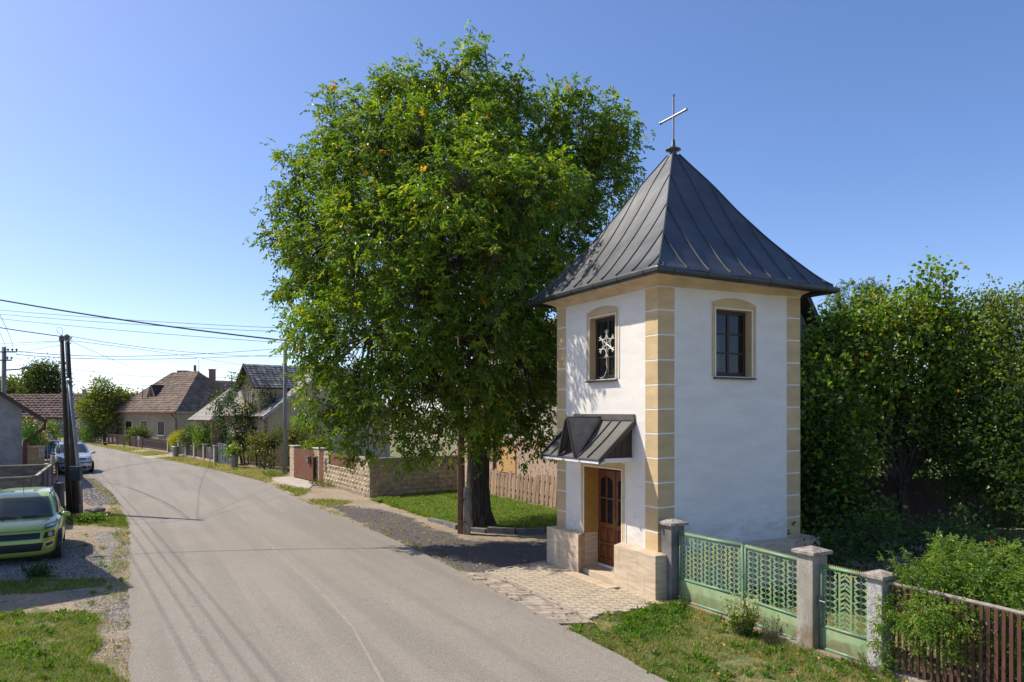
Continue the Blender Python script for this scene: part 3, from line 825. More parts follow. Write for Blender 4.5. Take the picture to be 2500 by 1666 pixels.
# corner blocks (quoins) with white joints
JZ = [5.354, 4.891, 4.422, 3.961, 3.4995, 3.044, 2.585, 2.1235, 1.662, 1.203]
lv = [5.80]+JZ+[0.845]
QW = 0.385; jt = 0.0135; pr = 0.010
def quoin(kind):
    for i in range(len(lv)-1):
        zt_, zb_ = lv[i]-(jt if i else 0.02), lv[i+1]+(jt if i < len(lv)-2 else 0.0)
        def Z(v, z): return z+SK*v*(1 if z > 0.9 else 0)
        mb = MB()
        if kind == 'near':
            ps = [(-pr, QW), (-pr, -pr), (QW-.02, -pr), (QW-.02, 0.0), (0.002, 0.002), (0.0, QW)]
        elif kind == 'left':
            ps = [(WU-QW+.02, -pr), (WU+pr, -pr), (WU+pr, QW), (WU, QW), (WU-.002, .002), (WU-QW+.02, 0.0)]
        else:
            ps = [(-pr, WV-QW), (0.0, WV-QW), (0.002, WV-.002), (QW, WV), (QW, WV+pr), (-pr, WV+pr)]
        mb.prism([TW(u, v, Z(v, zb_)) for u, v in ps], [TW(u, v, Z(v, zt_)) for u, v in ps])
        o = mb.build('corner_block', OCHRE, tower); fix_normals(o)
    # white backing showing in the joints and along the edges
    e = 0.005; w = 0.024
    mb = MB()
    if kind == 'near': ps = [(-e, QW+w), (-e, -e), (QW+w-.02, -e), (QW+w-.02, 0.001), (0.001, 0.001), (0.001, QW+w)]
    elif kind == 'left': ps = [(WU-QW-w+.02, -e), (WU+e, -e), (WU+e, QW+w), (WU-.001, QW+w), (WU-.001, .001), (WU-QW-w+.02, 0.001)]
    else: ps = [(-e, WV-QW-w), (.001, WV-QW-w), (.001, WV-.001), (QW+w, WV-.001), (QW+w, WV+e), (-e, WV+e)]
    mb.prism([TW(u, v, 0.80) for u, v in ps], [TW(u, v, 5.80+SK*v) for u, v in ps])
    o = mb.build('joint_line', LINEW, tower); fix_normals(o)
for k in ('near', 'left', 'right'): quoin(k)

# cornice: cove swept round the eaves
def ring_at(off, z):
    return [(-off, -off, z), (WU+off, -off, z), (WU+off, WV+off, z+SK*WV), (-off, WV+off, z+SK*WV)]
prof = [(0.0, 5.80), (0.02, 5.80), (0.022, 5.83), (0.05, 5.86), (0.10, 5.89), (0.17, 5.92), (0.25, 5.95), (0.30, 5.965), (0.30, 6.0), (0.0, 6.0)]
mb = MB(TW)
for (o0, z0), (o1, z1) in zip(prof[:-1], prof[1:]):
    a, b_ = ring_at(o0, z0), ring_at(o1, z1)
    for k in range(4):
        k2 = (k+1) % 4
        mb.poly([a[k], a[k2], b_[k2], b_[k]])
fix_normals(mb.build('cornice', CORN, tower))

# roof: bell-cast pyramid of single metal sheets with standing seams
RP = [(2.30, 6.03), (2.064, 6.26), (1.779, 6.60), (1.391, 7.10), (0.954, 7.74), (0.59, 8.35), (0.281, 8.80), (0.09, 9.09)]
RC = (WU/2, WV/2)
hs = [p[0] for p in RP][::-1]; zs_ = [p[1] for p in RP][::-1]
def rz(h):
    return float(np.interp(h, hs, zs_))
def rz_s(h):  # smoothed
    return (rz(h)*2+rz(max(h-.09, .09))+rz(min(h+.09, 2.30)))/4 if 0.2 < h < 2.3 else rz(h)
def roof_pt(face, h, t, lift=0.0):
    "face 0 street(-v), 1 gate side(-u), 2 +v, 3 +u;  t across, h outwards"
    kx = 0.975 if face in (0, 2) else 1.0
    z = rz_s(h)+lift
    if face == 0: return TW(RC[0]-t, RC[1]-h, z)
    if face == 1: return TW(RC[0]-h, RC[1]+t, z)
    if face == 2: return TW(RC[0]+t, RC[1]+h, z)
    return TW(RC[0]+h, RC[1]-t, z)
roof = MB(TW)
roof.prism([(RC[0]-2.28, RC[1]-2.28, 5.965), (RC[0]+2.28, RC[1]-2.28, 5.965), (RC[0]+2.28, RC[1]+2.28, 5.965), (RC[0]-2.28, RC[1]+2.28, 5.965)],
           [(RC[0]-2.28, RC[1]-2.28, 5.98), (RC[0]+2.28, RC[1]-2.28, 5.98), (RC[0]+2.28, RC[1]+2.28, 5.98), (RC[0]-2.28, RC[1]+2.28, 5.98)])
roofo = roof.build('roof', GUTTER, tower)
rb = random.Random(4)
for face in range(4):
    seams = [-2.30]+[-2.13+0.533*k for k in range(9)]+[2.30]
    if face == 0: seams = [-2.30]+[-2.0+0.5*k for k in range(9)]+[2.30]
    for t0, t1 in zip(seams[:-1], seams[1:]):
        hmin = 0.0 if t0 < 0 < t1 else min(abs(t0), abs(t1))
        mb = MB(); n = 22; cols = 4
        amp = rb.uniform(0.003, 0.010); ph0 = rb.uniform(0, 6)
        hh = [max(hmin, 0.09)+(2.30-max(hmin, 0.09))*k/n for k in range(n+1)]
        idxs = []
        for h in hh:
            a, b_ = max(t0, -h), min(t1, h)
            rowi = []
            for c in range(cols+1):
                t = a+(b_-a)*c/cols
                dent = amp*math.sin(h*3.1+ph0)*math.sin(math.pi*c/cols)*(1 if b_-a > 0.2 else 0)
                rowi.append(len(mb.v)); mb.v.append(tuple(roof_pt(face, h, t, dent)))
            idxs.append(rowi)
        for r0, r1 in zip(idxs[:-1], idxs[1:]):
            for c in range(cols): mb.f.append((r0[c], r0[c+1], r1[c+1], r1[c]))
        o = mb.build('roof_sheet', ROOFM, roofo, smooth=True); fix_normals(o)
    for t in seams[1:-1]:
        h0 = max(abs(t), 0.1)+0.02; mb = MB(); n = 20; pts = []
        for k in range(n+1):
            h = h0+(2.27-h0)*k/n
            for dt, l in ((-0.011, 0.0), (-0.007, 0.034), (0.007, 0.034), (0.011, 0.0)):
                mb.v.append(tuple(roof_pt(face, h, t+dt, l)))
        for k in range(n):
            for c in range(3):
                q = k*4+c; mb.f.append((q, q+1, q+5, q+4))
        mb.build('standing_seam', ROOFM, roofo)
for sa, sb in ((-1, -1), (1, -1), (1, 1), (-1, 1)):
    mb = MB(TW); mb.tube([(RC[0]+sa*h, RC[1]+sb*h, rz_s(h)+.008) for h in np.linspace(0.09, 2.29, 24)], 0.018, 5)
    mb.build('hip_cap', ROOFM, roofo)
# gutter: half pipe round the eaves with joints
mb = MB(TW)
g0, g1 = 2.28, 2.50
cx, cy = RC
def sq(h, z): return [(cx-h, cy-h, z), (cx+h, cy-h, z), (cx+h, cy+h, z), (cx-h, cy+h, z)]
gpf = [(2.275, 6.01), (2.278, 5.95), (2.295, 5.915), (2.33, 5.90), (2.37, 5.915), (2.388, 5.95), (2.39, 6.005), (2.382, 6.005), (2.378, 5.955), (2.33, 5.915)]
for (o0, z0), (o1, z1) in zip(gpf[:-1], gpf[1:]):
    a, b_ = sq(o0, z0), sq(o1, z1)
    for k in range(4): mb.poly([a[k], a[(k+1) % 4], b_[(k+1) % 4], b_[k]])
fix_normals(mb.build('gutter', GUTTER, roofo))
for k in range(6):
    t = -2.0+0.8*k
    for f in (0, 1):
        mb = MB(TW)
        q = [(2.270, 5.955), (2.292, 5.908), (2.33, 5.892), (2.375, 5.908), (2.397, 5.955), (2.398, 6.008)]
        for (o0, z0), (o1, z1) in zip(q[:-1], q[1:]):
            if f == 0: mb.poly([(cx+t, cy-o0, z0), (cx+t+.03, cy-o0, z0), (cx+t+.03, cy-o1, z1), (cx+t, cy-o1, z1)])
            else: mb.poly([(cx-o0, cy+t, z0), (cx-o0, cy+t+.03, z0), (cx-o1, cy+t+.03, z1), (cx-o1, cy+t, z1)])
        mb.build('gutter_clip', GUTTER, roofo)
# collar and cross
ax = TW(cx, cy, 0)
mb = MB(); mb.lathe((ax.x, ax.y, 0), [(0.10, 9.05), (0.075, 9.12), (0.075, 9.17), (0.17, 9.20), (0.165, 9.215), (0.07, 9.26), (0.045, 9.30), (0.035, 9.42), (0.028, 9.44)], 20)
mb.build('finial_collar', ROOFM, roofo, smooth=True)
mb = MB(); mb.tube([(ax.x, ax.y, 9.42), (ax.x, ax.y, 10.40)], 0.026, 10); mb.lathe((ax.x, ax.y, 10.38), [(0.02, 0), (0.036, 0.01), (0.036, 0.04), (0.02, 0.055)], 10)
c0 = TW(cx+0.41, cy, 9.94); c1 = TW(cx-0.41, cy, 9.94)
mb.tube([c0, c1], 0.026, 10)
for c, d in ((c0, 1), (c1, -1)):
    e1 = TW(cx+d*0.44, cy, 9.94); mb.tube([c, e1], 0.035, 10)
mb.build('cross', STEEL, tower, smooth=False)

# canopy over the door with its gablet
can = MB(TW); S = 0.905
CANM = mat('canopy_sheet_metal', (0.155, 0.142, 0.126), (0.09, 0.084, 0.08), scale=4, rough=0.38, metal=0.1, fine=0.15, fscale=40, rghvar=0.08, bump=0.004, bscale=5)
u0c, u1c = 0.684, 2.865; zc0, zc1, nc = 3.285, 2.545, 0.83
def cz(n): return zc0-(zc0-zc1)*(n/nc)-0.03*math.sin(math.pi*min(n/nc, 1))
um_, hw_, zr_ = 1.81, 0.345, 3.335
def main_strip(ua, ub, name='canopy_sheet'):
    mb = MB(TW); K = 8
    for k in range(K):
        n0, n1 = nc*k/K, nc*(k+1)/K
        mb.hexa([(ua, -n0, cz(n0)-.012), (ub, -n0, cz(n0)-.012), (ub, -n1, cz(n1)-.012), (ua, -n1, cz(n1)-.012),
                 (ua, -n0, cz(n0)), (ub, -n0, cz(n0)), (ub, -n1, cz(n1)), (ua, -n1, cz(n1))])
    return mb.build(name, CANM, canopy)
canopy = MB(TW)
canopy.box((u0c, u1c), (-0.035, -0.004), (3.28, 3.405))
canopy = canopy.build('canopy', CANM, tower)
for ua, ub in ((u0c, 1.12), (1.12, 1.44), (1.44, 1.81), (1.81, 2.18), (2.18, 2.5), (2.5, u1c)): main_strip(ua+.002, ub-.002)
for us in (1.12, 1.44, 2.18, 2.5):
    mb = MB(TW); K = 8
    for k in range(K):
        n0, n1 = nc*k/K, nc*(k+1)/K
        mb.hexa([(us-.008, -n0, cz(n0)), (us+.008, -n0, cz(n0)), (us+.008, -n1, cz(n1)), (us-.008, -n1, cz(n1)),
                 (us-.008, -n0, cz(n0)+.04), (us+.008, -n0, cz(n0)+.04), (us+.008, -n1, cz(n1)+.04), (us-.008, -n1, cz(n1)+.04)])
    mb.build('standing_seam', CANM, canopy)
for us in (u0c, u1c):
    mb = MB(TW); mb.hexa([(us-.02, -.0, cz(0)-.09), (us+.02, -.0, cz(0)-.09), (us+.02, -nc-.02, zc1-.09), (us-.02, -nc-.02, zc1-.09),
                          (us-.02, -.0, cz(0)+.03), (us+.02, -.0, cz(0)+.03), (us+.02, -nc-.02, zc1+.02), (us-.02, -nc-.02, zc1+.02)])
    mb.build('rake_board', GUTTER, canopy)
nf = nc+0.03; zb_ = 2.53
for sgn in (-1, 1):
    mb = MB(TW)
    A0 = (um_, -nf, zr_); B0 = (um_+sgn*hw_, -nf, zb_); C0 = (um_+sgn*0.03, -0.03, zr_-0.02)
    def low(p, dz=-0.014): return (p[0], p[1], p[2]+dz)
    A1 = (um_, -0.03, zr_)
    mb.prism([low(A0), low(B0), low(C0), low(A1)], [A0, B0, C0, A1]); fix_normals(mb.build('gablet_sheet', CANM, canopy))
    mb = MB(TW)
    mb.hexa([(um_, -nf-.025, zr_-.01), (um_+sgn*.05, -nf-.025, zr_-.045), (um_+sgn*.05, -nf+.01, zr_-.045), (um_, -nf+.01, zr_-.01),
             (um_+sgn*(hw_-.05), -nf-.025, zb_), (um_+sgn*hw_, -nf-.025, zb_), (um_+sgn*hw_, -nf+.01, zb_), (um_+sgn*(hw_-.05), -nf+.01, zb_)])
    mb.build('gablet_trim', GUTTER, canopy)
mb = MB(TW); mb.tube([(um_, -nf-.03, zr_+.06), (um_, -nf, zr_+.01), (um_, -.03, zr_+.012)], 0.014, 5); mb.build('gablet_ridge', CANM, canopy)
mb = MB(TW); mb.prism([(um_, -nc+.10, zr_-.03), (um_+hw_-.02, -nc+.10, zb_), (um_-hw_+.02, -nc+.10, zb_)], [(um_, -nc+.12, zr_-.03), (um_+hw_-.02, -nc+.12, zb_), (um_-hw_+.02, -nc+.12, zb_)])
fix_normals(mb.build('gablet_boards', DKWOOD, canopy))
for us in (0.80, 2.75):
    for k in range(5):
        n0, n1 = 0.005+k*0.13, 0.005+(k+1)*0.13-.006
        mb = MB(TW); mb.hexa([(us-.015, -n0, 2.555), (us+.015, -n0, 2.555), (us+.015, -n1, 2.555), (us-.015, -n1, 2.555),
                              (us-.015, -n0, cz(n0)-.03), (us+.015, -n0, cz(n0)-.03), (us+.015, -n1, max(2.556, cz(n1)-.03)), (us-.015, -n1, max(2.556, cz(n1)-.03))])
        mb.build('side_board', DKWOOD, canopy)
    mb = MB(TW); mb.box((us-.05, us+.05), (-.68, -.002), (2.47, 2.555)); mb.build('beam', LINEW, canopy, bevel=.004)
mb = MB(TW); mb.box((0.86, 2.69), (-.76, -.002), (2.505, 2.53)); mb.build('soffit', LINEW, canopy)
mb = MB(TW); mb.box((0.72, 2.84), (-.80, -.70), (2.455, 2.50)); mb.build('beam', LINEW, canopy)

# snowflake light hung in the street window, cable trailing
snow = MB(); flake_c = TW(1.72, 0.02, 4.86)
def fl(a, z): return TW(1.72-a, 0.055, 4.86+z)
rr = 0.30
for k in range(6):
    an = math.pi/2+k*math.pi/3; ca, sa = math.cos(an), math.sin(an)
    snow.tube([fl(0.0, 0.0), fl(ca*rr, sa*rr)], 0.011, 5)
    for q, l in ((0.68, 0.09),):
        for s in (-1, 1):
            b2 = an+s*0.62
            snow.tube([fl(ca*rr*q, sa*rr*q), fl(ca*rr*q+math.cos(b2)*l, sa*rr*q+math.sin(b2)*l)], 0.012, 5)
    a2 = an+math.pi/6; r1, r2 = 0.09, 0.19
    for s in (-1, 1):
        a3 = an+s*math.pi/6
        snow.tube([fl(math.cos(an)*0.20, math.sin(an)*0.20), fl(math.cos(a3)*0.115, math.sin(a3)*0.115)], 0.010, 5)
FLK = mat('light_tube', (0.78, 0.74, 0.64), (0.62, 0.56, 0.45), scale=20, rough=0.4)
o = snow.build('snowflake_light', FLK); tag(o, 'white tube snowflake decoration hung in the arched street window of the chapel', 'decoration')
mb = MB(); mb.tube([fl(0, -rr), fl(0.0, -0.42), fl(0.02, -0.50), fl(-.02, -.58), fl(-.08, -.66), fl(-.16, -.70), fl(-.24, -.70)], 0.008, 5); mb.build('cable', FLK, o)
# ------------------------------------------------------------------ gate pillars, green gates, slat fence
def GT(u, v, z): return TW(u, v, z)
def pillar(u0, u1, v0, v1, h, label, m_, capm, taper=0.0, cap=0.055, cut=0.0):
    t = thing('gate_pillar', label, 'pillar', TW((u0+u1)/2, (v0+v1)/2, 0), 0, 'concrete pillars of the green gate')
    mb = MB(TW); mb.box((u0, u1), (v0, v1), (-0.05, h)); mb.build('shaft', m_, t, bevel=0.012)
    c = cap; mb = MB(TW); um, vm = (u0+u1)/2, (v0+v1)/2; k = 0.25
    a = [(u0-c, v0-c), (u1+c, v0-c), (u1+c, v1+c), (u0-c, v1+c)]
    i = mb.pts([(u, v, h+.002) for u, v in a]+[(u, v, h+.05) for u, v in a]+[(um+(u-um)*k, vm+(v-vm)*k, h+.10) for u, v in a])
    mb.f.append((i, i+3, i+2, i+1)); mb.f.append((i+8, i+9, i+10, i+11))
    for r in (0, 4):
        for q in range(4): mb.f.append((i+r+q, i+r+(q+1) % 4, i+r+4+(q+1) % 4, i+r+4+q))
    mb.build('capstone', capm, t, bevel=0.006)
    return t
pillar(-0.43, -0.145, -0.04, 0.262, 1.385, 'grey concrete gate pillar touching the corner of the chapel plinth', CONCD, CAPM)
pillar(-3.47, -3.18, 0.0, 0.31, 1.375, 'stained concrete pillar between the double green gate and the small gate', CONC, CAPM)
pillar(-4.56, -4.335, 0.0, 0.24, 1.245, 'whitish rough pillar where the green wicket gate meets the brown slat fence',
       mat('rough_white_render', (0.52, 0.50, 0.48), (0.32, 0.30, 0.28), scale=16, rough=0.95, bump=0.012, bscale=60, fine=0.15, fscale=60), CAPM, cap=0.05)

VG = 0.13
def punched(mb, uo, z0, ncol, nrow, cw, rh, flip=0):
    "sheet-metal scrap: rows of round punch-outs, square cells with a hole"
    S = 12
    for c in range(ncol):
        for r in range(nrow):
            ua, za = uo+c*cw, z0+r*rh
            cu, cz_ = ua+cw/2+(-0.018 if c else 0.018), za+rh/2
            side = -1 if c == 0 else 1
            ring, sq_ = [], []
            for k in range(S):
                a = 2*math.pi*k/S
                rr_ = 0.43*rh
                rx, rzv = rr_*1.02*math.cos(a), rr_*math.sin(a)
                # notch pointing to the outside of the strip
                if abs(math.sin(a)) < 0.1 and math.cos(a)*side > 0: rx *= 1.62
                if abs(math.sin(a)-(-0.5)) < 0.1 and math.cos(a)*side > 0: rx *= 0.82; rzv *= 0.9
                ring.append((cu+rx, VG, cz_+rzv))
                m_ = max(abs(math.cos(a)), abs(math.sin(a)))
                sq_.append((ua+cw/2+math.cos(a)/m_*cw/2, VG, za+rh/2+math.sin(a)/m_*rh/2))
            i = mb.pts(ring+sq_)
            for k in range(S):
                k2 = (k+1) % S
                mb.f.append((i+k, i+S+k, i+S+k2, i+k2))
def gate_leaf(t, ua, ub, ncols, zt=1.265, zm=0.415, zb=0.05, name='gate_leaf', xcol=None, dz=(0, 0)):
    "ua < ub in u; framed leaf with pipe rails"
    def zz(u, z): return z+dz[0]*(u-ua)/(ub-ua)+dz[1]*(ub-u)/(ub-ua)
    fr = MB(TW)
    fr.tube([(ua+.02, VG, 0.02), (ua+.02, VG, zz(ua, zt))], 0.022, 8)
    leaf = fr.build(name, GREENR, t, smooth=True)
    mb = MB(TW); mb.tube([(ub-.02, VG, 0.02), (ub-.02, VG, zz(ub, zt))], 0.022, 8); mb.build('stile', GREENR, leaf, smooth=True)
    for z in (zt-.02, zm, zb):
        mb = MB(TW); mb.tube([(ua+.02, VG, zz(ua, z)), (ub-.02, VG, zz(ub, z))], 0.026 if z > zm else .022, 8)
        mb.build('rail', GREENR, leaf, smooth=True)
    # toothed strip on top
    mb = MB(TW); n = int((ub-ua)/0.03)
    for k in range(n):
        u = ua+.02+(ub-ua-.04)*k/n; z = zz(u, zt)+.002
        mb.poly([(u, VG, z), (u+.026, VG, z), (u+.014, VG, z+.032)])
    mb.box((ua+.02, ub-.02), (VG-.002, VG+.002), (zz((ua+ub)/2, zt)-.02, zz((ua+ub)/2, zt)+.006))
    mb.build('toothed_strip', mat('rusty_yellow_strip', (0.42, 0.33, 0.12), (0.22, 0.33, 0.14), scale=12, rough=0.6), leaf)
    w = (ub-ua-.09)/ncols
    z0, z1 = zm+.02, zt-.05
    nrow = 9; rh = (z1-z0)/nrow
    for c in range(ncols):
        u0 = ua+.045+c*w+0.017; cw = (w-.034)/2
        mb = MB(TW)
        if xcol is not None and c == xcol:
            # perforated plate with crossing slots
            n = 6; ph_ = (z1-z0)/n; W = w-.034
            for k in range(n):
                za = z0+k*ph_
                for (x0, y0, x1, y1, th) in ((0, 0, .5, .5, .030), (1, 0, .5, .5, .030), (0, .45, .5, .95, .030), (1, .45, .5, .95, .030), (.5, .45, .5, 1.0, .026)):
                    p0 = Vector((u0+x0*W, za+y0*ph_)); p1 = Vector((u0+x1*W, za+y1*ph_)); d = (p1-p0).normalized(); nn = Vector((-d.y, d.x))*th/2
                    mb.poly([(p0.x+nn.x, VG, p0.y+nn.y), (p1.x+nn.x, VG, p1.y+nn.y), (p1.x-nn.x, VG, p1.y-nn.y), (p0.x-nn.x, VG, p0.y-nn.y)])
            for x in (u0, u0+W-.03): mb.box((x, x+.03), (VG-.002, VG+.002), (z0, z1))
        else:
            punched(mb, u0, z0, 2, nrow, cw, rh)
        mb.build('punched_strip', GREENM, leaf, solid=0.004)
    # slits between the strips are bridged here and there
    for c in range(1, ncols):
        u = ua+.045+c*w
        for z in (z0+.01, (z0+z1)/2, z1-.03):
            mb = MB(TW); mb.box((u-.015, u+.015), (VG-.001, VG+.003), (z, z+.02)); mb.build('bridge', GREENM, leaf)
    # folded lower sheet (shallow pyramid)
    mb = MB(TW); um = (ua+ub)/2; zc = (zm+zb)/2+.02
    a = [(ua+.04, VG, zb+.01), (ub-.04, VG, zb+.01), (ub-.04, VG, zm-.015), (ua+.04, VG, zm-.015)]
    c = (um, VG-.022, zc); r1 = (ua+(ub-ua)*.25, VG-.018, zc+.01); r2 = (ua+(ub-ua)*.75, VG-.018, zc-.01)
    i = mb.pts(a+[c, r1, r2])
    for q in ((0, 1, 4), (1, 6, 4), (1, 2, 6), (2, 3, 4), (2, 4, 6), (3, 5, 4), (3, 0, 5), (0, 4, 5)): mb.f.append(tuple(i+k for k in q))
    mb.build('lower_panel', mat('faded_green_sheet', (0.23, 0.34, 0.17), (0.34, 0.38, 0.19), scale=4.5, rough=0.55, lo=0.42, hi=0.7, stretch=(1, 1, 0.35), fine=0.10, fscale=14, spots=((0.24, 0.19, 0.10), 6, .50, .68, (0.0, .42, .85))), leaf, solid=0.003)
    return leaf
gate = thing('double_gate', 'wide green double metal gate of punched scrap strips between two concrete pillars', 'gate', TW(-1.9, VG, 0))
gate_leaf(gate, -1.99, -0.44, 5, dz=(0.0, 0.02), zm=.43)
gate_leaf(gate, -3.44, -2.03, 5, dz=(0.02, -0.02), zm=.40)
mb = MB(TW); mb.box((-2.03, -1.99), (VG-.035, VG-.028), (0.04, 1.30)); mb.build('cover_strip', GREENR, gate)
mb = MB(TW); mb.tube([(-2.0, VG-.04, .86), (-2.08, VG-.06, .84), (-2.05, VG-.05, .78), (-1.96, VG-.06, .80), (-1.90, VG-.04, .88), (-2.0, VG-.04, .86)], 0.006, 4); mb.build('wire_tie', DKWOOD, gate)
wick = thing('wicket_gate', 'narrow green wicket gate with lock beside the stained middle pillar', 'gate', TW(-3.9, VG, 0))
lf = gate_leaf(wick, -4.325, -3.49, 3, zt=1.245, zm=.37, xcol=1)
mb = MB(TW); mb.box((-3.55, -3.50), (VG-.05, VG-.025), (.60, .80)); mb.build('lock_box', CONCD, wick)
mb = MB(TW); mb.tube([(-3.525, VG-.06, .735), (-3.64, VG-.075, .735)], 0.008, 6); mb.build('gate_handle', STEEL, wick)
gs = thing('gate_sill', 'low pale concrete threshold under the green gates', 'threshold', TW(-2.2, VG, 0))
mb = MB(TW); mb.box((-3.17, -0.46), (0.02, 0.22), (-0.02, 0.035)); mb.build('sill_beam', CONC, gs, bevel=.008)
mb = MB(TW); mb.box((-4.33, -3.48), (0.02, 0.22), (-0.02, 0.03)); mb.build('sill_beam', CONC, gs, bevel=.008)

sf = thing('slat_fence', 'brown painted slat fence overgrown by a shrub beyond the green wicket gate', 'fence', TW(-6.2, 0.1, 0))
rf = random.Random(8); k = 0; u = -4.64
while u > -8.6:
    mb = MB(TW); w = 0.043+rf.uniform(-.003, .003); dz = rf.uniform(-.012, .008); du = rf.uniform(-.004, .004)
    v0_ = 0.105
    mb.hexa([(u-w/2, v0_, .10), (u+w/2, v0_, .10), (u+w/2, v0_+.02, .10), (u-w/2, v0_+.02, .10), (u-w/2+du, v0_, 1.19+dz), (u+w/2+du, v0_, 1.19+dz), (u+w/2+du, v0_+.02, 1.19+dz), (u-w/2+du, v0_+.02, 1.19+dz)])
    mb.build('slat', BROWNP, sf); u -= 0.0845+rf.uniform(-.004, .004)
for z in (0.32, 0.93):
    mb = MB(TW); mb.box((-8.6, -4.59), (.127, .165), (z, z+.05)); mb.build('rail', DKWOOD, sf)
mb = MB(TW); mb.tube([(-4.58, .12, 1.20), (-5.3, .12, 1.205), (-6.2, .12, 1.195), (-7.2, .12, 1.21), (-8.6, .12, 1.20)], 0.024, 7); mb.build('top_pole', mat('bare_grey_pole', (0.40, 0.33, 0.30), (0.26, 0.20, 0.18), scale=12, rough=0.9), sf)
mb = MB(TW); mb.box((-8.6, -4.57), (.05, .22), (-.04, .07)); mb.build('footing', CONC, sf, bevel=.01)

# ------------------------------------------------------------------ weathered plank fence behind the walnut
pf = thing('plank_fence', 'weathered leaning plank fence on the lawn behind the big walnut', 'fence', TW(12, 4.8, 0))
u = 17.4; rf = random.Random(21)
TOPS = {17.4: 0.98, 11.0: 1.13, 3.5: 1.2}
while u > 3.6:
    top = float(np.interp(u, [3.5, 11, 17.4], [1.2, 1.13, 0.98]))+rf.uniform(-.09, .07); w = rf.uniform(.19, .26); lean = -0.15+rf.uniform(-.05, .05)
    mb = MB(TW); v = 4.8; b_ = rf.uniform(.0, .05); tl = rf.uniform(-.02, .02)
    mb.hexa([(u-w/2, v, b_), (u+w/2, v, b_), (u+w/2, v+.025, b_), (u-w/2, v+.025, b_), (u-w/2+lean, v, top+tl), (u+w/2+lean, v, top-tl), (u+w/2+lean, v+.025, top-tl), (u-w/2+lean, v+.025, top+tl)])
    mb.build('plank', GREYW, pf); u -= w+rf.uniform(.07, .13)
for z in (.3, .82):
    mb = MB(TW); mb.box((3.6, 17.4), (4.83, 4.88), (z, z+.08)); mb.build('rail', GREYW, pf)
# loose boards leaning on the block wall
r_ = random.Random(2)
for k, (u, v, h, c) in enumerate(((19.0, 3.6, 1.7, 0), (18.6, 3.75, 1.75, 0), (18.3, 3.95, 1.6, 0), (18.9, 3.25, 1.65, 0))):
    mb = MB(TW); mb.hexa([(u, v, 0), (u+.16, v, 0), (u+.16, v+.03, 0), (u, v+.03, 0), (u+.22, v+.3, h), (u+.38, v+.3, h), (u+.38, v+.33, h), (u+.22, v+.33, h)])
    o = mb.build('leaning_board', GREYW); tag(o, ['old board propped in the corner where the stone block wall ends', 'tallest old board propped beside the walnut trunk at the wall end', 'short old board leaning closest to the walnut trunk', 'old board leaning flat against the shaded block wall'][k], 'board', 'boards leaning at the end of the block wall')

# ------------------------------------------------------------------ stone block wall with brown boards, wicket and gate
STONE = mat('split_stone_block', (0.52, 0.41, 0.27), (0.33, 0.26, 0.17), scale=5, rough=0.98, bump=0.05, bscale=9, rnd=0.16, fine=0.2, fscale=16)
STONEM = mat('wall_mortar', (0.36, 0.29, 0.2), rough=1)
BOARD = mat('stained_brown_board', (0.215, 0.075, 0.030), (0.13, 0.042, 0.018), scale=2.5, rough=0.55, stretch=(8, 8, 0.7), rnd=0.14, detail=8)
HW = 1.58
def stone_mesh(w, h, d, seed):
    r = random.Random(seed); mb = MB(); nx_, nz_ = 3, 2
    fr = []
    for a in range(nx_+1):
        for c in range(nz_+1):
            e = (a in (0, nx_)) or (c in (0, nz_))
            fr.append((-w/2+w*a/nx_, -(0.0 if e else r.uniform(.012, .045)), -h/2+h*c/nz_))
    mb.v += fr
    for a in range(nx_):
        for c in range(nz_):
            q = a*(nz_+1)+c; mb.f.append((q, q+nz_+1, q+nz_+2, q+1))
    i = len(mb.v); mb.v += [(-w/2, d, -h/2), (w/2, d, -h/2), (w/2, d, h/2), (-w/2, d, h/2)]
    c4 = [0, nx_*(nz_+1), nx_*(nz_+1)+nz_, nz_]
    for q in range(4):
        q2 = (q+1) % 4; mb.f.append((c4[q], i+q, i+q2, c4[q2]))
    me = bpy.data.meshes.new('stone_block'); me.from_pydata(mb.v, [], mb.f); me.materials.append(STONE); return me
SM = {}
def smesh(w, h):
    k = (round(w, 2), round(h, 2))
    if k not in SM: SM[k] = [stone_mesh(k[0]-.012, k[1]-.012, .06, s) for s in range(5)]
    return random.choice(SM[k])
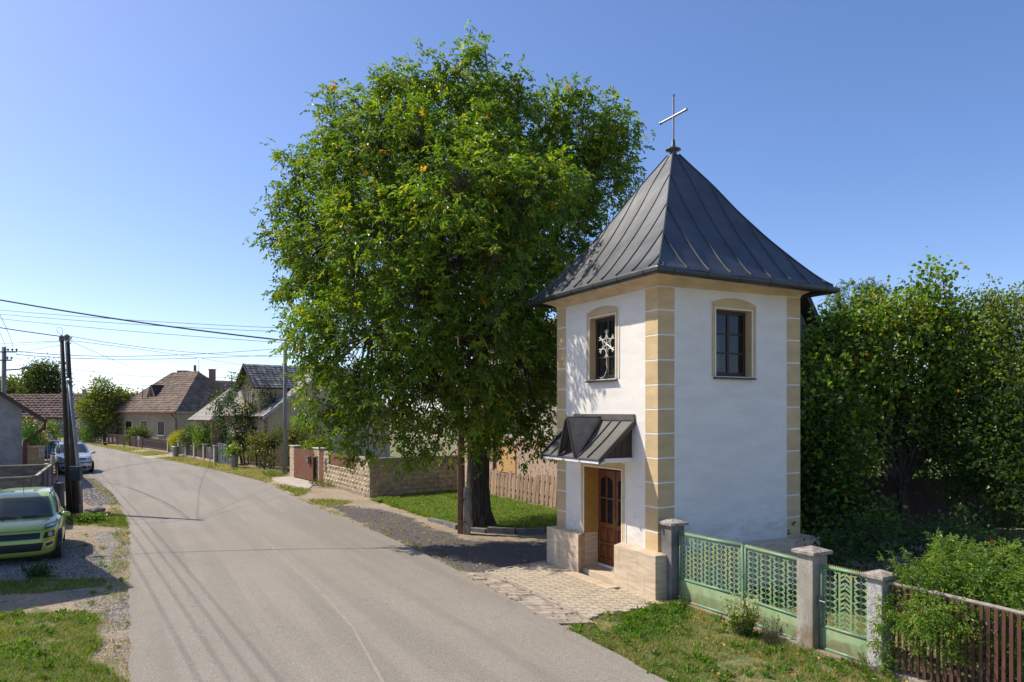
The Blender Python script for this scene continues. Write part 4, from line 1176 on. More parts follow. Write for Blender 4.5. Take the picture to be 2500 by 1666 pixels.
def block_wall(t, p0, p1, h, holes=(), bw=0.42, bh=0.19, z0=0.0):
    "courses of separate blocks on the face p0->p1 (outside on the right of the direction)"
    d = Vector((p1[0]-p0[0], p1[1]-p0[1])); Ln = d.length; d.normalize(); nrm = Vector((d.y, -d.x))
    an = math.atan2(d.y, d.x)
    Mi = ROOT[t.name].inverted()
    f = lambda a, b, z: Vector((p0[0]+d.x*a-nrm.x*b, p0[1]+d.y*a-nrm.y*b, z))
    rows = int(round((h-z0)/bh)); bh_ = (h-z0)/rows
    for r in range(rows):
        a = -(0.5*bw if r % 2 else 0)
        while a < Ln-0.01:
            a0, a1 = max(a, 0), min(a+bw, Ln)
            zc = z0+(r+.5)*bh_
            for hz in holes:
                if hz[2] < zc < hz[3]:
                    if a0 >= hz[0] and a1 <= hz[1]: a1 = a0
                    elif a0 < hz[0] < a1: a1 = hz[0]
                    elif a0 < hz[1] < a1: a0 = hz[1]
            if a1-a0 > .05:
                o = link('stone_block', smesh(a1-a0, bh_), t)
                o.location = Mi @ f((a0+a1)/2, 0.0, zc); o.rotation_euler = (0, 0, an)
            a += bw
    mb = MB(); As = sorted({0.0, Ln, *[x for hz in holes for x in hz[:2]]}); Zs = sorted({z0-.1, h, *[x for hz in holes for x in hz[2:] if x < h]})
    for a0, a1 in zip(As[:-1], As[1:]):
        for z0_, z1_ in zip(Zs[:-1], Zs[1:]):
            if any(hz[0] < (a0+a1)/2 < hz[1] and hz[2] < (z0_+z1_)/2 < hz[3] for hz in holes): continue
            i = len(mb.v)
            mb.v += [tuple(f(*p)) for p in ((a0, .008, z0_), (a1, .008, z0_), (a1, .24, z0_), (a0, .24, z0_), (a0, .008, z1_), (a1, .008, z1_), (a1, .24, z1_), (a0, .24, z1_))]
            for q in ((0,3,2,1),(4,5,6,7),(0,1,5,4),(1,2,6,5),(2,3,7,6),(3,0,4,7)): mb.f.append(tuple(i+k for k in q))
    mb.build('core', STONEM, t)
    return f
def V2(px, py): return G(px, py)
cA = G(903, 1216); cB = G(790, 1182.5); 
bw_t = thing('stone_block_wall', 'tan split stone garden wall with a brown board inset near the walnut', 'wall', tuple(cA))
Lf = (Vector(cB)-Vector(cA)).length
fW = block_wall(bw_t, cB, cA, HW, holes=[(Lf-5.6, Lf-1.75, 1.0, 9)])
mb = MB(fW); mb.box((Lf-5.62, Lf-1.73), (-.05, .26), (.955, 1.0)); mb.build('sill', TRAV, bw_t)
mb = MB(fW); mb.box((1.9, Lf-.5), (-.03, .0), (-.05, .15)); mb.build('footing', CONC, bw_t)
mb = MB(fW); mb.box((0.35, .5), (-.055, -.04), (.62, 1.28)); mb.build('letter_slot', CONCD, bw_t)
a = Lf-5.58
while a < Lf-1.8:
    mb = MB(fW); mb.box((a, a+.135), (.06, .085), (1.003, 1.56)); mb.build('board', BOARD, bw_t); a += .142
sideB = TW(17.9, 3.55, 0); cA2 = Vector((cA.x, cA.y, 0))
bw2 = thing('stone_block_wall', 'shaded side run of the stone block wall turning back from the street', 'wall', tuple(cA))
e2 = cA2+Vector((0.884, 0.467, 0))*4.25+Vector((-0.467, 0.884, 0))*0.55
block_wall(bw2, cA2, e2, HW)
# pillars and board gates beyond
def stone_pillar(p, w, d, h, label, cap=True):
    t = thing('stone_pillar', label, 'pillar', tuple(p), 0, 'stone pillars of the board gate')
    f = frame((p.x, p.y), (cB.x-cA.x, cB.y-cA.y))
    mb = MB(f); n = 8
    for k in range(n):
        e = random.Random(k).uniform(0, .012)
        mb.box((-e, w+e), (-d-e, e), (h*k/n+.004, h*(k+1)/n-.004))
    mb.box((.01, w-.01), (-d+.01, -.01), (0, h)); mb.build('shaft', STONE, t)
    if cap:
        mb = MB(f); mb.box((-.05, w+.05), (-d-.05, .05), (h, h+.045)); mb.build('capstone', TRAV, t, bevel=.01)
    return f
fP = frame((cB.x, cB.y), (G(718, 1167).x-cB.x, G(718, 1167).y-cB.y))
def board_gate(px0, py0, px1, py1, z0, z1, label, extra=None):
    p0, p1 = G(px0, py0), G(px1, py1)
    t = thing('board_gate', label, 'gate', tuple((p0+p1)/2), 0, 'brown board gates in the stone wall')
    L_ = (p1-p0).length; f = frame((p0.x, p0.y), (p1.x-p0.x, p1.y-p0.y))
    n = max(2, int(L_/.14)); w = L_/n
    for k in range(n):
        mb = MB(f); mb.box((k*w+.003, (k+1)*w-.003), (-.02, .01+.004*(k % 2)), (z0+.002*(k % 3), z1)); mb.build('board', BOARD, t)
    for z in (z0+.15, z1-.25):
        mb = MB(f); mb.box((0, L_), (-.06, -.022), (z, z+.06)); mb.build('rail', DKWOOD, t)
    return t, f, L_
fixp = frame
board_gate(789.5, 1182, 779.5, 1179, .05, 1.50, 'narrow brown board door beside the letter slot in the stone wall')
stone_pillar(G(779, 1178.5), 1.05, .32, 1.63, 'short stone pillar between the brown gate and the narrow door')
bt, bf, bl = board_gate(764.5, 1177.5, 718, 1167, .06, 1.56, 'wide brown board gate with a grey letter box on it')
mb = MB(bf); mb.box((.32, .58), (.02, .16), (.98, 1.22)); mb.box((.30, .60), (.015, .19), (1.22, 1.25)); mb.box((.38, .52), (.02, .1), (.86, .98)); o = mb.build('letter_box', CONCD); tag(o, 'small grey letter box hung on the wide brown board gate', 'letter box')
stone_pillar(G(717.5, 1166.8), .85, .34, 1.63, 'stone pillar at the far end of the wide brown board gate')
# retaining roof line behind wall: pale drive in front of the gate
DRV = mat('pale_concrete_drive', (0.50, 0.44, 0.36), (0.38, 0.32, 0.25), scale=1.5, rough=0.95, fine=0.12, fscale=30, bump=0.006, bscale=20)
mb = MB(); mb.prism([G(*p)-Vector((0, 0, .03)) for p in ((656, 1167), (712, 1166), (772, 1180), (752, 1196), (700, 1190))], [G(*p)+Vector((0, 0, .034)) for p in ((656, 1167), (712, 1166), (772, 1180), (752, 1196), (700, 1190))])
o = mb.build('driveway', DRV); o['kind'] = 'structure'
mb = MB(); mb.prism([G(*p)-Vector((0, 0, .03)) for p in ((341, 1117), (366, 1121), (440, 1115), (420, 1110))], [G(*p)+Vector((0, 0, .05)) for p in ((341, 1117), (366, 1121), (440, 1115), (420, 1110))])
o = mb.build('driveway', DRV); o['kind'] = 'structure'
mb = MB(); mb.prism([G(*p)-Vector((0, 0, .03)) for p in ((315, 1103), (330, 1105), (372, 1102), (350, 1099))], [G(*p)+Vector((0, 0, .04)) for p in ((315, 1103), (330, 1105), (372, 1102), (350, 1099))])
o = mb.build('garden_path', DRV); o['kind'] = 'structure'

# ------------------------------------------------------------------ wire lattice fence, grey gate, panel fence, picket fence, mesh fence
def seg(p0, p1):
    p0 = Vector((p0.x, p0.y, 0)); p1 = Vector((p1.x, p1.y, 0))
    return frame((p0.x, p0.y), (p1.x-p0.x, p1.y-p0.y)), (p1-p0).length
LAT = mat('brown_lattice', (0.20, 0.12, 0.075), (0.13, 0.08, 0.05), scale=8, rough=0.8, rnd=.1)
f, L_ = seg(G(693, 1154), G(590, 1134))
t = thing('lattice_fence', 'brown woven lattice fence half hidden by a climbing shrub', 'fence', tuple(G(640, 1143)))
nb = int(L_/.11)
for k in range(nb):
    a = k*L_/nb; mb = MB(f)
    for j in range(15):
        z = .12+j*.078; mb.box((a, a+.06), (-.02 if (j+k) % 2 else .0, -.005 if (j+k) % 2 else .015), (z, z+.05))
    mb.box((a+.02, a+.04), (-.004, -.001), (.1, 1.28)); mb.build('lattice_strip', LAT, t)
for k in range(6):
    mb = MB(f); a = k*L_/5-.03; mb.box((a, a+.06), (.02, .08), (0, 1.30)); mb.build('post', DKWOOD, t)
for z in (.1, 1.26):
    mb = MB(f); mb.box((0, L_), (-.03, .02), (z-.025, z+.01)); mb.build('rail', DKWOOD, t)
mb = MB(f); mb.box((0, L_), (-.1, .1), (-.05, .08)); mb.build('footing', CONC, t)

GREYG = mat('blue_grey_metal', (0.10, 0.125, 0.145), (0.14, 0.16, 0.175), scale=3, rough=0.5, metal=.2, rnd=.05)
f, L_ = seg(G(570, 1136.5), G(531.5, 1130.5))
t = thing('metal_gate', 'blue grey sheet metal gate with raised ribs beside the brown lattice fence', 'gate', tuple(G(550, 1133)))
n = 6; w = L_/n
for k in range(n):
    mb = MB(f); a = k*w
    mb.hexa([(a+.01, .0, .1), (a+w-.01, .0, .1), (a+w-.01, .02, .1), (a+.01, .02, .1), (a+.01, .0, 1.28), (a+w-.01, .0, 1.28), (a+w-.01, .02, 1.28), (a+.01, .02, 1.28)])
    mb.prism([(a+.02, -.0, .15), (a+w/2, -.05, .7), (a+w-.02, 0, .15)], [(a+.02, -.001, .16), (a+w/2, .0, .7), (a+w-.02, -.001, .16)])
    mb.prism([(a+.02, -.0, 1.25), (a+w/2, -.05, .7), (a+w-.02, 0, 1.25)], [(a+.02, .001, 1.24), (a+w/2, .0, .7), (a+w-.02, .001, 1.24)])
    mb.build('gate_panel', GREYG, t)
for z in (.06, 1.28):
    mb = MB(f); mb.box((0, L_), (-.02, .05), (z, z+.06)); mb.build('rail', GREYG, t)
for k in range(n+1):
    mb = MB(f); mb.box((k*w-.03, k*w+.03), (-.025, .045), (.05, 1.3)); mb.build('post', GREYG, t)

PINK = mat('pinkish_render', (0.46, 0.37, 0.30), (0.36, 0.29, 0.24), scale=6, rough=0.95, fine=.1, fscale=30)
BLKP = mat('dark_plum_panel', (0.035, 0.024, 0.030), (0.05, 0.033, 0.038), scale=4, rough=0.6, rnd=.1)
t = thing('panel_fence', 'low fence of dark panels between pinkish rendered posts and a low plinth', 'fence', tuple(G(478, 1120)))
pp = [G(528.5, 1130.5), G(502, 1124.5), G(479, 1120), G(458, 1116.8), G(440, 1114), G(414, 1109)]
for i, p in enumerate(pp):
    f, _ = seg(p, pp[i+1] if i < 5 else p+(p-pp[i-1]))
    mb = MB(f); mb.box((0, .28), (-.14, .14), (-.1, 1.10)); mb.box((-.04, .32), (-.18, .18), (1.10, 1.17)); mb.build('post', PINK, t, bevel=.015)
    if i < 5:
        f, L_ = seg(p, pp[i+1]); hh_ = 1.0
        mb = MB(f); mb.box((.29, L_-.01), (-.09, .09), (-.1, .16)); mb.build('footing', PINK, t)
        n = 4; w = (L_-.3)/n
        for k in range(n):
            if i == 4 and k < 1: continue
            mb = MB(f); mb.box((.295+k*w, .295+(k+1)*w-.012), (-.02, .02), (.22, hh_)); mb.build('panel', BLKP, t)
# brown picket fence
MAR = mat('maroon_paint', (0.085, 0.035, 0.035), (0.06, 0.026, 0.026), scale=5, rough=0.6, rnd=.12)
f, L_ = seg(G(410, 1105.2), G(351, 1096))
t = thing('picket_fence', 'thin maroon picket fence in front of the house with the brown tiled roof', 'fence', tuple(G(380, 1100)))
n = int(L_/.17)
for k in range(n):
    mb = MB(f); a = k*L_/n; mb.box((a, a+.07), (-.015, .015), (.12, 1.0+(.08 if k % 6 == 0 else 0))); mb.build('picket', MAR, t)
for z in (.2, .8):
    mb = MB(f); mb.box((0, L_), (.016, .05), (z, z+.05)); mb.build('rail', MAR, t)
mb = MB(f); mb.box((0, L_), (-.08, .08), (-.1, .12)); mb.build('footing', PINK, t)
# wire mesh fence on rusty posts, and its far continuation
def meshmat():
    m = bpy.data.materials.new('wire_mesh'); m.use_nodes = True
    N = m.node_tree.nodes; L = m.node_tree.links
    b = N['Principled BSDF']; b.inputs['Base Color'].default_value = (.16, .10, .07, 1); b.inputs['Roughness'].default_value = .6
    return m
RUST = mat('rusty_brown_post', (0.20, 0.085, 0.055), (0.13, 0.06, 0.04), scale=7, rough=.75, rnd=.1)
WIREM = meshmat()
t = thing('mesh_fence', 'wire mesh fence on rusty brown posts curving past the far house', 'fence', tuple(G(300, 1089)))
mp = [G(349, 1095.6), G(333.5, 1092.3), G(318, 1089.8), G(303, 1087.8), G(288.4, 1086), G(275, 1084.8), G(265.5, 1084.2)]
for i, p in enumerate(mp):
    mb = MB(); mb.box((p.x-.08, p.x+.08), (p.y-.08, p.y+.08), (-.1, 1.10)); mb.build('post', RUST, t)
    if i < len(mp)-1:
        f, L_ = seg(p, mp[i+1]); mb = MB(f)
        n = int(L_/.12)
        for k in range(n):
            a = k*L_/n; mb.box((a, a+.02), (0, .02), (.1, 1.0))
        for k in range(9): mb.box((0, L_), (.012, .02), (.1+k*.11, .112+k*.11))
        mb.build('wire_panel', WIREM, t)
        mb = MB(f); mb.box((0, L_), (-.03, .03), (1.0, 1.03)); mb.build('top_rail', RUST, t)
t = thing('garden_gate', 'dark openwork garden gate at the end of the wire mesh fence', 'gate', tuple(G(245, 1081)))
f, L_ = seg(G(264, 1083.5), G(233, 1081))
for k in range(9):
    mb = MB(f); a = k*(L_-.1)/8; mb.box((a, a+.08), (0, .05), (.15, 1.15)); mb.build('bar', BLKP, t)
for z in (.2, .65, 1.1):
    mb = MB(f); mb.box((0, L_), (.0, .06), (z, z+.07)); mb.build('rail', BLKP, t)
f, L_ = seg(G(232, 1080.8), G(196, 1077.8))
t = thing('wire_fence', 'overgrown wire fence on rusty posts next to the priority road sign', 'fence', tuple(G(214, 1079)))
for k in range(5):
    mb = MB(f); a = k*L_/4; mb.box((a-.05, a+.05), (-.05, .05), (-.1, 1.1)); mb.build('post', RUST, t)
mb = MB(f); mb.box((0, L_), (-.02, .02), (1.03, 1.08)); mb.build('top_rail', RUST, t)
mb = MB(f)
for k in range(int(L_/.15)): mb.box((k*.15, k*.15+.015), (0, .015), (.1, 1.03))
mb.build('wire_panel', WIREM, t)

# ------------------------------------------------------------------ bins and marker posts
ZINC = mat('galvanised_zinc', (0.30, 0.33, 0.35), (0.21, 0.235, 0.25), scale=4, rough=.45, metal=.55)
def bin_(p, h, label, plant=False):
    t = thing('dustbin', label, 'dustbin', tuple(p), 0, 'galvanised dustbins at the fences')
    mb = MB(); mb.lathe((p.x, p.y, 0), [(.19, 0), (.195, .03), (.225, h*.5), (.228, h*.52), (.235, h*.85), (.25, h-.08)], 20); mb.build('drum', ZINC, t, smooth=True)
    mb = MB(); mb.lathe((p.x, p.y, h-.09), [(.262, 0), (.268, .03), (.255, .06), (.14, .085), (.02, .09)], 20); mb.build('lid', ZINC, t, smooth=True)
    for s in (-1, 1):
        mb = MB(); mb.tube([(p.x+s*.24, p.y-.06, h*.62), (p.x+s*.285, p.y-.03, h*.66), (p.x+s*.285, p.y+.03, h*.66), (p.x+s*.24, p.y+.06, h*.62)], .012, 5); mb.build('handle', ZINC, t)
    return t
bin_(G(428.5, 1115.8), .82, 'galvanised dustbin standing on the concrete path by the dark panel fence')
bin_(G(572, 1142.6), .82, 'dented galvanised dustbin in front of the lattice fence beside the grey gate')
MARK = mat('pale_grey_plastic', (0.60, 0.60, 0.58), (0.5, 0.5, .49), rough=.6)
for p, h, lb in ((G(512.5, 1132.5), 1.10, 'pale utility marker post in the grass before the dark panel fence'), (G(338, 1096.3), 1.18, 'pale utility marker post in the grass before the wire mesh fence')):
    t = thing('marker_post', lb, 'marker post', tuple(p), 0, 'utility marker posts')
    mb = MB(); mb.tube([(p.x, p.y, -.1), (p.x, p.y, h-.3)], .035, 8); mb.build('pole', MARK, t)
    mb = MB(); mb.box((p.x-.075, p.x+.075), (p.y-.06, p.y+.06), (h-.36, h)); mb.build('box_head', MARK, t, bevel=.01)
p = G(257, 1088.5)
mb = MB(); mb.box((p.x-.14, p.x+.14), (p.y-.1, p.y+.1), (0, .32)); o = mb.build('meter_box', BLKP, bevel=.02); tag(o, 'small dark box in the grass by the garden gate', 'box')
# ------------------------------------------------------------------ roofs in courses
def courses(parent, EL, ER, RL, RR, n, m_, tile_w=.3, lift=.035, seed=0, name='tile_course', jitter=0.3):
    "sloping plane from eave EL-ER to ridge RL-RR as n separate courses with single tile steps"
    EL, ER, RL, RR = map(Vector, (EL, ER, RL, RR)); r = random.Random(seed)
    nrm = (ER-EL).cross((RL+RR)/2-(EL+ER)/2).normalized()
    if nrm.z < 0: nrm = -nrm
    for k in range(n):
        s0, s1 = k/n, (k+1)/n+0.02
        a0, b0 = EL.lerp(RL, s0), ER.lerp(RR, s0); a1, b1 = EL.lerp(RL, min(s1, 1)), ER.lerp(RR, min(s1, 1))
        w = (b0-a0).length; nt = max(1, int(w/tile_w)); mb = MB()
        for j in range(nt):
            t0, t1 = j/nt, (j+1)/nt
            g = 0.04/nt*tile_w/tile_w
            l0 = lift*(1+r.uniform(-jitter, jitter)); l1 = l0*.9
            p = [a0.lerp(b0, t0+g)+nrm*l0, a0.lerp(b0, t1-g)+nrm*l1, a1.lerp(b1, t1-g)+nrm*.008, a1.lerp(b1, t0+g)+nrm*.008]
            mid = a0.lerp(b0, (t0+t1)/2)+nrm*(l0+lift*.55); mid1 = a1.lerp(b1, (t0+t1)/2)+nrm*(lift*.5)
            i = len(mb.v); mb.v += [tuple(q) for q in (p[0], mid, p[1], p[2], mid1, p[3], a0.lerp(b0, t0+g)-nrm*.02, a0.lerp(b0, t1-g)-nrm*.02)]
            mb.f += [(i, i+1, i+4, i+5), (i+1, i+2, i+3, i+4), (i, i+6, i+7, i+2, i+1)]
        mb.build(name, m_, parent)
    mb = MB(); mb.prism([EL-nrm*.10, ER-nrm*.10, RR-nrm*.10, RL-nrm*.10], [EL, ER, RR, RL]); fix_normals(mb.build('roof_deck', DKWOOD, parent))
TILE = mat('brown_clay_tile', (0.28, 0.19, 0.132), (0.135, 0.095, 0.072), scale=1.6, rough=0.9, fine=0.3, fscale=9, rnd=.12)
TILED = mat('weathered_red_tile', (0.22, 0.13, 0.098), (0.10, 0.068, 0.058), scale=2, rough=0.9, fine=0.4, fscale=5, rnd=.12)
SHIN = mat('grey_lichen_shingle', (0.36, 0.33, 0.29), (0.14, 0.13, 0.12), scale=2.4, rough=0.95, fine=0.3, fscale=9, rnd=.12)
SHIN2 = mat('pale_grey_shingle', (0.40, 0.36, 0.31), (0.28, 0.25, 0.22), scale=2.4, rough=0.95, fine=0.15, fscale=9, rnd=.06)
BEIGE = mat('beige_render', (0.43, 0.335, 0.225), (0.33, 0.26, 0.18), scale=.9, rough=0.95, fine=.08, fscale=6)
CREAM = mat('cream_render', (0.55, 0.435, 0.26), (0.47, 0.375, 0.23), scale=.8, rough=0.95, fine=.05, fscale=6)
GREYR = mat('grey_render', (0.40, 0.385, 0.37), (0.30, 0.29, 0.275), scale=1.6, rough=0.97, bump=.03, bscale=9, fine=.12, fscale=8)
GREYR2 = mat('stained_grey_wall', (0.30, 0.27, 0.23), (0.19, 0.175, 0.155), scale=.5, rough=0.97, fine=.1, fscale=3)
BRICK = mat('old_brick', (0.33, 0.17, 0.12), (0.22, 0.12, 0.09), scale=6, rough=.9, fine=.2, fscale=14)
GUTB = mat('copper_brown_gutter', (0.20, 0.09, 0.055), (0.15, 0.07, 0.045), rough=.5, metal=.3)
REDP = mat('dark_red_pipe', (0.17, 0.028, 0.025), (0.12, 0.02, 0.02), scale=4, rough=.4)
WFR = mat('white_window_frame', (0.70, 0.69, 0.66), rough=.6)
BFR = mat('red_brown_window_frame', (0.17, 0.05, 0.025), (0.11, .035, .02), rough=.5)

def house_window(f, a0, a1, z0, z1, parent, b=0.0, reveal=WFR, fr=BFR, out=-1):
    "window on wall plane b=const; outside towards out*b"
    o_ = out
    mb = MB(f); w = .055
    for (x0, x1, y0, y1) in ((a0-w, a0, z0, z1), (a1, a1+w, z0, z1), (a0-w, a1+w, z1, z1+w), ):
        mb.box((x0, x1), (b+o_*.03, b-o_*.01), (y0, y1))
    mb.box((a0-w-.03, a1+w+.03), (b+o_*.10, b), (z0-.06, z0))
    win = mb.build('window', reveal, parent)
    mb = MB(f); t = .06
    for (x0, x1, y0, y1) in ((a0, a0+t, z0, z1), (a1-t, a1, z0, z1), (a0+t, a1-t, z1-t, z1), (a0+t, a1-t, z0, z0+t), ((a0+a1)/2-t/2, (a0+a1)/2+t/2, z0+t, z1-t)):
        mb.box((x0, x1), (b+o_*.012, b+o_*.002), (y0, y1))
    mb.build('sash', fr, win)
    mb = MB(f); mb.box((a0+.02, a1-.02), (b+o_*.006, b+o_*.001), (z0+.02, z1-.02)); mb.build('pane', GLASSD, win)
    return win

# ---- house with the brown tiled hipped roof
hA = (-30.2, 66.0); fA0 = frame(hA, (-.82, .57), (.57, .82)); KA = 1.13
def fA(a, b, z):
    p = fA0(a, b, z)
    return Vector((p.x*KA, p.y*KA, CAM_H+(p.z-CAM_H)*KA))
tA = thing('tiled_house', 'beige single storey house with big brown hipped tile roof and three street windows', 'house', (fA(5.3, 4, 0)[0], fA(5.3, 4, 0)[1], 0))
mb = MB(fA); mb.box((0, 10.7), (0, 8.0), (-.1, 3.35)); mb.build('wall', BEIGE, tA)
mb = MB(fA); mb.box((-.01, 10.71), (-.05, 8.05), (2.62, 2.70)); mb.build('string_course', BEIGE, tA)
mb = MB(fA); mb.box((-.03, 10.73), (-.06, 8.06), (-.1, .95)); mb.build('base_course', GREYR2, tA)
# windows placed by where they sit along the front
for a in (2.15, 5.1, 7.9): house_window(fA, a, a+1.1, 1.30, 2.58, tA)
rA = MB(fA); rA.box((-.25, 10.95), (-.25, 8.25), (3.35, 3.42)); rA = rA.build('roof', GUTB, tA)
e = .42; ze = 3.42
c4 = [fA(-e, -e, ze), fA(10.7+e, -e, ze), fA(10.7+e, 8+e, ze), fA(-e, 8+e, ze)]
r1, r2 = fA(3.1, 4, 7.33), fA(7.7, 4, 7.33)
courses(rA, c4[0], c4[1], r1, r2, 18, TILE, .32, .065, 1)
courses(rA, c4[3], c4[0], r1, r1, 18, TILE, .32, .065, 2)
courses(rA, c4[1], c4[2], r2, r2, 9, TILE, .6, .04, 3)
courses(rA, c4[2], c4[3], r2, r1, 9, TILE, .6, .04, 4)
mb = MB(); mb.tube([r1, r2], .12, 6); mb.build('ridge_cap', TILE, rA)
for cc, rr_ in ((c4[0], r1), (c4[1], r2)):
    mb = MB(); mb.tube([cc+Vector((0, 0, .06)), rr_+Vector((0, 0, .03))], .10, 6); mb.build('hip_cap', TILE, rA)
# gutters, downpipes
mb = MB(fA); mb.box((-e, 10.7+e), (-e-.12, -e), (3.36, 3.46)); mb.build('gutter', GUTB, rA)
mb = MB(fA); mb.box((-e-.12, -e), (-e, 8+e), (3.36, 3.46)); mb.build('gutter', ZINC, rA)
for a in (0.15, 10.55):
    mb = MB(fA); mb.tube([(a+.1, -e-.06, 3.38), (a+.1, -e+.0, 3.2), (a, -.08, 2.8), (a, -.08, .3)], .06, 7); mb.build('downpipe', GUTB, tA)
# eyebrow dormer (little triangular gablet on the street slope)
ds = 0.40; dz0 = ze+(7.33-ze)*.36; d0 = (4+e)*.36-e; d1 = (4+e)*.60-e
mb = MB(fA); ad = 6.55
F0 = [(ad-.75, d0, dz0), (ad+.75, d0, dz0), (ad, d0, dz0+1.25)]; Bk = (ad, d1+.25, dz0+1.25)
mb.poly([F0[0], F0[2], Bk]); mb.poly([F0[1], Bk, F0[2]]); dm = mb.build('dormer', DKWOOD, rA, solid=.05)
mb = MB(fA); mb.prism([(ad-.68, d0+.04, dz0+.02), (ad+.68, d0+.04, dz0+.02), (ad, d0+.04, dz0+1.12)], [(ad-.68, d0+.08, dz0+.02), (ad+.68, d0+.08, dz0+.02), (ad, d0+.08, dz0+1.12)]); mb.build('dormer_face', GREYR2, dm)
mb = MB(fA); mb.prism([(ad-.32, d0+.0, dz0+.1), (ad+.32, d0+.0, dz0+.1), (ad, d0+.0, dz0+.75)], [(ad-.32, d0+.035, dz0+.1), (ad+.32, d0+.035, dz0+.1), (ad, d0+.035, dz0+.75)]); mb.build('pane', GLASSD, dm)
for s in (-1, 1):
    mb = MB(fA); mb.tube([(ad+s*.75, d0-.02, dz0), (ad, d0-.02, dz0+1.25)], .045, 4); mb.build('trim', GREYW, dm)
def chimney(par, p, w, h, m_=BRICK, cap=True, name='chimney'):
    mb = MB(); z0 = p[2]; x, y = p[0], p[1]
    mb.box((x-w/2, x+w/2), (y-w/2, y+w/2), (z0-1.2, z0+h)); c = mb.build(name, m_, par)
    if cap:
        mb = MB(); mb.box((x-w/2-.06, x+w/2+.06), (y-w/2-.06, y+w/2+.06), (z0+h, z0+h+.09)); mb.build('cap', CONCD, c)
    return c
chimney(rA, fA(2.4, 5.0, 6.8), .55, .85)
chimney(rA, fA(6.6, 4.6, 7.2), 1.1, .35, CONCD)
chimney(rA, fA(4.7, 4.6, 7.2), .22, 1.0, CONCD, False)
def antenna(label, p, h, par=None):
    mb = MB(); mb.tube([(p[0], p[1], p[2]-.5), (p[0], p[1], p[2]+h)], .03, 5)
    mb.tube([(p[0]-.35, p[1]+.2, p[2]+h-.05), (p[0]+.35, p[1]-.2, p[2]+h-.2)], .022, 4)
    for k in range(4):
        x = -.3+.2*k; mb.tube([(p[0]+x-.1, p[1]-.15, p[2]+h-.07-.05*k), (p[0]+x+.1, p[1]+.15, p[2]+h-.07-.05*k)], .015, 4)
    o = mb.build('roof_antenna', STEEL, par); return o
antenna('', fA(3.4, 4.2, 7.2), 1.75, rA)
mb = MB(); p = fA(7.6, .9, 4.9); mb.tube([(p[0], p[1], 4.6), (p[0], p[1], 6.05)], .04, 5); mb.tube([(p[0]-.25, p[1], 5.95), (p[0]+.25, p[1], 5.9)], .03, 4); mb.build('roof_mast', DKWOOD, rA)
# rear wing
wA = MB(fA); wA.box((1.9, 7.5), (8.0, 17), (-.1, 3.35)); wA.build('wall', BEIGE, tA)
courses(rA, fA(1.5, 5.5, 3.42), fA(1.5, 17, 3.42), fA(4.7, 5.5, 6.65), fA(4.7, 17, 6.65), 14, TILE, .4, .04, 7)
courses(rA, fA(7.9, 5.5, 3.42), fA(7.9, 17, 3.42), fA(4.7, 5.5, 6.65), fA(4.7, 17, 6.65), 7, TILE, .8, .04, 8)
mb = MB(fA); mb.box((9.9, 10.15), (-.075, -.06), (2.45, 2.75)); mb.build('house_number_plate', WFR, tA)

# ---- cream house with grey shingle roofs
hB = (-15.7, 47.0); fB = frame(hB, (-.67, .74), (.74, .67))
tB = thing('cream_house', 'cream house with grey shingled gables half hidden behind shrubs and the walnut', 'house', (fB(4.5, 4.5, 0)[0], fB(4.5, 4.5, 0)[1], 0))
mb = MB(fB)
mb.prism([(0, 0, -.1), (0, 9.2, -.1), (0, 9.2, 3.4), (0, 4.6, 6.75), (0, 0, 3.4)], [(9.5, 0, -.1), (9.5, 9.2, -.1), (9.5, 9.2, 3.4), (9.5, 4.6, 6.75), (9.5, 0, 3.4)]); fix_normals(mb.build('wall', CREAM, tB))
rB = MB(fB); rB.box((.05, 9.45), (-.3, -.2), (3.2, 3.3)); rB = rB.build('roof', GUTB, tB)
o_ = .35; sl = (6.75-3.4)/4.6
courses(rB, fB(-o_, -.45, 3.4-.45*sl+.08), fB(9.85, -.45, 3.4-.45*sl+.08), fB(-o_, 4.6, 6.83), fB(9.85, 4.6, 6.83), 15, SHIN2, .4, .03, 11)
courses(rB, fB(-o_, 9.65, 3.4-.45*sl+.08), fB(9.85, 9.65, 3.4-.45*sl+.08), fB(-o_, 4.6, 6.83), fB(9.85, 4.6, 6.83), 8, SHIN2, .8, .03, 12)
mb = MB(fB)
for (b0, z0, b1, z1) in ((-.5, 3.35-.45*sl, 4.6, 6.78), (9.7, 3.35-.45*sl, 4.6, 6.78)):
    mb.hexa([(-o_-.03, b0, z0-.12), (-o_+.01, b0, z0-.12), (-o_+.01, b1, z1-.12), (-o_-.03, b1, z1-.12), (-o_-.03, b0, z0+.06), (-o_+.01, b0, z0+.06), (-o_+.01, b1, z1+.06), (-o_-.03, b1, z1+.06)])
mb.build('rake_board', ZINC, rB)
# street facing cross gable
ga, gb, gz0, gz1 = 1.2, 4.2, 5.25, 6.65
mb = MB(fB)
mb.prism([(ga, -.06, 2.9), (gb, -.06, 2.9), (gb, -.06, gz0), ((ga+gb)/2, -.06, gz1-.08), (ga, -.06, gz0)], [(ga, 4.5, 2.9), (gb, 4.5, 2.9), (gb, 4.5, gz0), ((ga+gb)/2, 4.5, gz1-.08), (ga, 4.5, gz0)]); fix_normals(mb.build('gable', CREAM, tB))
gm = (ga+gb)/2; ov = .5; sg = (gz1-gz0)/(gm-ga); oe = .22
courses(rB, fB(ga-oe, -ov, gz0-oe*sg), fB(ga-oe, 8.8, gz0-oe*sg), fB(gm, -ov, gz1), fB(gm, 8.8, gz1), 10, SHIN, .35, .035, 13)
courses(rB, fB(gb+oe, -ov, gz0-oe*sg), fB(gb+oe, 4.6, gz0-oe*sg), fB(gm, -ov, gz1), fB(gm, 4.6, gz1), 10, SHIN, .35, .035, 14)
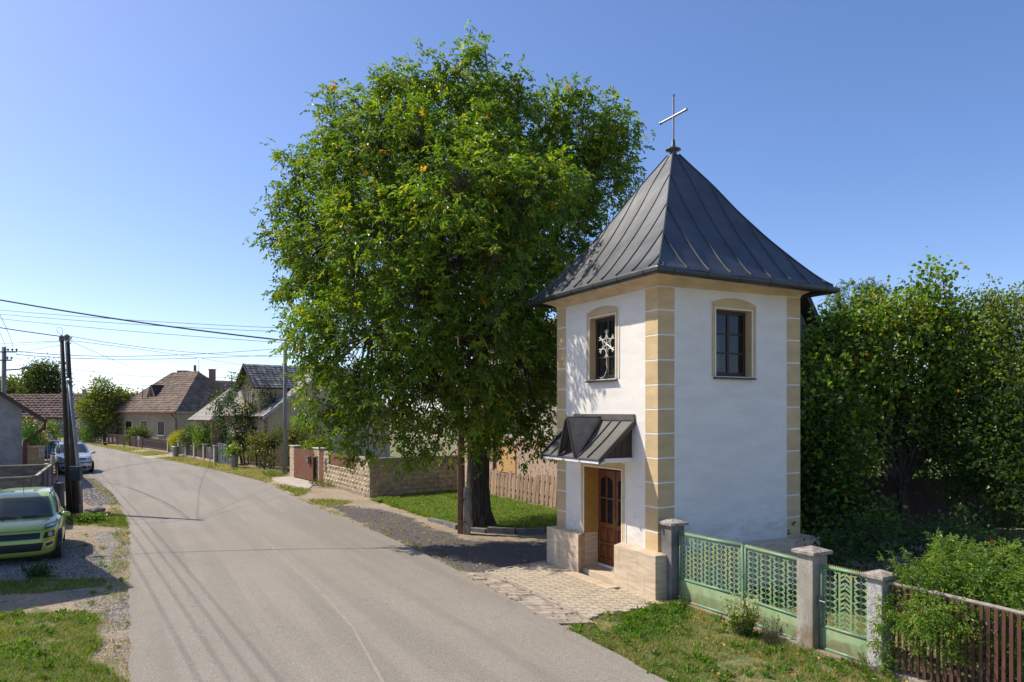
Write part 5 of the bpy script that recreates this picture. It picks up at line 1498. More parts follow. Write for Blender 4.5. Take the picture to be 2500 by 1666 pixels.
mb = MB(fB)
for s in (-1, 1):
    x1 = gm+s*(gm-ga+oe); mb.hexa([(gm, -ov-.04, gz1-.14), (x1, -ov-.04, gz0-oe*sg-.14), (x1, -ov+.01, gz0-oe*sg-.14), (gm, -ov+.01, gz1-.14),
                                   (gm, -ov-.04, gz1+.05), (x1, -ov-.04, gz0-oe*sg+.05), (x1, -ov+.01, gz0-oe*sg+.05), (gm, -ov+.01, gz1+.05)])
mb.build('rake_board', DKWOOD, rB)
house_window(fB, 2.35, 2.95, 4.0, 4.75, tB, b=-.065, reveal=WFR)
for a in (1.6, 6.8): house_window(fB, a, a+.9, 1.2, 2.5, tB, b=0)
mb = MB(fB); mb.tube([(.1, -.5, 3.1), (.1, -.12, 2.8), (.1, -.12, .2)], .06, 6); mb.build('downpipe', GUTB, tB)
mb = MB(fB); mb.box((-.02, -.001), (1.4, 1.9), (1.55, 1.7)); mb.build('vent', DKWOOD, tB)
# pyramid-roofed entrance pavilion
tP = thing('entrance_pavilion', 'small beige annex with pointed grey shingle roof before the cream house', 'annex', (-21.2, 55, 0))
fP_ = frame((-21.2, 55), (-.67, .74), (.74, .67))
mb = MB(fP_); mb.box((-1.9, 1.9), (-1.9, 1.9), (-.1, 2.9)); mb.build('wall', BEIGE, tP)
pr_ = MB(fP_); pr_.box((-2.2, 2.2), (-2.2, 2.2), (2.78, 2.84)); pr_ = pr_.build('roof', WFR, tP)
cs = [(-2.35, -2.35), (2.35, -2.35), (2.35, 2.35), (-2.35, 2.35)]
for k in range(4):
    a_, b_ = cs[k], cs[(k+1) % 4]; courses(pr_, fP_(a_[0], a_[1], 2.85), fP_(b_[0], b_[1], 2.85), fP_(0, 0, 5.25), fP_(0, 0, 5.25), 9, SHIN2, .35, .02, 20+k, name='shingle_course')
house_window(fP_, -.4, .4, 1.1, 2.2, tP, b=-1.9)
mb = MB(fP_); mb.tube([(-1.95, -2.0, 2.8), (-1.95, -2.0, .1)], .055, 6); mb.build('downpipe', GUTB, tP)

# ---- grey house at the left edge with red downpipe
hC = (-22.8, 34.0); fC = frame(hC, (-.83, -.56), (-.56, .83))
tC = thing('grey_house', 'grey rendered house cut by the photo edge with dark red downpipe', 'house', (fC(4, 5, 0)[0], fC(4, 5, 0)[1], 0))
mb = MB(fC); mb.prism([(0, 0, -.1), (8.4, 0, -.1), (8.4, 0, 3.6), (4.2, 0, 6.7), (0, 0, 3.6)], [(0, 10, -.1), (8.4, 10, -.1), (8.4, 10, 3.6), (4.2, 10, 6.7), (0, 10, 3.6)]); fix_normals(mb.build('wall', GREYR, tC))
rC = MB(fC); s_ = 3.1/4.2
rC.box((-.10, -.02), (.05, 9.9), (3.40, 3.5)); rC = rC.build('roof', DKWOOD, tC)
courses(rC, fC(-.85, -.30, 3.6-.85*s_+.14), fC(-.85, 10.3, 3.6-.85*s_+.14), fC(4.2, -.30, 6.84), fC(4.2, 10.3, 6.84), 14, TILE, .4, .04, 31)
courses(rC, fC(9.25, -.30, 3.6-.85*s_+.14), fC(9.25, 10.3, 3.6-.85*s_+.14), fC(4.2, -.30, 6.84), fC(4.2, 10.3, 6.84), 7, TILE, .8, .04, 32)
mb = MB(fC)
for x0, x1 in ((-.9, 4.2), (9.3, 4.2)):
    z0 = 3.6-.9*s_+.0
    mb.hexa([(x0, -.34, z0-.02), (x0, -.29, z0-.02), (x1, -.29, 6.68), (x1, -.34, 6.68), (x0, -.34, z0+.2), (x0, -.29, z0+.2), (x1, -.29, 6.9), (x1, -.34, 6.9)])
mb.build('rake_board', mat('brown_fascia', (.085, .055, .045), (.06, .04, .033), rough=.6), rC)
mb = MB(fC); mb.box((-.98, -.84), (-.32, 10), (3.02, 3.14)); mb.build('gutter', REDP, rC)
mb = MB(fC); mb.tube([(-.90, -.22, 3.08), (-.90, -.22, 2.72), (-.13, -.16, 2.05), (-.13, -.16, .2)], .10, 8); mb.build('downpipe', REDP, tC)
# ---- far long tiled farm building and its dark neighbour
fD = frame((-62, 101), (1, -.02), (0, 1))
tD = thing('long_barn', 'long low barn with weathered red tile roof closing the far end of the street', 'barn', (-52, 105, 0))
mb = MB(fD); mb.prism([(-30, 0, -.2), (-30, 9, -.2), (-30, 9, 2.9), (-30, 4.5, 5.9), (-30, 0, 2.9)], [(11, 0, -.2), (11, 9, -.2), (11, 9, 2.9), (11, 4.5, 5.9), (11, 0, 2.9)]); fix_normals(mb.build('wall', GREYR2, tD))
rD = MB(fD); rD.box((-30, 11), (-.2, -.1), (2.6, 2.7)); rD = rD.build('roof', DKWOOD, tD)
courses(rD, fD(-30.5, -.5, 2.62), fD(11.3, -.5, 2.62), fD(-30.5, 4.5, 6.0), fD(11.3, 4.5, 6.0), 10, TILED, .62, .15, 41)
mb = MB(fD); mb.box((-30.5, 11.3), (4.4, 4.62), (6.0, 6.12)); mb.build('ridge_cap', TILED, rD)
tE = thing('dark_roofed_barn', 'second far barn with dark tiled roof seen left of the brown roofed house', 'barn', (-38, 114, 0))
fE = frame((-56, 112), (1, -.05), (.05, 1))
mb = MB(fE); mb.prism([(0, 0, -.2), (0, 9, -.2), (0, 9, 3.6), (0, 4.5, 6.4), (0, 0, 3.6)], [(22, 0, -.2), (22, 9, -.2), (22, 9, 3.6), (22, 4.5, 6.4), (22, 0, 3.6)]); fix_normals(mb.build('wall', GREYR2, tE))
rE = MB(fE); rE.box((0, 22), (-.2, -.1), (3.2, 3.3)); rE = rE.build('roof', DKWOOD, tE)
courses(rE, fE(-.4, -.5, 3.3), fE(22.4, -.5, 3.3), fE(-.4, 4.5, 6.5), fE(22.4, 4.5, 6.5), 9, mat('dark_slate_tile', (.10, .09, .085), (.06, .055, .055), scale=2, rough=.9, fine=.3, fscale=5), .7, .09, 42)
chimney(rE, (P(288.5, 955, 112).x, 112.3, 5.6), .75, 1.3, WFR)
chimney(rD, (P(230.5, 960, 104).x, 101.5, 4.6), .38, 1.9, GREYR)
# ---- old house behind the chapel
tH = thing('old_house', 'old steep gabled house with peeling pink and grey plaster behind the chapel', 'house', TW(12, 9, 0))
PEEL = mat('peeling_plaster', (0.47, 0.43, 0.38), (0.30, 0.25, 0.20), scale=2.2, rough=.97, bump=.03, bscale=12, fine=.2, fscale=12, detail=10, lo=.44, hi=.56)
PNK = mat('pink_spotted_plaster', (0.46, 0.33, 0.245), (0.25, 0.17, 0.13), scale=8, rough=.97, bump=.03, bscale=16, detail=8, lo=.52, hi=.62)
mb = MB(TW); mb.prism([(5, 6.3, -.1), (5, 10.9, -.1), (5, 10.9, 4.7), (5, 8.9, 7.65), (5, 6.3, 4.7)], [(24, 6.3, -.1), (24, 10.9, -.1), (24, 10.9, 4.7), (24, 8.9, 7.65), (24, 6.3, 4.7)]); fix_normals(mb.build('wall', PEEL, tH))
mb = MB(TW); mb.box((5.05, 23.9), (6.27, 6.298), (-.1, 2.35)); mb.build('plaster_band', PNK, tH)
rH = MB(TW); rH.box((5, 24), (6.0, 6.1), (4.2, 4.3)); rH = rH.build('roof', DKWOOD, tH)
sH = (7.65-4.7)/2.6; sH2 = (7.65-4.7)/2.0
courses(rH, TW(4.6, 5.95, 4.7-.35*sH+.12), TW(24.4, 5.95, 4.7-.35*sH+.12), TW(4.6, 8.9, 7.8), TW(24.4, 8.9, 7.8), 14, TILE, .5, .04, 51)
courses(rH, TW(4.6, 11.25, 4.7-.35*sH2+.12), TW(24.4, 11.25, 4.7-.35*sH2+.12), TW(4.6, 8.9, 7.8), TW(24.4, 8.9, 7.8), 14, TILE, .5, .04, 52)
for b0 in (5.9, 11.3):
    z0 = 4.7-.4*(sH if b0 < 8 else sH2)
    mb = MB(TW); mb.hexa([(4.55, b0, z0-.1), (4.62, b0, z0-.1), (4.62, 8.9, 7.62), (4.55, 8.9, 7.62), (4.55, b0, z0+.2), (4.62, b0, z0+.2), (4.62, 8.9, 7.9), (4.55, 8.9, 7.9)]); mb.build('rake_board', DKWOOD, rH)
OSB = mat('chipboard', (0.56, 0.34, 0.14), (0.42, 0.23, 0.08), scale=22, rough=.8, detail=3, lo=.4, hi=.6, stretch=(1, 1, .6))
mb = MB(TW); mb.box((17.3, 19.0), (6.235, 6.262), (.75, 2.0)); mb.build('boarded_window', OSB, tH)
mb = MB(TW); mb.box((17.2, 19.1), (6.24, 6.263), (2.0, 2.08)); mb.build('lintel', CONCD, tH)
mb = MB(TW); mb.tube([(19.35, 6.2, 4.5), (19.35, 6.2, .3)], .06, 7); mb.build('downpipe', GUTB, tH)
# ---- house beside the road outside the picture, whose gable shades the parked car
tG = thing('roadside_house', 'plain house standing just outside the picture beside the parked green car', 'house', (-20, 15.5, 0))
pk = Vector((-13.64, 16.57, 7.0)); w_ = Vector((.313, -.95, 0))
fG = frame((pk.x, pk.y), (w_.x, w_.y), (-.95, -.313))
mb = MB(fG); mb.prism([(-2.55, .15, 0), (2.55, .15, 0), (2.55, .15, 4.5), (0, .15, 6.9), (-2.55, .15, 4.5)], [(-2.55, 9, 0), (2.55, 9, 0), (2.55, 9, 4.5), (0, 9, 6.9), (-2.55, 9, 4.5)]); fix_normals(mb.build('wall', GREYR, tG))
mb = MB(fG)
for s in (-1, 1):
    mb.hexa([(0, 0, 6.88), (s*2.75, 0, 4.3), (s*2.75, 9.3, 4.3), (0, 9.3, 6.88), (0, 0, 7.0), (s*2.75, 0, 4.42), (s*2.75, 9.3, 4.42), (0, 9.3, 7.0)])
fix_normals(mb.build('roof', TILE, tG))

# ------------------------------------------------------------------ concrete panel enclosure on the left
tK = thing('concrete_panel_fence', 'grey concrete panel fence enclosing the yard behind the green car', 'fence', (-16.2, 24.5, 0))
PANEL = mat('grey_concrete_panel', (0.22, 0.215, 0.20), (0.13, 0.125, 0.12), scale=2.5, rough=.97, bump=.02, bscale=14, rnd=.14, fine=.15, fscale=25, stretch=(1, 1, 3))
c_near, c_far = Vector((-14.4, 22.07, 0)), Vector((-17.1, 27.1, 0))
def panel_run(p, q, nbay, flip=1):
    f, L_ = seg(p, q); w = L_/nbay
    for k in range(nbay):
        for j in range(5):
            mb = MB(f); mb.box((k*w+.10, (k+1)*w-.02), (-.02, .02), (j*.295+.01, (j+1)*.295-.006))
            mb.build('concrete_plank', PANEL, tK, bevel=.008)
    for k in range(nbay+1):
        mb = MB(f); mb.box((k*w-.04, k*w+.09), (-.07, .07), (-.1, 1.53)); mb.build('post', CONCD, tK, bevel=.012)
    mb = MB(f); mb.box((0, L_), (-.045, .045), (1.472, 1.515)); mb.build('coping', CONC, tK, bevel=.006)
panel_run(c_near, c_far, 3)
panel_run(c_far, c_far+Vector((-8*.87, -8*.5, 0)), 4)
panel_run(c_near, c_near+Vector((-6*.87, -6*.5, 0)), 3)
# maroon garden fence beyond the enclosure
f, L_ = seg(Vector((-17.2, 27.6, 0)), Vector((-20.9, 33.6, 0)))
t = thing('iron_fence', 'low maroon iron fence between the concrete enclosure and the grey house', 'fence', (-19, 30.5, 0))
for k in range(26):
    mb = MB(f); a = k*L_/26; mb.box((a, a+.04), (-.01, .01), (.15, 1.0+(.1 if k % 2 else 0))); mb.build('bar', MAR, t)
for z in (.25, .85):
    mb = MB(f); mb.box((0, L_), (-.02, .02), (z, z+.04)); mb.build('rail', MAR, t)
# small walled garden by the grey house
f = frame((P(62, 1100, 45).x, 45), (1, .1))
t = thing('garden_wall', 'low block wall with coping between the grey house and the blue car', 'wall', tuple(f(1, 0, 0)))
mb = MB(f); mb.box((-1.2, .75), (0, .3), (0, 1.25)); mb.build('core', mat('tan_block', (.27, .22, .165), (.18, .15, .12), scale=5, rough=.95), t)
mb = MB(f); mb.box((-1.3, .95), (-.1, .4), (1.25, 1.36)); mb.build('coping', CONC, t)
for k in range(4):
    mb = MB(f); mb.box((.76, .96), (0, .3), (k*.31, k*.31+.29)); mb.build('pier_block', CONC, t)

# ------------------------------------------------------------------ poles and wires
POLEW = mat('tarred_pole_wood', (0.075, 0.062, 0.050), (0.03, 0.026, 0.022), scale=2, rough=.8, stretch=(14, 14, .6))
POLEG = mat('grey_concrete_pole', (0.25, 0.24, 0.225), (0.17, 0.165, 0.155), scale=3, rough=.9, stretch=(3, 3, .5))
bx_, by_ = G(172, 1252).x, G(172, 1252).y
tW = thing('utility_pole', 'pair of dark leaning wooden poles tied together on concrete stubs with a grey meter box', 'utility pole', (bx_, by_, 0))
top1, top2 = P(150.5, 822, 25.0), P(163.5, 820, 24.9)
b1, b2 = Vector((G(171, 1252).x, 25.0, 0)), Vector((G(191.5, 1252).x, 24.9, 0))
for b_, t_, w in ((b1, top1, .13), (b2, top2, .145)):
    mb = MB(); mb.tube([b_+Vector((0, 0, -.1)), b_.lerp(t_, .5), t_], [w*.72, w*.62, w*.48], 12); mb.build('wooden_pole', POLEW, tW, smooth=True)
    mb = MB(); mb.tube([t_-Vector((0, 0, .16)), t_+Vector((0, 0, .0)), t_+Vector((0, 0, .06))], [w*.62, w*.62, .01], 12); mb.build('pole_cap', CONCD, tW)
for x in (158.5, 203):
    p = G(x, 1249); mb = MB(); mb.hexa([(p.x-.12, 24.9, -.1), (p.x+.12, 24.9, -.1), (p.x+.12, 25.15, -.1), (p.x-.12, 25.15, -.1), (p.x-.13, 24.9, 1.02), (p.x+.09, 24.9, 1.02), (p.x+.09, 25.15, 1.02), (p.x-.13, 25.15, 1.02)])
    mb.build('concrete_stub', CONCD, tW, bevel=.015)
mb = MB(); 
pt = [P(196, 1230, 24.72), P(191, 1140, 24.72), P(181, 1040, 24.74), P(168.5, 930, 24.76)]
mb.tube(pt, .055, 8); mb.build('conduit', ZINC, tW, smooth=True)
mb = MB(); mb.lathe(tuple(pt[-1]), [(.10, -.02), (.09, .03), (.03, .08)], 10); mb.build('conduit_cap', ZINC, tW)
q = P(186, 1156, 24.6); mb = MB(); mb.box((q.x-.18, q.x+.18), (24.5, 24.68), (q.z-.24, q.z+.24)); mb.build('meter_box', mat('slate_box', (.03, .045, .06), (.035, .05, .065), rough=.5), tW, bevel=.012)
for s in (.08, .55):
    mb = MB(); a_, c_ = b1.lerp(top1, s+.3), b2.lerp(top2, s+.3); mb.tube([a_, c_], .03, 5); mb.build('tie_bar', POLEW, tW)
mb = MB(); mb.tube([top1+Vector((0, 0, .05)), P(141, 812, 25), P(138, 805, 25), P(141, 799, 25), P(148, 799, 25), P(153, 806, 25), P(152, 818, 25)], .007, 4); mb.build('wire_loop', POLEW, tW)
mb = MB(); mb.tube([P(160, 838, 24.8), P(175, 824, 24.8)], .03, 5); mb.tube([P(169, 838, 24.8), P(174, 838, 24.8)], .02, 5); mb.build('bracket', ZINC, tW)

def pole(name, label, base, z, r0, r1, m_, cat='utility pole'):
    t = thing(name, label, cat, (base[0], base[1], 0))
    mb = MB(); mb.tube([(base[0], base[1], -.1), (base[0], base[1], z)], [r0, r1], 12); mb.build('shaft', m_, t, smooth=True)
    return t
pc = (P(696, 1000, 40.5).x, 40.5)
tq = pole('utility_pole', 'round grey concrete utility pole standing before the cream house', pc, 7.25, .12, .105, POLEG)
fp = (P(9.7, 1000, 44).x, 44.0)
tf = pole('utility_pole', 'far grey concrete pole with insulator crossarms behind the grey house', fp, 7.35, .15, .12, POLEG)
dv = Vector((.87, .5, 0))
def arm(t, z, l, n):
    mb = MB(); c = Vector((fp[0], fp[1]-.14, z)); mb.tube([c-Vector((l*.9, 0, 0)), c+Vector((l, .0, 0))], .045, 5); a = mb.build('crossarm', POLEW, t)
    for k in range(n):
        x = c.x-l*.8+(1.8*l)*k/(n-1)
        if abs(x-c.x) < .2: continue
        mb = MB(); mb.lathe((x, c.y, z+.05), [(.03, 0), (.03, .04), (.07, .06), (.055, .13), (.03, .15)], 8); mb.build('insulator', POLEW, a)
arm(tf, 7.05, .85, 7); arm(tf, 6.55, .55, 5)
mb = MB(); mb.tube([(fp[0], fp[1]-.1, 5.95), (fp[0]+1.0, fp[1]-.2, 6.0), (fp[0]+1.5, fp[1]-.25, 6.1)], .045, 6); la = mb.build('lamp_arm', POLEG, tf)
mb = MB(); mb.tube([(fp[0]+1.15, fp[1]-.22, 6.02), (fp[0]+1.45, fp[1]-.25, 6.1), (fp[0]+1.95, fp[1]-.3, 6.12)], [.05, .09, .05], 8); mb.build('lamp_head', POLEG, la)

# wooden pole with concrete stub before the walnut
wp = G(1133, 1303)
tw_ = thing('wooden_pole', 'brown wooden pole strapped to a concrete stub in front of the walnut trunk', 'utility pole', (wp.x, wp.y, 0))
mb = MB(); mb.tube([(wp.x-.08, wp.y+.05, -.05), (wp.x-.09, wp.y+.05, 3), (wp.x-.12, wp.y+.1, 6.6)], [.11, .10, .085], 12)
mb.build('wooden_pole', mat('bare_pole_wood', (0.25, 0.135, 0.085), (0.14, 0.08, 0.055), scale=2, rough=.8, stretch=(14, 14, .6)), tw_, smooth=True)
mb = MB(); mb.hexa([(wp.x-.02, wp.y-.14, -.1), (wp.x+.18, wp.y-.14, -.1), (wp.x+.18, wp.y+.06, -.1), (wp.x-.02, wp.y+.06, -.1), (wp.x+.0, wp.y-.12, 1.32), (wp.x+.16, wp.y-.12, 1.28), (wp.x+.16, wp.y+.06, 1.28), (wp.x+.0, wp.y+.06, 1.32)])
mb.build('concrete_stub', CONC, tw_, bevel=.02)
for z in (.35, 1.0):
    mb = MB(); mb.lathe((wp.x-.02, wp.y, z), [(.155, 0), (.158, .01), (.155, .02)], 12); mb.build('wire_strap', DKWOOD, tw_)
for z in (.3, 1.12):
    mb = MB(); mb.lathe((wp.x+.09, wp.y-.13, z), [(.025, 0), (.02, .02)], 8); mb.build('bolt', DKWOOD, tw_)

WIRE = mat('black_cable', (0.02, 0.02, 0.022), rough=.5)
WIREG = mat('grey_bare_wire', (0.16, 0.17, 0.19), rough=.5)
def wire(pts, r, label, m_=WIRE, n=24):
    "quadratic sag through 3 points"
    a, b_, c = map(Vector, pts)
    # parameter of middle point by horizontal distance
    d1 = (Vector((b_.x-a.x, b_.y-a.y))).length; d2 = (Vector((c.x-b_.x, c.y-b_.y))).length; tm = d1/(d1+d2)
    out = []
    for k in range(n+1):
        t = k/n
        l0 = (t-tm)*(t-1)/((0-tm)*(0-1)); l1 = t*(t-1)/(tm*(tm-1)); l2 = t*(t-tm)/(1*(1-tm))
        out.append(a*l0+b_*l1+c*l2)
    mb = MB(); mb.tube(out, r, 5); o = mb.build('overhead_wire', m_)
    tag(o, label, 'wire', 'overhead wires'); return o
wt = Vector((wp.x-.1, wp.y, 5.0))
wire([P(-700, 585, 19.5), P(250, 774, 20), P(1133, 868, 20.4)], .021, 'thick black cable sagging highest across the sky into the walnut crown')
wire([P(-700, 640, 23), P(0, 800.5, 24.3), top1], .016, 'thick cable reaching the leaning wooden pole pair from the upper left')
wire([top2, P(470, 861, 33), (pc[0], pc[1], 6.5)], .009, 'thick cable from the leaning pole pair to the concrete pole before the cream house')
wire([(pc[0], pc[1], 6.5), P(800, 880, 32), wt], .016, 'cable from the concrete pole disappearing into the walnut')
wire([top2-Vector((0, 0, .15)), P(430, 866, 36), P(604, 894, 47.6)], .008, 'thin cable from the leaning pole pair to the cream gable')
wire([top2-Vector((0, 0, .12)), P(300, 889, 42), P(431, 942, 68)], .008, 'steep cable dropping from the leaning pole pair to the brown tiled roof')
wire([top1-Vector((0, 0, .15)), P(75, 836, 34), P(-60, 843, 43)], .010, 'upper of the two cables running from the leaning pole pair towards the left edge')
wire([top1-Vector((0, 0, .18)), P(80, 840, 34), P(-60, 853, 43)], .008, 'lower of the two cables running from the leaning pole pair towards the left edge', WIREG)
wire([top1-Vector((0, 0, .3)), P(90, 853, 34), (fp[0]+.2, fp[1]-.1, 6.8)], .008, 'cable from the leaning pole pair down to the far insulator pole')
wire([(fp[0]+.2, fp[1]-.1, 6.8), P(280, 914, 45), P(617, 917, 47)], .010, 'long cable from the far insulator pole to the cream gable wall')
for k, (xx, yy) in enumerate(((-4.05, 9.33), (-3.66, 9.33), (-3.33, 9.33), (-3.03, 9.33))):
    zz = 7.2
    x0, y0 = xx-.905*zz, yy+.338*zz
    d = Vector((-4.14, 7.13)).normalized()
    st_ = Vector((x0-d.x*14, y0-d.y*14, 7.9)); md = Vector((x0+d.x*2, y0+d.y*2, zz)); en = Vector((fp[0]-.7+.45*k, fp[1]-.14, 7.2))
    wire([st_, md, en], .0095, ['outermost', 'second', 'third', 'innermost'][k]+' of the four parallel wires passing overhead to the far insulator pole', WIREG, 30)
for k, (y0, y1, y2) in enumerate(((755, 777, 798), (765, 787, 807), (775, 803, 835))):
    wire([P(-60, y0-3, 60), P(250, y1, 60), P(760, y2+6, 62)], .020, ['top', 'middle', 'bottom'][k]+' of three hair thin wires crossing the sky below the thick cable', WIREG)
for k, (y0, y1, y2) in enumerate(((852, 869, 845), (860, 877, 862))):
    wire([(fp[0]+.8, fp[1]-.1, 7.1-.2*k), P(380, y1, 62), P(760, y2, 80)], .022, ['upper', 'lower'][k]+' of two faint distant wires sagging above the tiled roof', WIREG)
wire([P(172, 930, 70), P(260, 937, 72), P(372, 942, 74)], .02, 'faint short wire reaching the mast on the brown tiled roof', WIREG)

# ------------------------------------------------------------------ road signs
SIGNB = mat('sign_back_grey', (0.36, 0.37, 0.38), (0.30, 0.31, 0.32), rough=.45, metal=.4)
p = G(116.5, 1128.5)
t = thing('traffic_sign', 'round traffic sign seen from behind beside the grey house', 'traffic sign', tuple(p))
mb = MB(); mb.tube([(p.x, p.y, -.1), (p.x-.02, p.y, 2.0)], .035, 8); mb.build('post', ZINC, t)
def disc(c, r, n=28, sx=1.0, th=.012):
    mb = MB(); pr0 = [(c[0]+r*sx*math.cos(2*math.pi*k/n), c[1], c[2]+r*math.sin(2*math.pi*k/n)) for k in range(n)]
    mb.prism(pr0, [(x, y+th, z) for x, y, z in pr0]); return mb
disc((p.x, p.y+.045, 1.66), .31).build('plate', SIGNB, t)
mb = MB(); mb.box((p.x-.09, p.x+.09), (p.y+.036, p.y+.044), (1.70, 1.73)); mb.box((p.x-.09, p.x+.09), (p.y+.036, p.y+.044), (1.56, 1.58)); mb.build('clamp', ZINC, t)
mb = MB(); mb.box((p.x+.14, p.x+.25), (p.y+.040, p.y+.044), (1.66, 1.74)); mb.build('sticker', mat('blue_sticker', (.02, .03, .2), (.02, .03, .2)), t)
mb = MB(); mb.box((p.x+.05, p.x+.19), (p.y+.040, p.y+.044), (1.45, 1.53)); mb.build('sticker', mat('yellow_sticker', (.6, .4, .03), (.6, .4, .03)), t)
p = G(191.8, 1081.6)
t = thing('priority_sign', 'yellow and white priority road sign above a white bent road plate', 'traffic sign', tuple(p))
mb = MB(); mb.tube([(p.x, p.y, -.1), (p.x, p.y, 2.7)], .04, 6); mb.build('post', ZINC, t)
def rot_sq(c, r, th, y):
    mb = MB(); q = [(c[0]+r*a, y, c[1]+r*b_) for a, b_ in ((0, -1), (1, 0), (0, 1), (-1, 0))]
    mb.prism(q, [(x, y+th, z) for x, y_, z in q]); return mb
rot_sq((p.x, 2.42), .34, .02, p.y-.07).build('plate', WFR, t)
rot_sq((p.x, 2.42), .23, .012, p.y-.085).build('yellow_diamond', mat('sign_yellow', (.75, .42, .02), (.75, .42, .02)), t)
mb = MB(); mb.box((p.x-.24, p.x+.24), (p.y-.07, p.y-.05), (1.72, 2.1)); pl = mb.build('plate', WFR, t)
mb = MB(); y0 = p.y-.074
mb.box((p.x-.04, p.x+.03), (y0, y0+.003), (1.76, 1.92)); mb.box((p.x-.17, p.x+.03), (y0, y0+.003), (1.92, 1.98)); mb.box((p.x-.02, p.x+.0), (y0, y0+.003), (1.98, 2.06)); mb.box((p.x+.03, p.x+.15), (y0, y0+.003), (1.85, 1.87))
mb.build('road_symbol', WIRE, pl)
p = G(195, 1077); mb = MB(); mb.lathe((p.x, p.y, -.1), [(.10, 0), (.10, .3), (.07, .4), (.07, 1.3), (.14, 1.32), (.14, 1.55), (.05, 1.65)], 10)
o = mb.build('hydrant', mat('signal_red', (.42, .02, .03), (.35, .02, .03), rough=.5)); tag(o, 'red street hydrant post beside the priority sign', 'hydrant')
# ------------------------------------------------------------------ cars
def carpaint(name, col, metal=0.25, rough=0.28):
    m = bpy.data.materials.new(name); MATS[name] = m; m.use_nodes = True
    b = m.node_tree.nodes['Principled BSDF']; b.inputs['Base Color'].default_value = (*col, 1)
    b.inputs['Metallic'].default_value = metal; b.inputs['Roughness'].default_value = rough
    b.inputs['Coat Weight'].default_value = 0.7; b.inputs['Coat Roughness'].default_value = 0.05
    return m
BLKPL = mat('black_plastic', (0.012, 0.012, 0.013), (.018, .018, .018), rough=.45)
RUBBER = mat('tyre_rubber', (0.02, 0.02, 0.02), (.03, .03, .03), rough=.85)
CHROME = mat('chrome', (.7, .7, .7), (.6, .6, .6), rough=.12, metal=1)
LAMPG = glassmat('headlamp_glass', (.35, .36, .35), .12)
CARGL = glassmat('car_glass', (.02, .045, .06), .03, alpha=.72)
SEATM = mat('dark_seat', (.03, .03, .033), rough=.9)
class Car:
    def __init__(s, name, label, pos, head, rings, xc, paint, p=.5, zs=1.0):
        s.zs = zs
        s.h = Vector((head[0], head[1])).normalized()
        s.pos = pos; s.rings = np.array(rings, float); s.xc = xc; s.p = p; s.paint = paint
        s.t = thing(name, label, 'car', (pos[0], pos[1], 0))
        s.nr = len(rings)
    def W(s, x, y, z):   # car x forward, y to its left
        if z > 1.0 and s.zs != 1: z = .17+(z-.17)*s.zs
        return Vector((s.pos[0]+s.h.x*x-s.h.y*y, s.pos[1]+s.h.y*x+s.h.x*y, z+ZR*.5))
    def ring(s, t):      # t in ring index, Catmull-Rom
        i = int(min(max(math.floor(t), 0), s.nr-2)); f = t-i
        r = s.rings; p0, p1, p2, p3 = r[max(i-1, 0)], r[i], r[i+1], r[min(i+2, s.nr-1)]
        m1, m2 = (p2-p0)/2, (p3-p1)/2
        f2, f3 = f*f, f*f*f
        v = (2*f3-3*f2+1)*p1+(f3-2*f2+f)*m1+(-2*f3+3*f2)*p2+(f3-f2)*m2
        return v
    def S(s, th, t, off=0.0):
        z, xf, xr, w = s.ring(t)
        z = .17+(z-.17)*s.zs
        def at(o):
            c, sn = math.cos(th), math.sin(th)
            a = (xf-s.xc+o) if c > 0 else (s.xc-xr+o)
            return (s.xc+math.copysign(abs(c)**s.p, c)*a, math.copysign(abs(sn)**s.p, sn)*(w+o), z)
        x, y, zz = at(off)
        sv = s.zs; s.zs = 1; q = s.W(x, y, zz+(off*.6 if t > 5 else 0)); s.zs = sv
        return q
    def body(s, name='body', sub=4, n=88):
        mb = MB(); K = (s.nr-1)*sub
        # even spacing in arc parameter: denser at the corners
        ths = [2*math.pi*k/n for k in range(n)]
        for k in range(K+1):
            for th in ths: mb.v.append(tuple(s.S(th, k/sub)))
        for k in range(K):
            for j in range(n):
                j2 = (j+1) % n; mb.f.append((k*n+j, k*n+j2, (k+1)*n+j2, (k+1)*n+j))
        mb.f.append(tuple(K*n+j for j in range(n)))
        s.bodyo = mb.build(name, s.paint, s.t, smooth=True); return s.bodyo
    def patch(s, name, m_, c, off=.008, nu=14, nv=6, parent=None):
        "c: four (theta_deg, t) corners, counter clockwise"
        c = [(math.radians(a), t) for a, t in c]; mb = MB()
        def f2(u, v):
            a = (c[0][0]*(1-u)+c[1][0]*u)*(1-v)+(c[3][0]*(1-u)+c[2][0]*u)*v
            t = (c[0][1]*(1-u)+c[1][1]*u)*(1-v)+(c[3][1]*(1-u)+c[2][1]*u)*v
            return s.S(a, t, off)
        mb.grid(f2, nu, nv)
        return mb.build(name, m_, parent or s.t, smooth=True)
    def wheel(s, x, y, r=.31, w=.2):
        c = s.W(x, y, r-.005); ax = s.W(x, y+w/2, r-.005)-c
        mb = MB(); mb.tube([c-ax*.9, c-ax, c+ax, c+ax*.9][1:3], r, 24); o = mb.build('wheel', RUBBER, s.t, smooth=False, bevel=.02)
        d = 1 if y > 0 else -1
        mb = MB(); mb.tube([c+ax*d*.96, c+ax*d*1.04], r*.64, 20); mb.build('rim', ZINC, o)
        mb = MB(); # arch
        yy = y+d*(w/2+.012)
        pts = [s.W(x+(r+.06)*math.cos(a), yy, r+(r+.07)*math.sin(a)) for a in np.linspace(-.15, math.pi+.15, 16)]
        p2 = [p-(ax*d*.9) for p in pts]
        i = mb.pts(pts+p2); n = 16
        mb.f.append(tuple(i+k for k in range(n)))
        for k in range(n-1): mb.f.append((i+k, i+k+1, i+n+k+1, i+n+k))
        mb.build('wheel_arch', BLKPL, s.t)
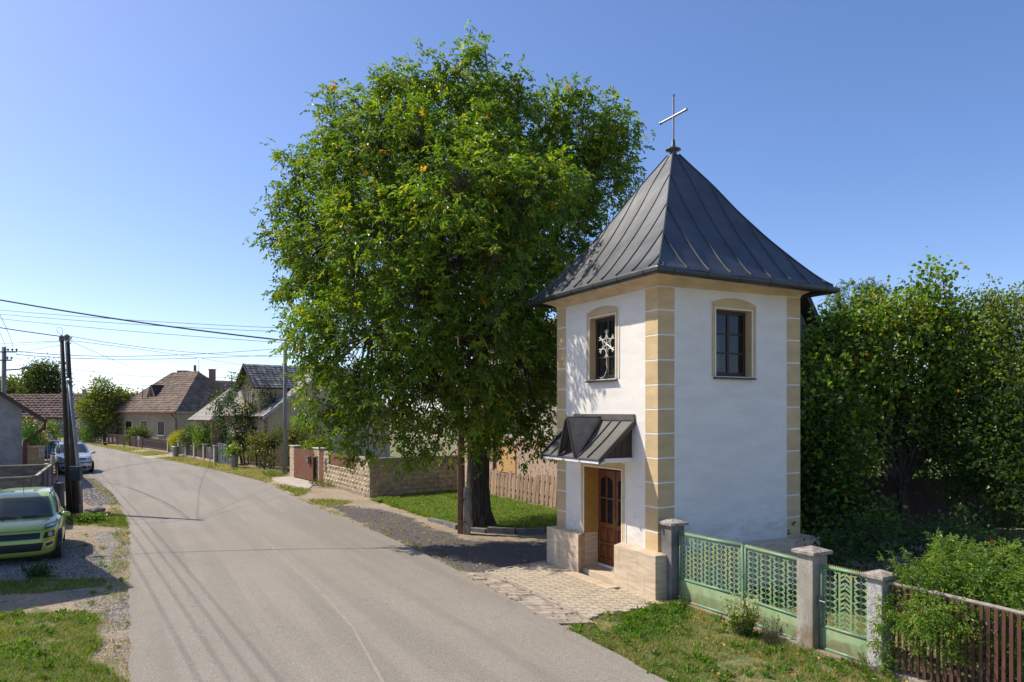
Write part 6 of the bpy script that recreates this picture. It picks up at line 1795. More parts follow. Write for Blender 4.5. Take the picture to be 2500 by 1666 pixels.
    def mirror(s, x, y, z, d):
        mb = MB()
        mb.lathe((0, 0, 0), [(.02, -.07), (.07, -.055), (.085, 0), (.07, .055), (.02, .07)], 12)
        mb.v = [tuple(s.W(x+v[0]*.7, y+d*.10+v[1]*1.15, z+v[2]*.95)) for v in mb.v]
        o = mb.build('mirror', s.paint, s.t, smooth=True)
        mb = MB(); mb.tube([s.W(x, y-.04*d, z-.07), s.W(x, y+.07*d, z-.05)], .028, 6); mb.build('mirror_arm', BLKPL, o)
    def rails(s, x0, x1, y, z, m_=CHROME):
        for d in (-1, 1):
            mb = MB(); mb.tube([s.W(x0, d*y, z-.07), s.W(x0-.10, d*y, z+.02), s.W((x0+x1)/2, d*y, z+.035), s.W(x1+.1, d*y, z+.0), s.W(x1, d*y, z-.07)], .022, 8)
            mb.build('roof_rail', m_, s.t, smooth=True)

# green compact people carrier, front towards the camera
LIME = carpaint('lime_green_paint', (0.38, 0.48, 0.075), .1, .26)
#        z,    xf,    xr,    w
RG = [(0.17, 1.90, -1.95, .76), (0.24, 1.99, -2.02, .83), (0.40, 2.04, -2.05, .862), (0.58, 2.04, -2.05, .865), (0.74, 1.99, -2.03, .865),
      (0.86, 1.90, -2.01, .855), (0.955, 1.70, -1.99, .835), (1.015, 1.36, -1.98, .80), (1.055, 1.12, -1.97, .775), (1.28, .76, -1.93, .725),
      (1.48, .42, -1.84, .655), (1.565, .20, -1.74, .60), (1.605, -.05, -1.45, .46), (1.62, -.4, -1.0, .2)]
hg = Vector((.50, -.866)); fr_ = Vector((-11.03, 16.25))
cpos = fr_-hg*2.03
gc = Car('green_car', 'lime green compact people carrier with roof rails parked on the gravel', (cpos.x, cpos.y), hg, RG, -.2, LIME, p=.50, zs=.89)
gc.body()
gc.patch('windscreen', CARGL, [(-44, 8.25), (44, 8.25), (42, 10.25), (-42, 10.25)], .010, 20, 10)
for d in (-1, 1):
    for k, (a0, a1, b0, b1) in enumerate(((60, 84, 62, 83), (87, 112, 87, 112), (115, 128, 115, 126))):
        gc.patch('side_window', CARGL, [(d*a0, 8.2), (d*a1, 8.2), (d*b1, 10.1), (d*b0, 10.1)], .008, 10, 5)
gc.patch('rear_window', CARGL, [(150, 8.3), (210, 8.3), (208, 10), (152, 10)], .008)
mb = MB(); gc.patch('scuttle', BLKPL, [(-46, 7.85), (46, 7.85), (45, 8.22), (-45, 8.22)], .012, 20, 3)
gr1 = gc.patch('upper_grille', BLKPL, [(-15, 3.25), (15, 3.25), (15.5, 4.2), (-15.5, 4.2)], .006, 16, 4)
gc.patch('lower_grille', BLKPL, [(-17, 1.5), (17, 1.5), (20, 2.65), (-20, 2.65)], .006, 16, 4)
gc.patch('bonnet_gap', BLKPL, [(-27, 4.66), (27, 4.66), (27, 4.73), (-27, 4.73)], .005, 20, 1)
for d in (-1, 1):
    for a_ in (85.5, 113.5):
        gc.patch('door_gap', BLKPL, [(d*a_, 1.2), (d*(a_+.7), 1.2), (d*(a_+.7), 8.1), (d*a_, 8.1)], .003, 1, 12)
for k in range(3):
    t_ = 1.75+k*.3; gc.patch('grille_bar', mat('dark_grey_plastic', (.04, .04, .042), (.05, .05, .05), rough=.5), [(-17, t_), (17, t_), (17, t_+.08), (-17, t_+.08)], .012, 16, 1, parent=gr1)
for d in (-1, 1):
    h_ = gc.patch('headlight', BLKPL, [(d*21, 4.85), (d*47, 5.0), (d*56, 6.15), (d*24, 5.7)], .010, 10, 8)
    gc.patch('lens', LAMPG, [(d*22.5, 5.0), (d*45, 5.1), (d*52, 5.95), (d*25.5, 5.6)], .016, 10, 8, parent=h_)
    gc.patch('reflector', CHROME, [(d*29, 5.1), (d*39, 5.15), (d*41, 5.65), (d*31, 5.55)], .022, 6, 6, parent=h_)
    f_ = gc.patch('fog_light', BLKPL, [(d*19, 3.25), (d*42, 3.3), (d*43, 4.3), (d*23, 4.15)], .009, 10, 6)
    c0 = gc.S(d*math.radians(31), 3.75, .012); nrm_ = (gc.S(d*math.radians(31), 3.75, .05)-c0).normalized()
    mb = MB(); mb.tube([c0, c0+nrm_*.02], .058, 16); mb.build('fog_lamp', LAMPG, f_)
    v_ = gc.patch('corner_vent', CHROME, [(d*22, 1.9), (d*38, 2.1), (d*42, 2.75), (d*22, 2.6)], .008, 8, 4)
    gc.patch('vent_mesh', BLKPL, [(d*23.4, 2.0), (d*36.8, 2.2), (d*39.5, 2.65), (d*23.4, 2.5)], .013, 8, 4, parent=v_)
    gc.wheel(1.28, d*.745); gc.wheel(-1.27, d*.745)
    gc.mirror(.92, d*.82, 1.07, d)
gc.rails(.15, -1.5, .56, 1.60)
mb = MB(); mb.tube([gc.W(-.1, 0, 1.6), gc.W(-.25, 0, 1.95)], .006, 5); mb.build('aerial', BLKPL, gc.t)
for y0, y1 in ((.62, .05), (-.05, -.55)):
    mb = MB(); mb.tube([gc.S(math.radians(0), 8.25, .03)*0+gc.W(1.14, y0, 1.085), gc.W(1.10, (y0+y1)/2, 1.10), gc.W(1.10, y1, 1.10)], .013, 5); mb.build('wiper', BLKPL, gc.t)
for y in (-.3, .3):
    mb = MB(); q = gc.W(1.28, y, 1.035); mb.lathe((q.x, q.y, q.z), [(.022, 0), (.015, .012)], 8); mb.build('washer_jet', BLKPL, gc.t)
for y in (-.36, .36):
    mb = MB(gc.W); mb.box((-.05, .1), (y-.24, y+.24), (.6, 1.12)); mb.box((-.03, .07), (y-.12, y+.12), (1.15, 1.34)); mb.build('seat', SEATM, gc.t, bevel=.04)
mb = MB(gc.W); mb.box((.4, .44), (-.14, .14), (1.38, 1.45)); mb.build('interior_mirror', BLKPL, gc.t, bevel=.015)
mb = MB(gc.W); mb.box((.5, 1.0), (-.68, .68), (.8, 1.03)); mb.build('dashboard', SEATM, gc.t, bevel=.04)
mb = MB(gc.W); mb.tube([(.45+.0*k, .36+.18*math.cos(2*math.pi*k/16), 1.03+.17*math.sin(2*math.pi*k/16)) for k in range(17)], .014, 5); mb.build('steering_wheel', BLKPL, gc.t)

# silver people carrier
SILV = carpaint('silver_paint', (0.62, 0.62, 0.63), .45, .28)
RS = [(0.18, 2.15, -2.2, .78), (0.26, 2.24, -2.26, .86), (0.42, 2.29, -2.28, .90), (0.60, 2.28, -2.28, .905), (0.78, 2.22, -2.26, .90),
      (0.90, 2.08, -2.24, .89), (1.0, 1.75, -2.22, .87), (1.07, 1.40, -2.2, .85), (1.11, 1.22, -2.18, .83), (1.36, .76, -2.12, .78),
      (1.56, .38, -2.05, .70), (1.66, .1, -1.95, .63), (1.705, -.3, -1.6, .45), (1.715, -.7, -1.2, .2)]
hs_ = Vector((.62, -.785)); sp_ = Vector((-23.95, 40.2))
sc_ = sp_-hs_*2.15
s_car = Car('silver_car', 'silver people carrier parked at the road edge behind the leaning pole pair', (sc_.x, sc_.y), hs_, RS, -.2, SILV, p=.50)
s_car.body()
s_car.patch('windscreen', CARGL, [(-44, 8.2), (44, 8.2), (42, 10.3), (-42, 10.3)], .012, 16, 8)
for d in (-1, 1):
    for (a0, a1) in ((60, 84), (87, 112), (115, 128)):
        s_car.patch('side_window', CARGL, [(d*a0, 8.2), (d*a1, 8.2), (d*a1, 10.1), (d*a0, 10.1)], .010, 8, 4)
    s_car.patch('headlight', LAMPG, [(d*20, 4.2), (d*46, 4.25), (d*50, 5.05), (d*20, 4.95)], .012, 8, 4)
    s_car.patch('fog_light', BLKPL, [(d*18, 1.4), (d*38, 1.45), (d*38, 2.1), (d*18, 2.1)], .012, 8, 4)
    s_car.wheel(1.4, d*.80); s_car.wheel(-1.4, d*.80); s_car.mirror(1.02, d*.90, 1.13, d)
s_car.patch('grille', BLKPL, [(-14, 4.2), (14, 4.2), (15, 4.95), (-15, 4.95)], .012, 10, 4)
s_car.patch('bumper_strip', BLKPL, [(-60, 3.05), (60, 3.05), (60, 3.3), (-60, 3.3)], .010, 24, 2)
s_car.patch('lower_grille', BLKPL, [(-15, 1.3), (15, 1.3), (15, 2.2), (-15, 2.2)], .012, 10, 4)
s_car.patch('bonnet_gap', BLKPL, [(-48, 5.3), (48, 5.3), (48, 5.36), (-48, 5.36)], .006, 24, 1)
s_car.rails(.1, -1.8, .60, 1.69, BLKPL)
for y in (-.38, .38):
    mb = MB(s_car.W); mb.box((0, .15), (y-.25, y+.25), (.6, 1.2)); mb.box((.02, .12), (y-.12, y+.12), (1.22, 1.45)); mb.build('seat', SEATM, s_car.t, bevel=.04)
# dark blue hatchback tail
NAVY = carpaint('dark_blue_paint', (0.012, 0.06, 0.16), .4, .25)
RBL = [(0.18, 1.95, -1.95, .76), (0.30, 2.05, -2.03, .84), (0.48, 2.09, -2.06, .865), (0.66, 2.07, -2.05, .87), (0.80, 2.0, -2.0, .86),
       (0.90, 1.85, -1.97, .84), (0.97, 1.5, -1.95, .81), (1.02, 1.2, -1.93, .78), (1.05, 1.1, -1.90, .76), (1.25, .7, -1.7, .69),
       (1.40, .3, -1.4, .60), (1.45, .0, -1.1, .5), (1.47, -.3, -.9, .3), (1.475, -.4, -.7, .15)]
b_car = Car('blue_car', 'dark blue hatchback partly hidden behind the low block wall and round sign', (P(86, 1100, 50.6).x, 50.6), Vector((-.75, -.66)), RBL, -.2, NAVY, p=.5)
b_car.body(sub=3, n=60)
b_car.patch('rear_window', CARGL, [(145, 8.1), (215, 8.1), (211, 10), (149, 10)], .010)
b_car.patch('windscreen', CARGL, [(-44, 8.2), (44, 8.2), (42, 10.2), (-42, 10.2)], .012)
for d in (-1, 1):
    b_car.patch('side_window', CARGL, [(d*60, 8.2), (d*122, 8.2), (d*118, 10.0), (d*64, 10.0)], .010, 10, 4)
    b_car.patch('tail_light', mat('tail_lamp_red', (.25, .01, .01), (.2, .01, .01), rough=.2), [(d*128, 4.6), (d*150, 4.6), (d*150, 5.6), (d*128, 5.6)], .010)
    b_car.wheel(1.28, d*.78); b_car.wheel(-1.28, d*.78)
# ------------------------------------------------------------------ foliage
NR = np.random.default_rng(12)
def unit(v): return v/np.maximum(np.linalg.norm(v, axis=-1, keepdims=True), 1e-9)
def rdir(n, up=0.0):
    v = NR.normal(size=(n, 3)); v[:, 2] += up; return unit(v)
def leaf_geo(C, D, Nn, L, W, col, fold=.12):
    "folded diamond leaves, two triangles each"
    D = unit(D); S = unit(np.cross(D, Nn)); U = np.cross(S, D)
    L = np.broadcast_to(np.asarray(L, float), (len(C),))[:, None]; W = np.broadcast_to(np.asarray(W, float), (len(C),))[:, None]
    b = C; m = C+D*L*.48; t = C+D*L-U*L*.12
    l = m+S*W*.5+U*W*fold*2; r = m-S*W*.5+U*W*fold*2
    V = np.stack([b, r, t, l], 1).reshape(-1, 3)
    k = np.arange(len(C))*4
    F = np.concatenate([np.stack([k, k+1, k+2], 1), np.stack([k, k+2, k+3], 1)])
    return V, F, np.repeat(col, 4, axis=0)
def compound(C, D, nl, rl, L, W, col, droop=.5, jit=.25):
    "pinnate leaves: rachis from C along D, nl leaflets"
    n = len(C); D = unit(D); up = np.array([0, 0, 1.0])
    S = unit(np.cross(D, up+NR.normal(scale=.25, size=(n, 3)))); U = np.cross(S, D)
    Vs, Fs, Cs = [], [], []; off = 0
    for j in range(nl):
        if j == nl-1: pos, side = 1.0, 0.0
        else: pos = .35+.6*(j//2)/max(1, (nl-1)//2); side = 1.0 if j % 2 else -1.0
        c = C+D*(rl*pos)-up*(droop*rl*pos*pos*.5)
        d = D*(.55 if side else 1.0)+S*side*.85-up*(.25+.25*NR.random((n, 1)))+NR.normal(scale=jit, size=(n, 3))
        nn = U+NR.normal(scale=.35, size=(n, 3))
        sc = (.75+.35*NR.random(n))*(.8+.3*pos)
        V, F, cc = leaf_geo(c, d, nn, L*sc, W*sc, col*(1+NR.normal(scale=.08, size=(n, 1))))
        Vs.append(V); Fs.append(F+off); Cs.append(cc); off += len(V)
    return np.concatenate(Vs), np.concatenate(Fs), np.concatenate(Cs)
def clumped(pts, dirs, li, k, s):
    n = len(pts); i = np.repeat(np.arange(n), k)
    return pts[i]+NR.normal(scale=s, size=(n*k, 3)), unit(dirs[i]+NR.normal(scale=.35, size=(n*k, 3))), li[i], i
def lobe_points(lobes, n, inner=.35, cull=.62, power=2.0):
    L = np.array([[*l[0], l[1]] for l in lobes]); w = L[:, 3]**power; w /= w.sum()
    i = NR.choice(len(L), n, p=w); d = rdir(n)
    r = L[i, 3]*(inner+(1-inner)*NR.random(n)**.45)
    P_ = L[i, :3]+d*r[:, None]
    dist = np.linalg.norm(P_[:, None, :]-L[None, :, :3], axis=2)/L[None, :, 3]
    dist[np.arange(n), i] = 9
    keep = dist.min(1) > cull*NR.random(n)**.5
    return P_[keep], d[keep], i[keep]
PAL_W = np.array([(.110, .175, .020), (.140, .205, .024), (.080, .140, .020), (.20, .245, .028), (.27, .28, .032)])
def pick(pal, n, w=None, rare=None):
    c = pal[NR.choice(len(pal), n, p=w)]*(.8+.4*NR.random((n, 1)))
    if rare:
        m = NR.random(n) < rare[0]; c[m] = np.array(rare[1])*(.7+.5*NR.random((m.sum(), 1)))
    return c
LEAFW = leafmat('walnut_leaf', .50, .40, 1.32)
LEAFD = leafmat('dark_leaf', .52, .42, 1.32)
LEAFB = leafmat('bush_leaf', .48, .40)
GRASSM = leafmat('grass_blade', .35, .6)
BARK = mat('walnut_bark', (0.13, 0.105, 0.08), (0.05, 0.04, 0.032), scale=5, rough=.95, bump=.05, bscale=11, stretch=(3.5, 3.5, .55), detail=8, lo=.4, hi=.6)
TWIGM = mat('twig_bark', (0.10, 0.075, 0.055), (0.06, 0.045, 0.035), scale=4, rough=.9)

def limb_path(a, b, r, bend=.12, n=7):
    a, b = Vector(a), Vector(b); d = b-a; L_ = d.length
    s = Vector((r.uniform(-1, 1), r.uniform(-1, 1), r.uniform(.2, .8)))*L_*bend
    w = [Vector((r.uniform(-1, 1), r.uniform(-1, 1), r.uniform(-1, 1)))*L_*.025 for _ in range(n)]
    return [a.lerp(b, k/(n-1))+s*math.sin(math.pi*k/(n-1))+(w[k] if 0 < k < n-1 else Vector((0, 0, 0))) for k in range(n)]
def twigs_mesh(starts, ends, r0, par, name='twigs', n=4):
    "many thin 3-sided twigs, joined"
    V, F = [], []; off = 0; r = random.Random(1)
    for a, b in zip(starts, ends):
        p = limb_path(a, b, r, .10, n)
        for k, q in enumerate(p):
            rad = r0*(1-.75*k/(n-1))
            for j in range(3):
                an = 2.094*j; V.append((q.x+rad*math.cos(an), q.y+rad*math.sin(an), q.z+rad*.5*math.sin(an*2)))
        for k in range(n-1):
            for j in range(3):
                j2 = (j+1) % 3; F.append((off+k*3+j, off+k*3+j2, off+k*3+3+j2, off+k*3+3+j))
        off += 3*n
    return np_mesh(name, np.array(V), np.array(F), TWIGM, par, kind='stuff')

# ---- the big walnut
def LP(px, py, Y, r): return (tuple(P(px, py, Y)), r)
def LW(px, py, Y, r):
    if px < 900: px += (900-px)*.11; r *= .92
    if px > 1500: px -= (px-1500)*.3
    if Y < 19.2: Y += (19.2-Y)*.5
    return (tuple(P(px, py, Y)), r)
WL = [LW(1185, 112, 21.4, .40), LW(1160, 145, 21.4, .5), LW(655, 520, 21.3, .3), LW(648, 570, 21.3, .33), LW(690, 400, 21.4, .35), LW(668, 630, 21.2, .3), LW(675, 700, 21, .35), LW(1255, 195, 21.8, .4), LW(1290, 1050, 21.6, .75), LW(1235, 1045, 21.2, .7), LW(1325, 1075, 21.6, .55), LW(1130, 1065, 19.4, .5), LW(1170, 1075, 20.4, .5), LW(1070, 1080, 18.9, .45), LW(1078, 150, 21.3, .42), LW(1120, 185, 21.4, .8), LW(1175, 210, 21.5, .65), LW(1140, 280, 21.5, 1.25),
      LW(1010, 195, 21.3, .5), LW(960, 200, 21.3, .6), LW(985, 260, 21.3, 1.05), LW(1260, 280, 21.8, 1.05), LW(880, 240, 21.3, .55), LW(810, 250, 21.4, .6), LW(845, 310, 21.4, 1.1),
      LW(920, 400, 20.5, 1.7), LW(1050, 390, 20, 1.8), LW(1190, 420, 20.5, 1.8), LW(1370, 250, 22.5, .95), LW(1330, 330, 22.5, 1.25), LW(1430, 320, 22.5, 1.15), LW(1480, 270, 22.5, .55), LW(1500, 370, 22.5, .8),
      LW(1530, 300, 22.6, .35), LW(1545, 355, 22.6, .3), LW(1450, 440, 22.5, 1.35), LW(1540, 440, 22.8, .38), LW(1330, 540, 22, 1.7), LW(790, 410, 21.4, .95), LW(735, 375, 21.4, .45), LW(700, 440, 21.3, .55), LW(740, 490, 21.3, .9),
      LW(670, 460, 21.3, .32), LW(705, 565, 21.3, .75), LW(665, 560, 21.3, .38), LW(800, 580, 20.2, 1.6), LW(950, 580, 19, 1.8), LW(1120, 620, 18.8, 1.7), LW(1250, 690, 20, 1.7),
      LW(700, 650, 21.2, .6), LW(690, 690, 21, .42), LW(745, 730, 20.8, .95), LW(800, 800, 19.5, 1.4), LW(900, 820, 18.6, 1.5), LW(1010, 720, 17.9, 1.4), LW(1000, 840, 17.8, 1.2), LW(1150, 850, 18.6, 1.5), LW(1260, 870, 20.5, 1.5),
      LW(735, 830, 20, .6), LW(765, 900, 19.8, .75), LW(740, 985, 19.8, .45), LW(800, 1000, 19.2, .7), LW(860, 990, 19, 1.05), LW(950, 980, 18.4, 1.1), LW(1050, 960, 18.3, 1.15), LW(1150, 960, 19, 1.05), LW(1260, 980, 21, .9),
      LW(860, 1080, 18.8, .55), LW(935, 1085, 18.6, .6), LW(1010, 1070, 18.4, .6), LW(1090, 1040, 18.6, .6), LW(1190, 1040, 20, .5), LW(1310, 960, 21.5, .85), LW(1300, 760, 23, 1.6), LW(1430, 620, 23.2, 1.4),
      LW(1060, 500, 24.3, 2.5), LW(1000, 780, 23.8, 2.2), LW(1200, 600, 24.8, 2.3), LW(860, 640, 24, 2.1), LW(1350, 430, 24.8, 1.7), LW(1180, 300, 23.6, 1.5), LW(930, 440, 23.8, 1.8), LW(1260, 880, 24, 1.5), LW(1340, 1010, 22.0, .55), LW(1330, 860, 21.6, 1.1),
      ((-.4, 17.8, 7.4), .95), ((.1, 18.4, 8.8), 1.2), ((-1.2, 17.5, 8.8), 1.2), ((.8, 19.2, 9.4), 1.1), ((-.3, 17.6, 6.0), .45), ((.2, 18.6, 5.6), .4)]
WL = [(c, max(r_-.20, .26)) for c, r_ in WL]
wb = G(1168, 1289)
walnut = thing('walnut_tree', 'huge walnut tree with dense drooping green crown beside the white chapel', 'tree', (wb.x, wb.y, 0))
wr = random.Random(5)
fork = Vector((wb.x+.05, wb.y, 2.35))
mb = MB()
tp = [(wb.x+.02, wb.y, -.1), (wb.x+.0, wb.y, .12), (wb.x-.03, wb.y, .5), (wb.x-.04, wb.y, 1.2), (wb.x-.02, wb.y, 1.9), (wb.x, wb.y, 2.5), (wb.x+.05, wb.y, 2.9)]
n_ = 20; rads = [.62, .46, .38, .335, .32, .35, .22]
for k, (p_, r_a) in enumerate(zip(tp, rads)):
    for j in range(n_):
        a = 2*math.pi*j/n_; rr_ = r_a*(1+.10*math.sin(3*a+1)+(.12*math.sin(5*a) if k < 2 else .04*math.sin(5*a)))
        mb.v.append((p_[0]+rr_*math.cos(a), p_[1]+rr_*math.sin(a), p_[2]))
for k in range(len(tp)-1):
    for j in range(n_):
        j2 = (j+1) % n_; mb.f.append((k*n_+j, k*n_+j2, (k+1)*n_+j2, (k+1)*n_+j))
mb.f.append(tuple((len(tp)-1)*n_+j for j in range(n_)))
mb.build('trunk', BARK, walnut, smooth=True)
hubs = [Vector((wb.x+.75, wb.y+.1, 4.6)), Vector((wb.x-1.3, wb.y-.6, 4.6)), Vector((wb.x-.1, wb.y+1.4, 5.2)), Vector((wb.x+.2, wb.y-.9, 5.4))]
hub2 = []
for k, h_ in enumerate(hubs):
    p_ = limb_path(fork, h_, wr, .08, 6); mb = MB(); mb.tube(p_, list(np.linspace(.24 if k == 0 else .18, .13, 6)), 10); mb.build('limb', BARK, walnut, smooth=True)
main = [i for i, l in enumerate(WL) if l[1] >= 1.1]
limb_end = {}
for i in main:
    c = Vector(WL[i][0]); h_ = min(hubs, key=lambda q: (q-c).length)
    p_ = limb_path(h_, c, wr, .10, 8); mb = MB(); mb.tube(p_, list(np.linspace(.085, .025, 8)), 6); mb.build('limb', BARK, walnut, smooth=True)
for i, l in enumerate(WL):
    if i in main: continue
    c = Vector(l[0]); j = min(main, key=lambda q: (Vector(WL[q][0])-c).length)
    a = Vector(WL[j][0])
    p_ = limb_path(a, c, wr, .10, 6); mb = MB(); mb.tube(p_, list(np.linspace(.04, .015, 6)), 5); mb.build('limb', BARK, walnut, smooth=True)
WL = [((c[0]-(.35 if q[0] < 900 else 0), c[1], c[2]), r_) if False else (c, r_) for (c, r_), q in zip(WL, [(0, 0)]*len(WL))]
pts, dirs, li = lobe_points(WL, 2500, .45, .66, 1.9)
pts, dirs, li, ci_ = clumped(pts, dirs, li, 6, .17)
cl_t = NR.random(ci_.max()+1)[ci_]
n = len(pts)
cen = np.array([WL[i][0] for i in li]); rad_ = np.array([WL[i][1] for i in li])
sel = NR.random(n) < .3
twigs_mesh([Vector(c+(p_-c)*.15) for c, p_ in zip(cen[sel], pts[sel])], [Vector(p_) for p_ in pts[sel]], .012, walnut)
Vs, Fs, Cs = [], [], []; off = 0
# per-lobe colour drift, lighter yellow-green leaves in some clumps
ltint = NR.random(len(WL))
for q in range(2):
    c = pts+NR.normal(scale=.12, size=(n, 3))+dirs*(.05*q)
    d = dirs*1.0+NR.normal(scale=.65, size=(n, 3)); d[:, 2] -= .15
    col = pick(PAL_W, n, [.3, .28, .2, .14, .08], (.006, (.45, .25, .02)))*(.80+.30*ltint[li][:, None]+.35*(cl_t[:, None]-.4))
    V, F, cc = compound(c, d, 7, .26, .145, .066, col)
    Vs.append(V); Fs.append(F+off); Cs.append(cc); off += len(V)
np_mesh('crown', np.concatenate(Vs), np.concatenate(Fs), LEAFW, walnut, tint=np.concatenate(Cs))
print('walnut twigs', n, 'tris', sum(len(f) for f in Fs))

def simple_tree(name, label, base, lobes, nl, L, W, pal, m_=LEAFD, cat='tree', group=None, trunk=.12, fork_h=1.0, per=4, rare=None, droop=-.1, comp=0, inner=.3, twig=.35, spread=.6, rscale=1.0, stems=1, cull=.6):
    t = thing(name, label, cat, (base[0], base[1], 0), 0, group); r = random.Random(hash(label) % 9999 if False else len(label))
    if trunk:
        fk = Vector((base[0], base[1], fork_h))
        for s in range(stems):
            o2 = Vector((r.uniform(-.3, .3), r.uniform(-.3, .3), 0)) if stems > 1 else Vector((0, 0, 0))
            mb = MB(); mb.tube(limb_path(Vector((base[0], base[1], -.1))+o2, fk+o2*2, r, .04, 5), list(np.linspace(trunk, trunk*.7, 5)), 8)
            mb.build('trunk', BARK, t, smooth=True)
        for l in lobes:
            mb = MB(); mb.tube(limb_path(fk, l[0], r, .10, 6), list(np.linspace(trunk*.5, .012, 6)), 5); mb.build('limb', BARK, t, smooth=True)
    pts, dirs, li = lobe_points(lobes, nl, inner, cull, 2.0); n = len(pts)
    if len(pts) > 400 and L < .25:
        kk = 4; sel0 = NR.random(len(pts)) < 1.0/kk
        pts, dirs, li, _ = clumped(pts[sel0], dirs[sel0], li[sel0], kk, L*1.3); n = len(pts)
    cen = np.array([lobes[i][0] for i in li])
    if twig:
        sel = NR.random(n) < twig
        if sel.any(): twigs_mesh([Vector(c+(p_-c)*.2) for c, p_ in zip(cen[sel], pts[sel])], [Vector(p_) for p_ in pts[sel]], .008*rscale, t, n=3)
    Vs, Fs, Cs = [], [], []; off = 0; lt = NR.random(len(lobes))
    for q in range(per):
        c = pts+NR.normal(scale=L*1.1, size=(n, 3))
        d = dirs+NR.normal(scale=spread, size=(n, 3)); d[:, 2] += droop
        col = pick(np.array(pal), n, None, rare)*(.85+.3*lt[li][:, None])
        if comp: V, F, cc = compound(c, d, comp, L*2.2, L, W, col)
        else:
            s = .7+.5*NR.random(n); V, F, cc = leaf_geo(c, d, rdir(n, 1.0), L*s, W*s, col)
        Vs.append(V); Fs.append(F+off); Cs.append(cc); off += len(V)
    np_mesh('crown' if trunk else 'foliage', np.concatenate(Vs), np.concatenate(Fs), m_, t, tint=np.concatenate(Cs))
    return t
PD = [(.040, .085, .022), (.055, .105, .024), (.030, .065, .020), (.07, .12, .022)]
PB = [(.15, .225, .028), (.20, .27, .034), (.11, .18, .026), (.27, .30, .04)]
PO = [(.10, .135, .034), (.135, .165, .04), (.07, .105, .028), (.17, .155, .04)]

# ---- garden behind the green gate
simple_tree('apple_tree', 'old garden tree smothered in dark vine with forked trunk behind the green gate', (10.65, 20.0),
    [LP(2080, 1000, 20, 1.5), LP(2200, 930, 20.5, 1.6), LP(2050, 880, 20, 1.2), LP(2150, 830, 20, 1.3), LP(2240, 790, 20.2, .8), LP(2270, 740, 20.2, .45), LP(2285, 690, 20.2, .28), LP(2300, 665, 20.2, .17), LP(2272, 668, 20.2, .15), LP(2155, 748, 20.2, .22), LP(2112, 765, 20.2, .16), LP(2210, 735, 20.2, .22), LP(2185, 770, 20.2, .45), LP(2120, 800, 20.2, .5), LP(2320, 780, 20.2, .4), LP(2320, 860, 20, 1.2), LP(2030, 1080, 19, 1.0), LP(2350, 1000, 19.5, 1.3)],
    3400, .13, .12, PB+PD[:1], LEAFD, trunk=.17, fork_h=1.3, per=5, rare=(.02, (.35, .16, .05)), twig=.25)
simple_tree('acacia_tree', 'light green feathery tree rising behind the vine covered tree', (9.3, 24.5),
    [LP(2070, 745, 24.5, .8), LP(2115, 750, 24.5, .75), LP(2060, 725, 24.5, .4), LP(2125, 728, 24.5, .45), LP(2080, 830, 24.5, 1.3), LP(2010, 840, 24, .8)],
    700, .07, .035, [(.13, .19, .04), (.10, .16, .035), (.17, .2, .04)], LEAFB, trunk=.14, fork_h=2.5, per=4, comp=7)
simple_tree('pear_tree', 'sparse fruit tree with upright shoots at the right edge of the photo', (14.5, 20.5),
    [LP(2400, 850, 20, 1.4), LP(2480, 900, 20, 1.5), LP(2380, 760, 20.3, .6), LP(2440, 745, 20.2, .35), LP(2455, 720, 20.2, .25), LP(2480, 760, 20.2, .5), LP(2560, 820, 20, 1.5), LP(2520, 1000, 19.5, 1.6), LP(2400, 800, 20.3, .5), LP(2350, 770, 20.3, .35), LP(2640, 950, 19.5, 1.8), LP(2352, 735, 20.2, .22), LP(2382, 712, 20.2, .17), LP(2500, 722, 20.2, .26), LP(2432, 700, 20.2, .14), LP(2405, 735, 20.2, .2), LP(2420, 960, 19.3, 1.3), LP(2330, 900, 20.2, 1.0), LP(2500, 830, 20, 1.2)],
    4600, .10, .065, PO+PB+[(.2, .2, .08)], LEAFD, trunk=.13, fork_h=1.5, per=6, twig=.5)
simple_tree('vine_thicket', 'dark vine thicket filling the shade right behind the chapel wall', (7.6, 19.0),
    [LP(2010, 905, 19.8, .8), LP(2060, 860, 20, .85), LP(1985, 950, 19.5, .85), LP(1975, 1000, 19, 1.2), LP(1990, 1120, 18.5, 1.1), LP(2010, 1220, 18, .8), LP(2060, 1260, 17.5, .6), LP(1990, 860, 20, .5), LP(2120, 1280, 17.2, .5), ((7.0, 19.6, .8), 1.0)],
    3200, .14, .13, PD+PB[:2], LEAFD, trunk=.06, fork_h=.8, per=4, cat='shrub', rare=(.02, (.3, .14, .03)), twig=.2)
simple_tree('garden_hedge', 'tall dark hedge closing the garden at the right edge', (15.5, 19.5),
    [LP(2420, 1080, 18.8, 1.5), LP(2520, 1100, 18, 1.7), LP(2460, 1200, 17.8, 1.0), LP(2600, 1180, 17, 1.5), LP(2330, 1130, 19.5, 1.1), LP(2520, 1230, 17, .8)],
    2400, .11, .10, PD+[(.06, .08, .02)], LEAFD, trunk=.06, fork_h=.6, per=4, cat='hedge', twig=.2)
for k, (x, y, rr_) in enumerate(((2120, 1180, 1.5), (2260, 1150, 1.6), (2400, 1130, 1.8), (2010, 1160, 1.4))):
    simple_tree('orchard_tree', ['far orchard tree glimpsed between the forked garden trunks', 'far orchard tree low behind the right of the forked trunk', 'far orchard tree behind the dark hedge', 'far orchard tree next to the old gabled house'][k], (P(x, y, 26.5).x, 26.5),
        [LP(x, y-30, 26.5, rr_), LP(x+60, y+30, 27, rr_*.8), LP(x-50, y-110, 27.5, rr_), LP(x+20, y+90, 26, rr_*.7), LP(x, y-190, 27, rr_*.9)], 1500, .14, .09, PB[:3]+PD[:1], LEAFB, trunk=.1, fork_h=.7, per=4, group='far orchard trees in the garden', twig=.1)
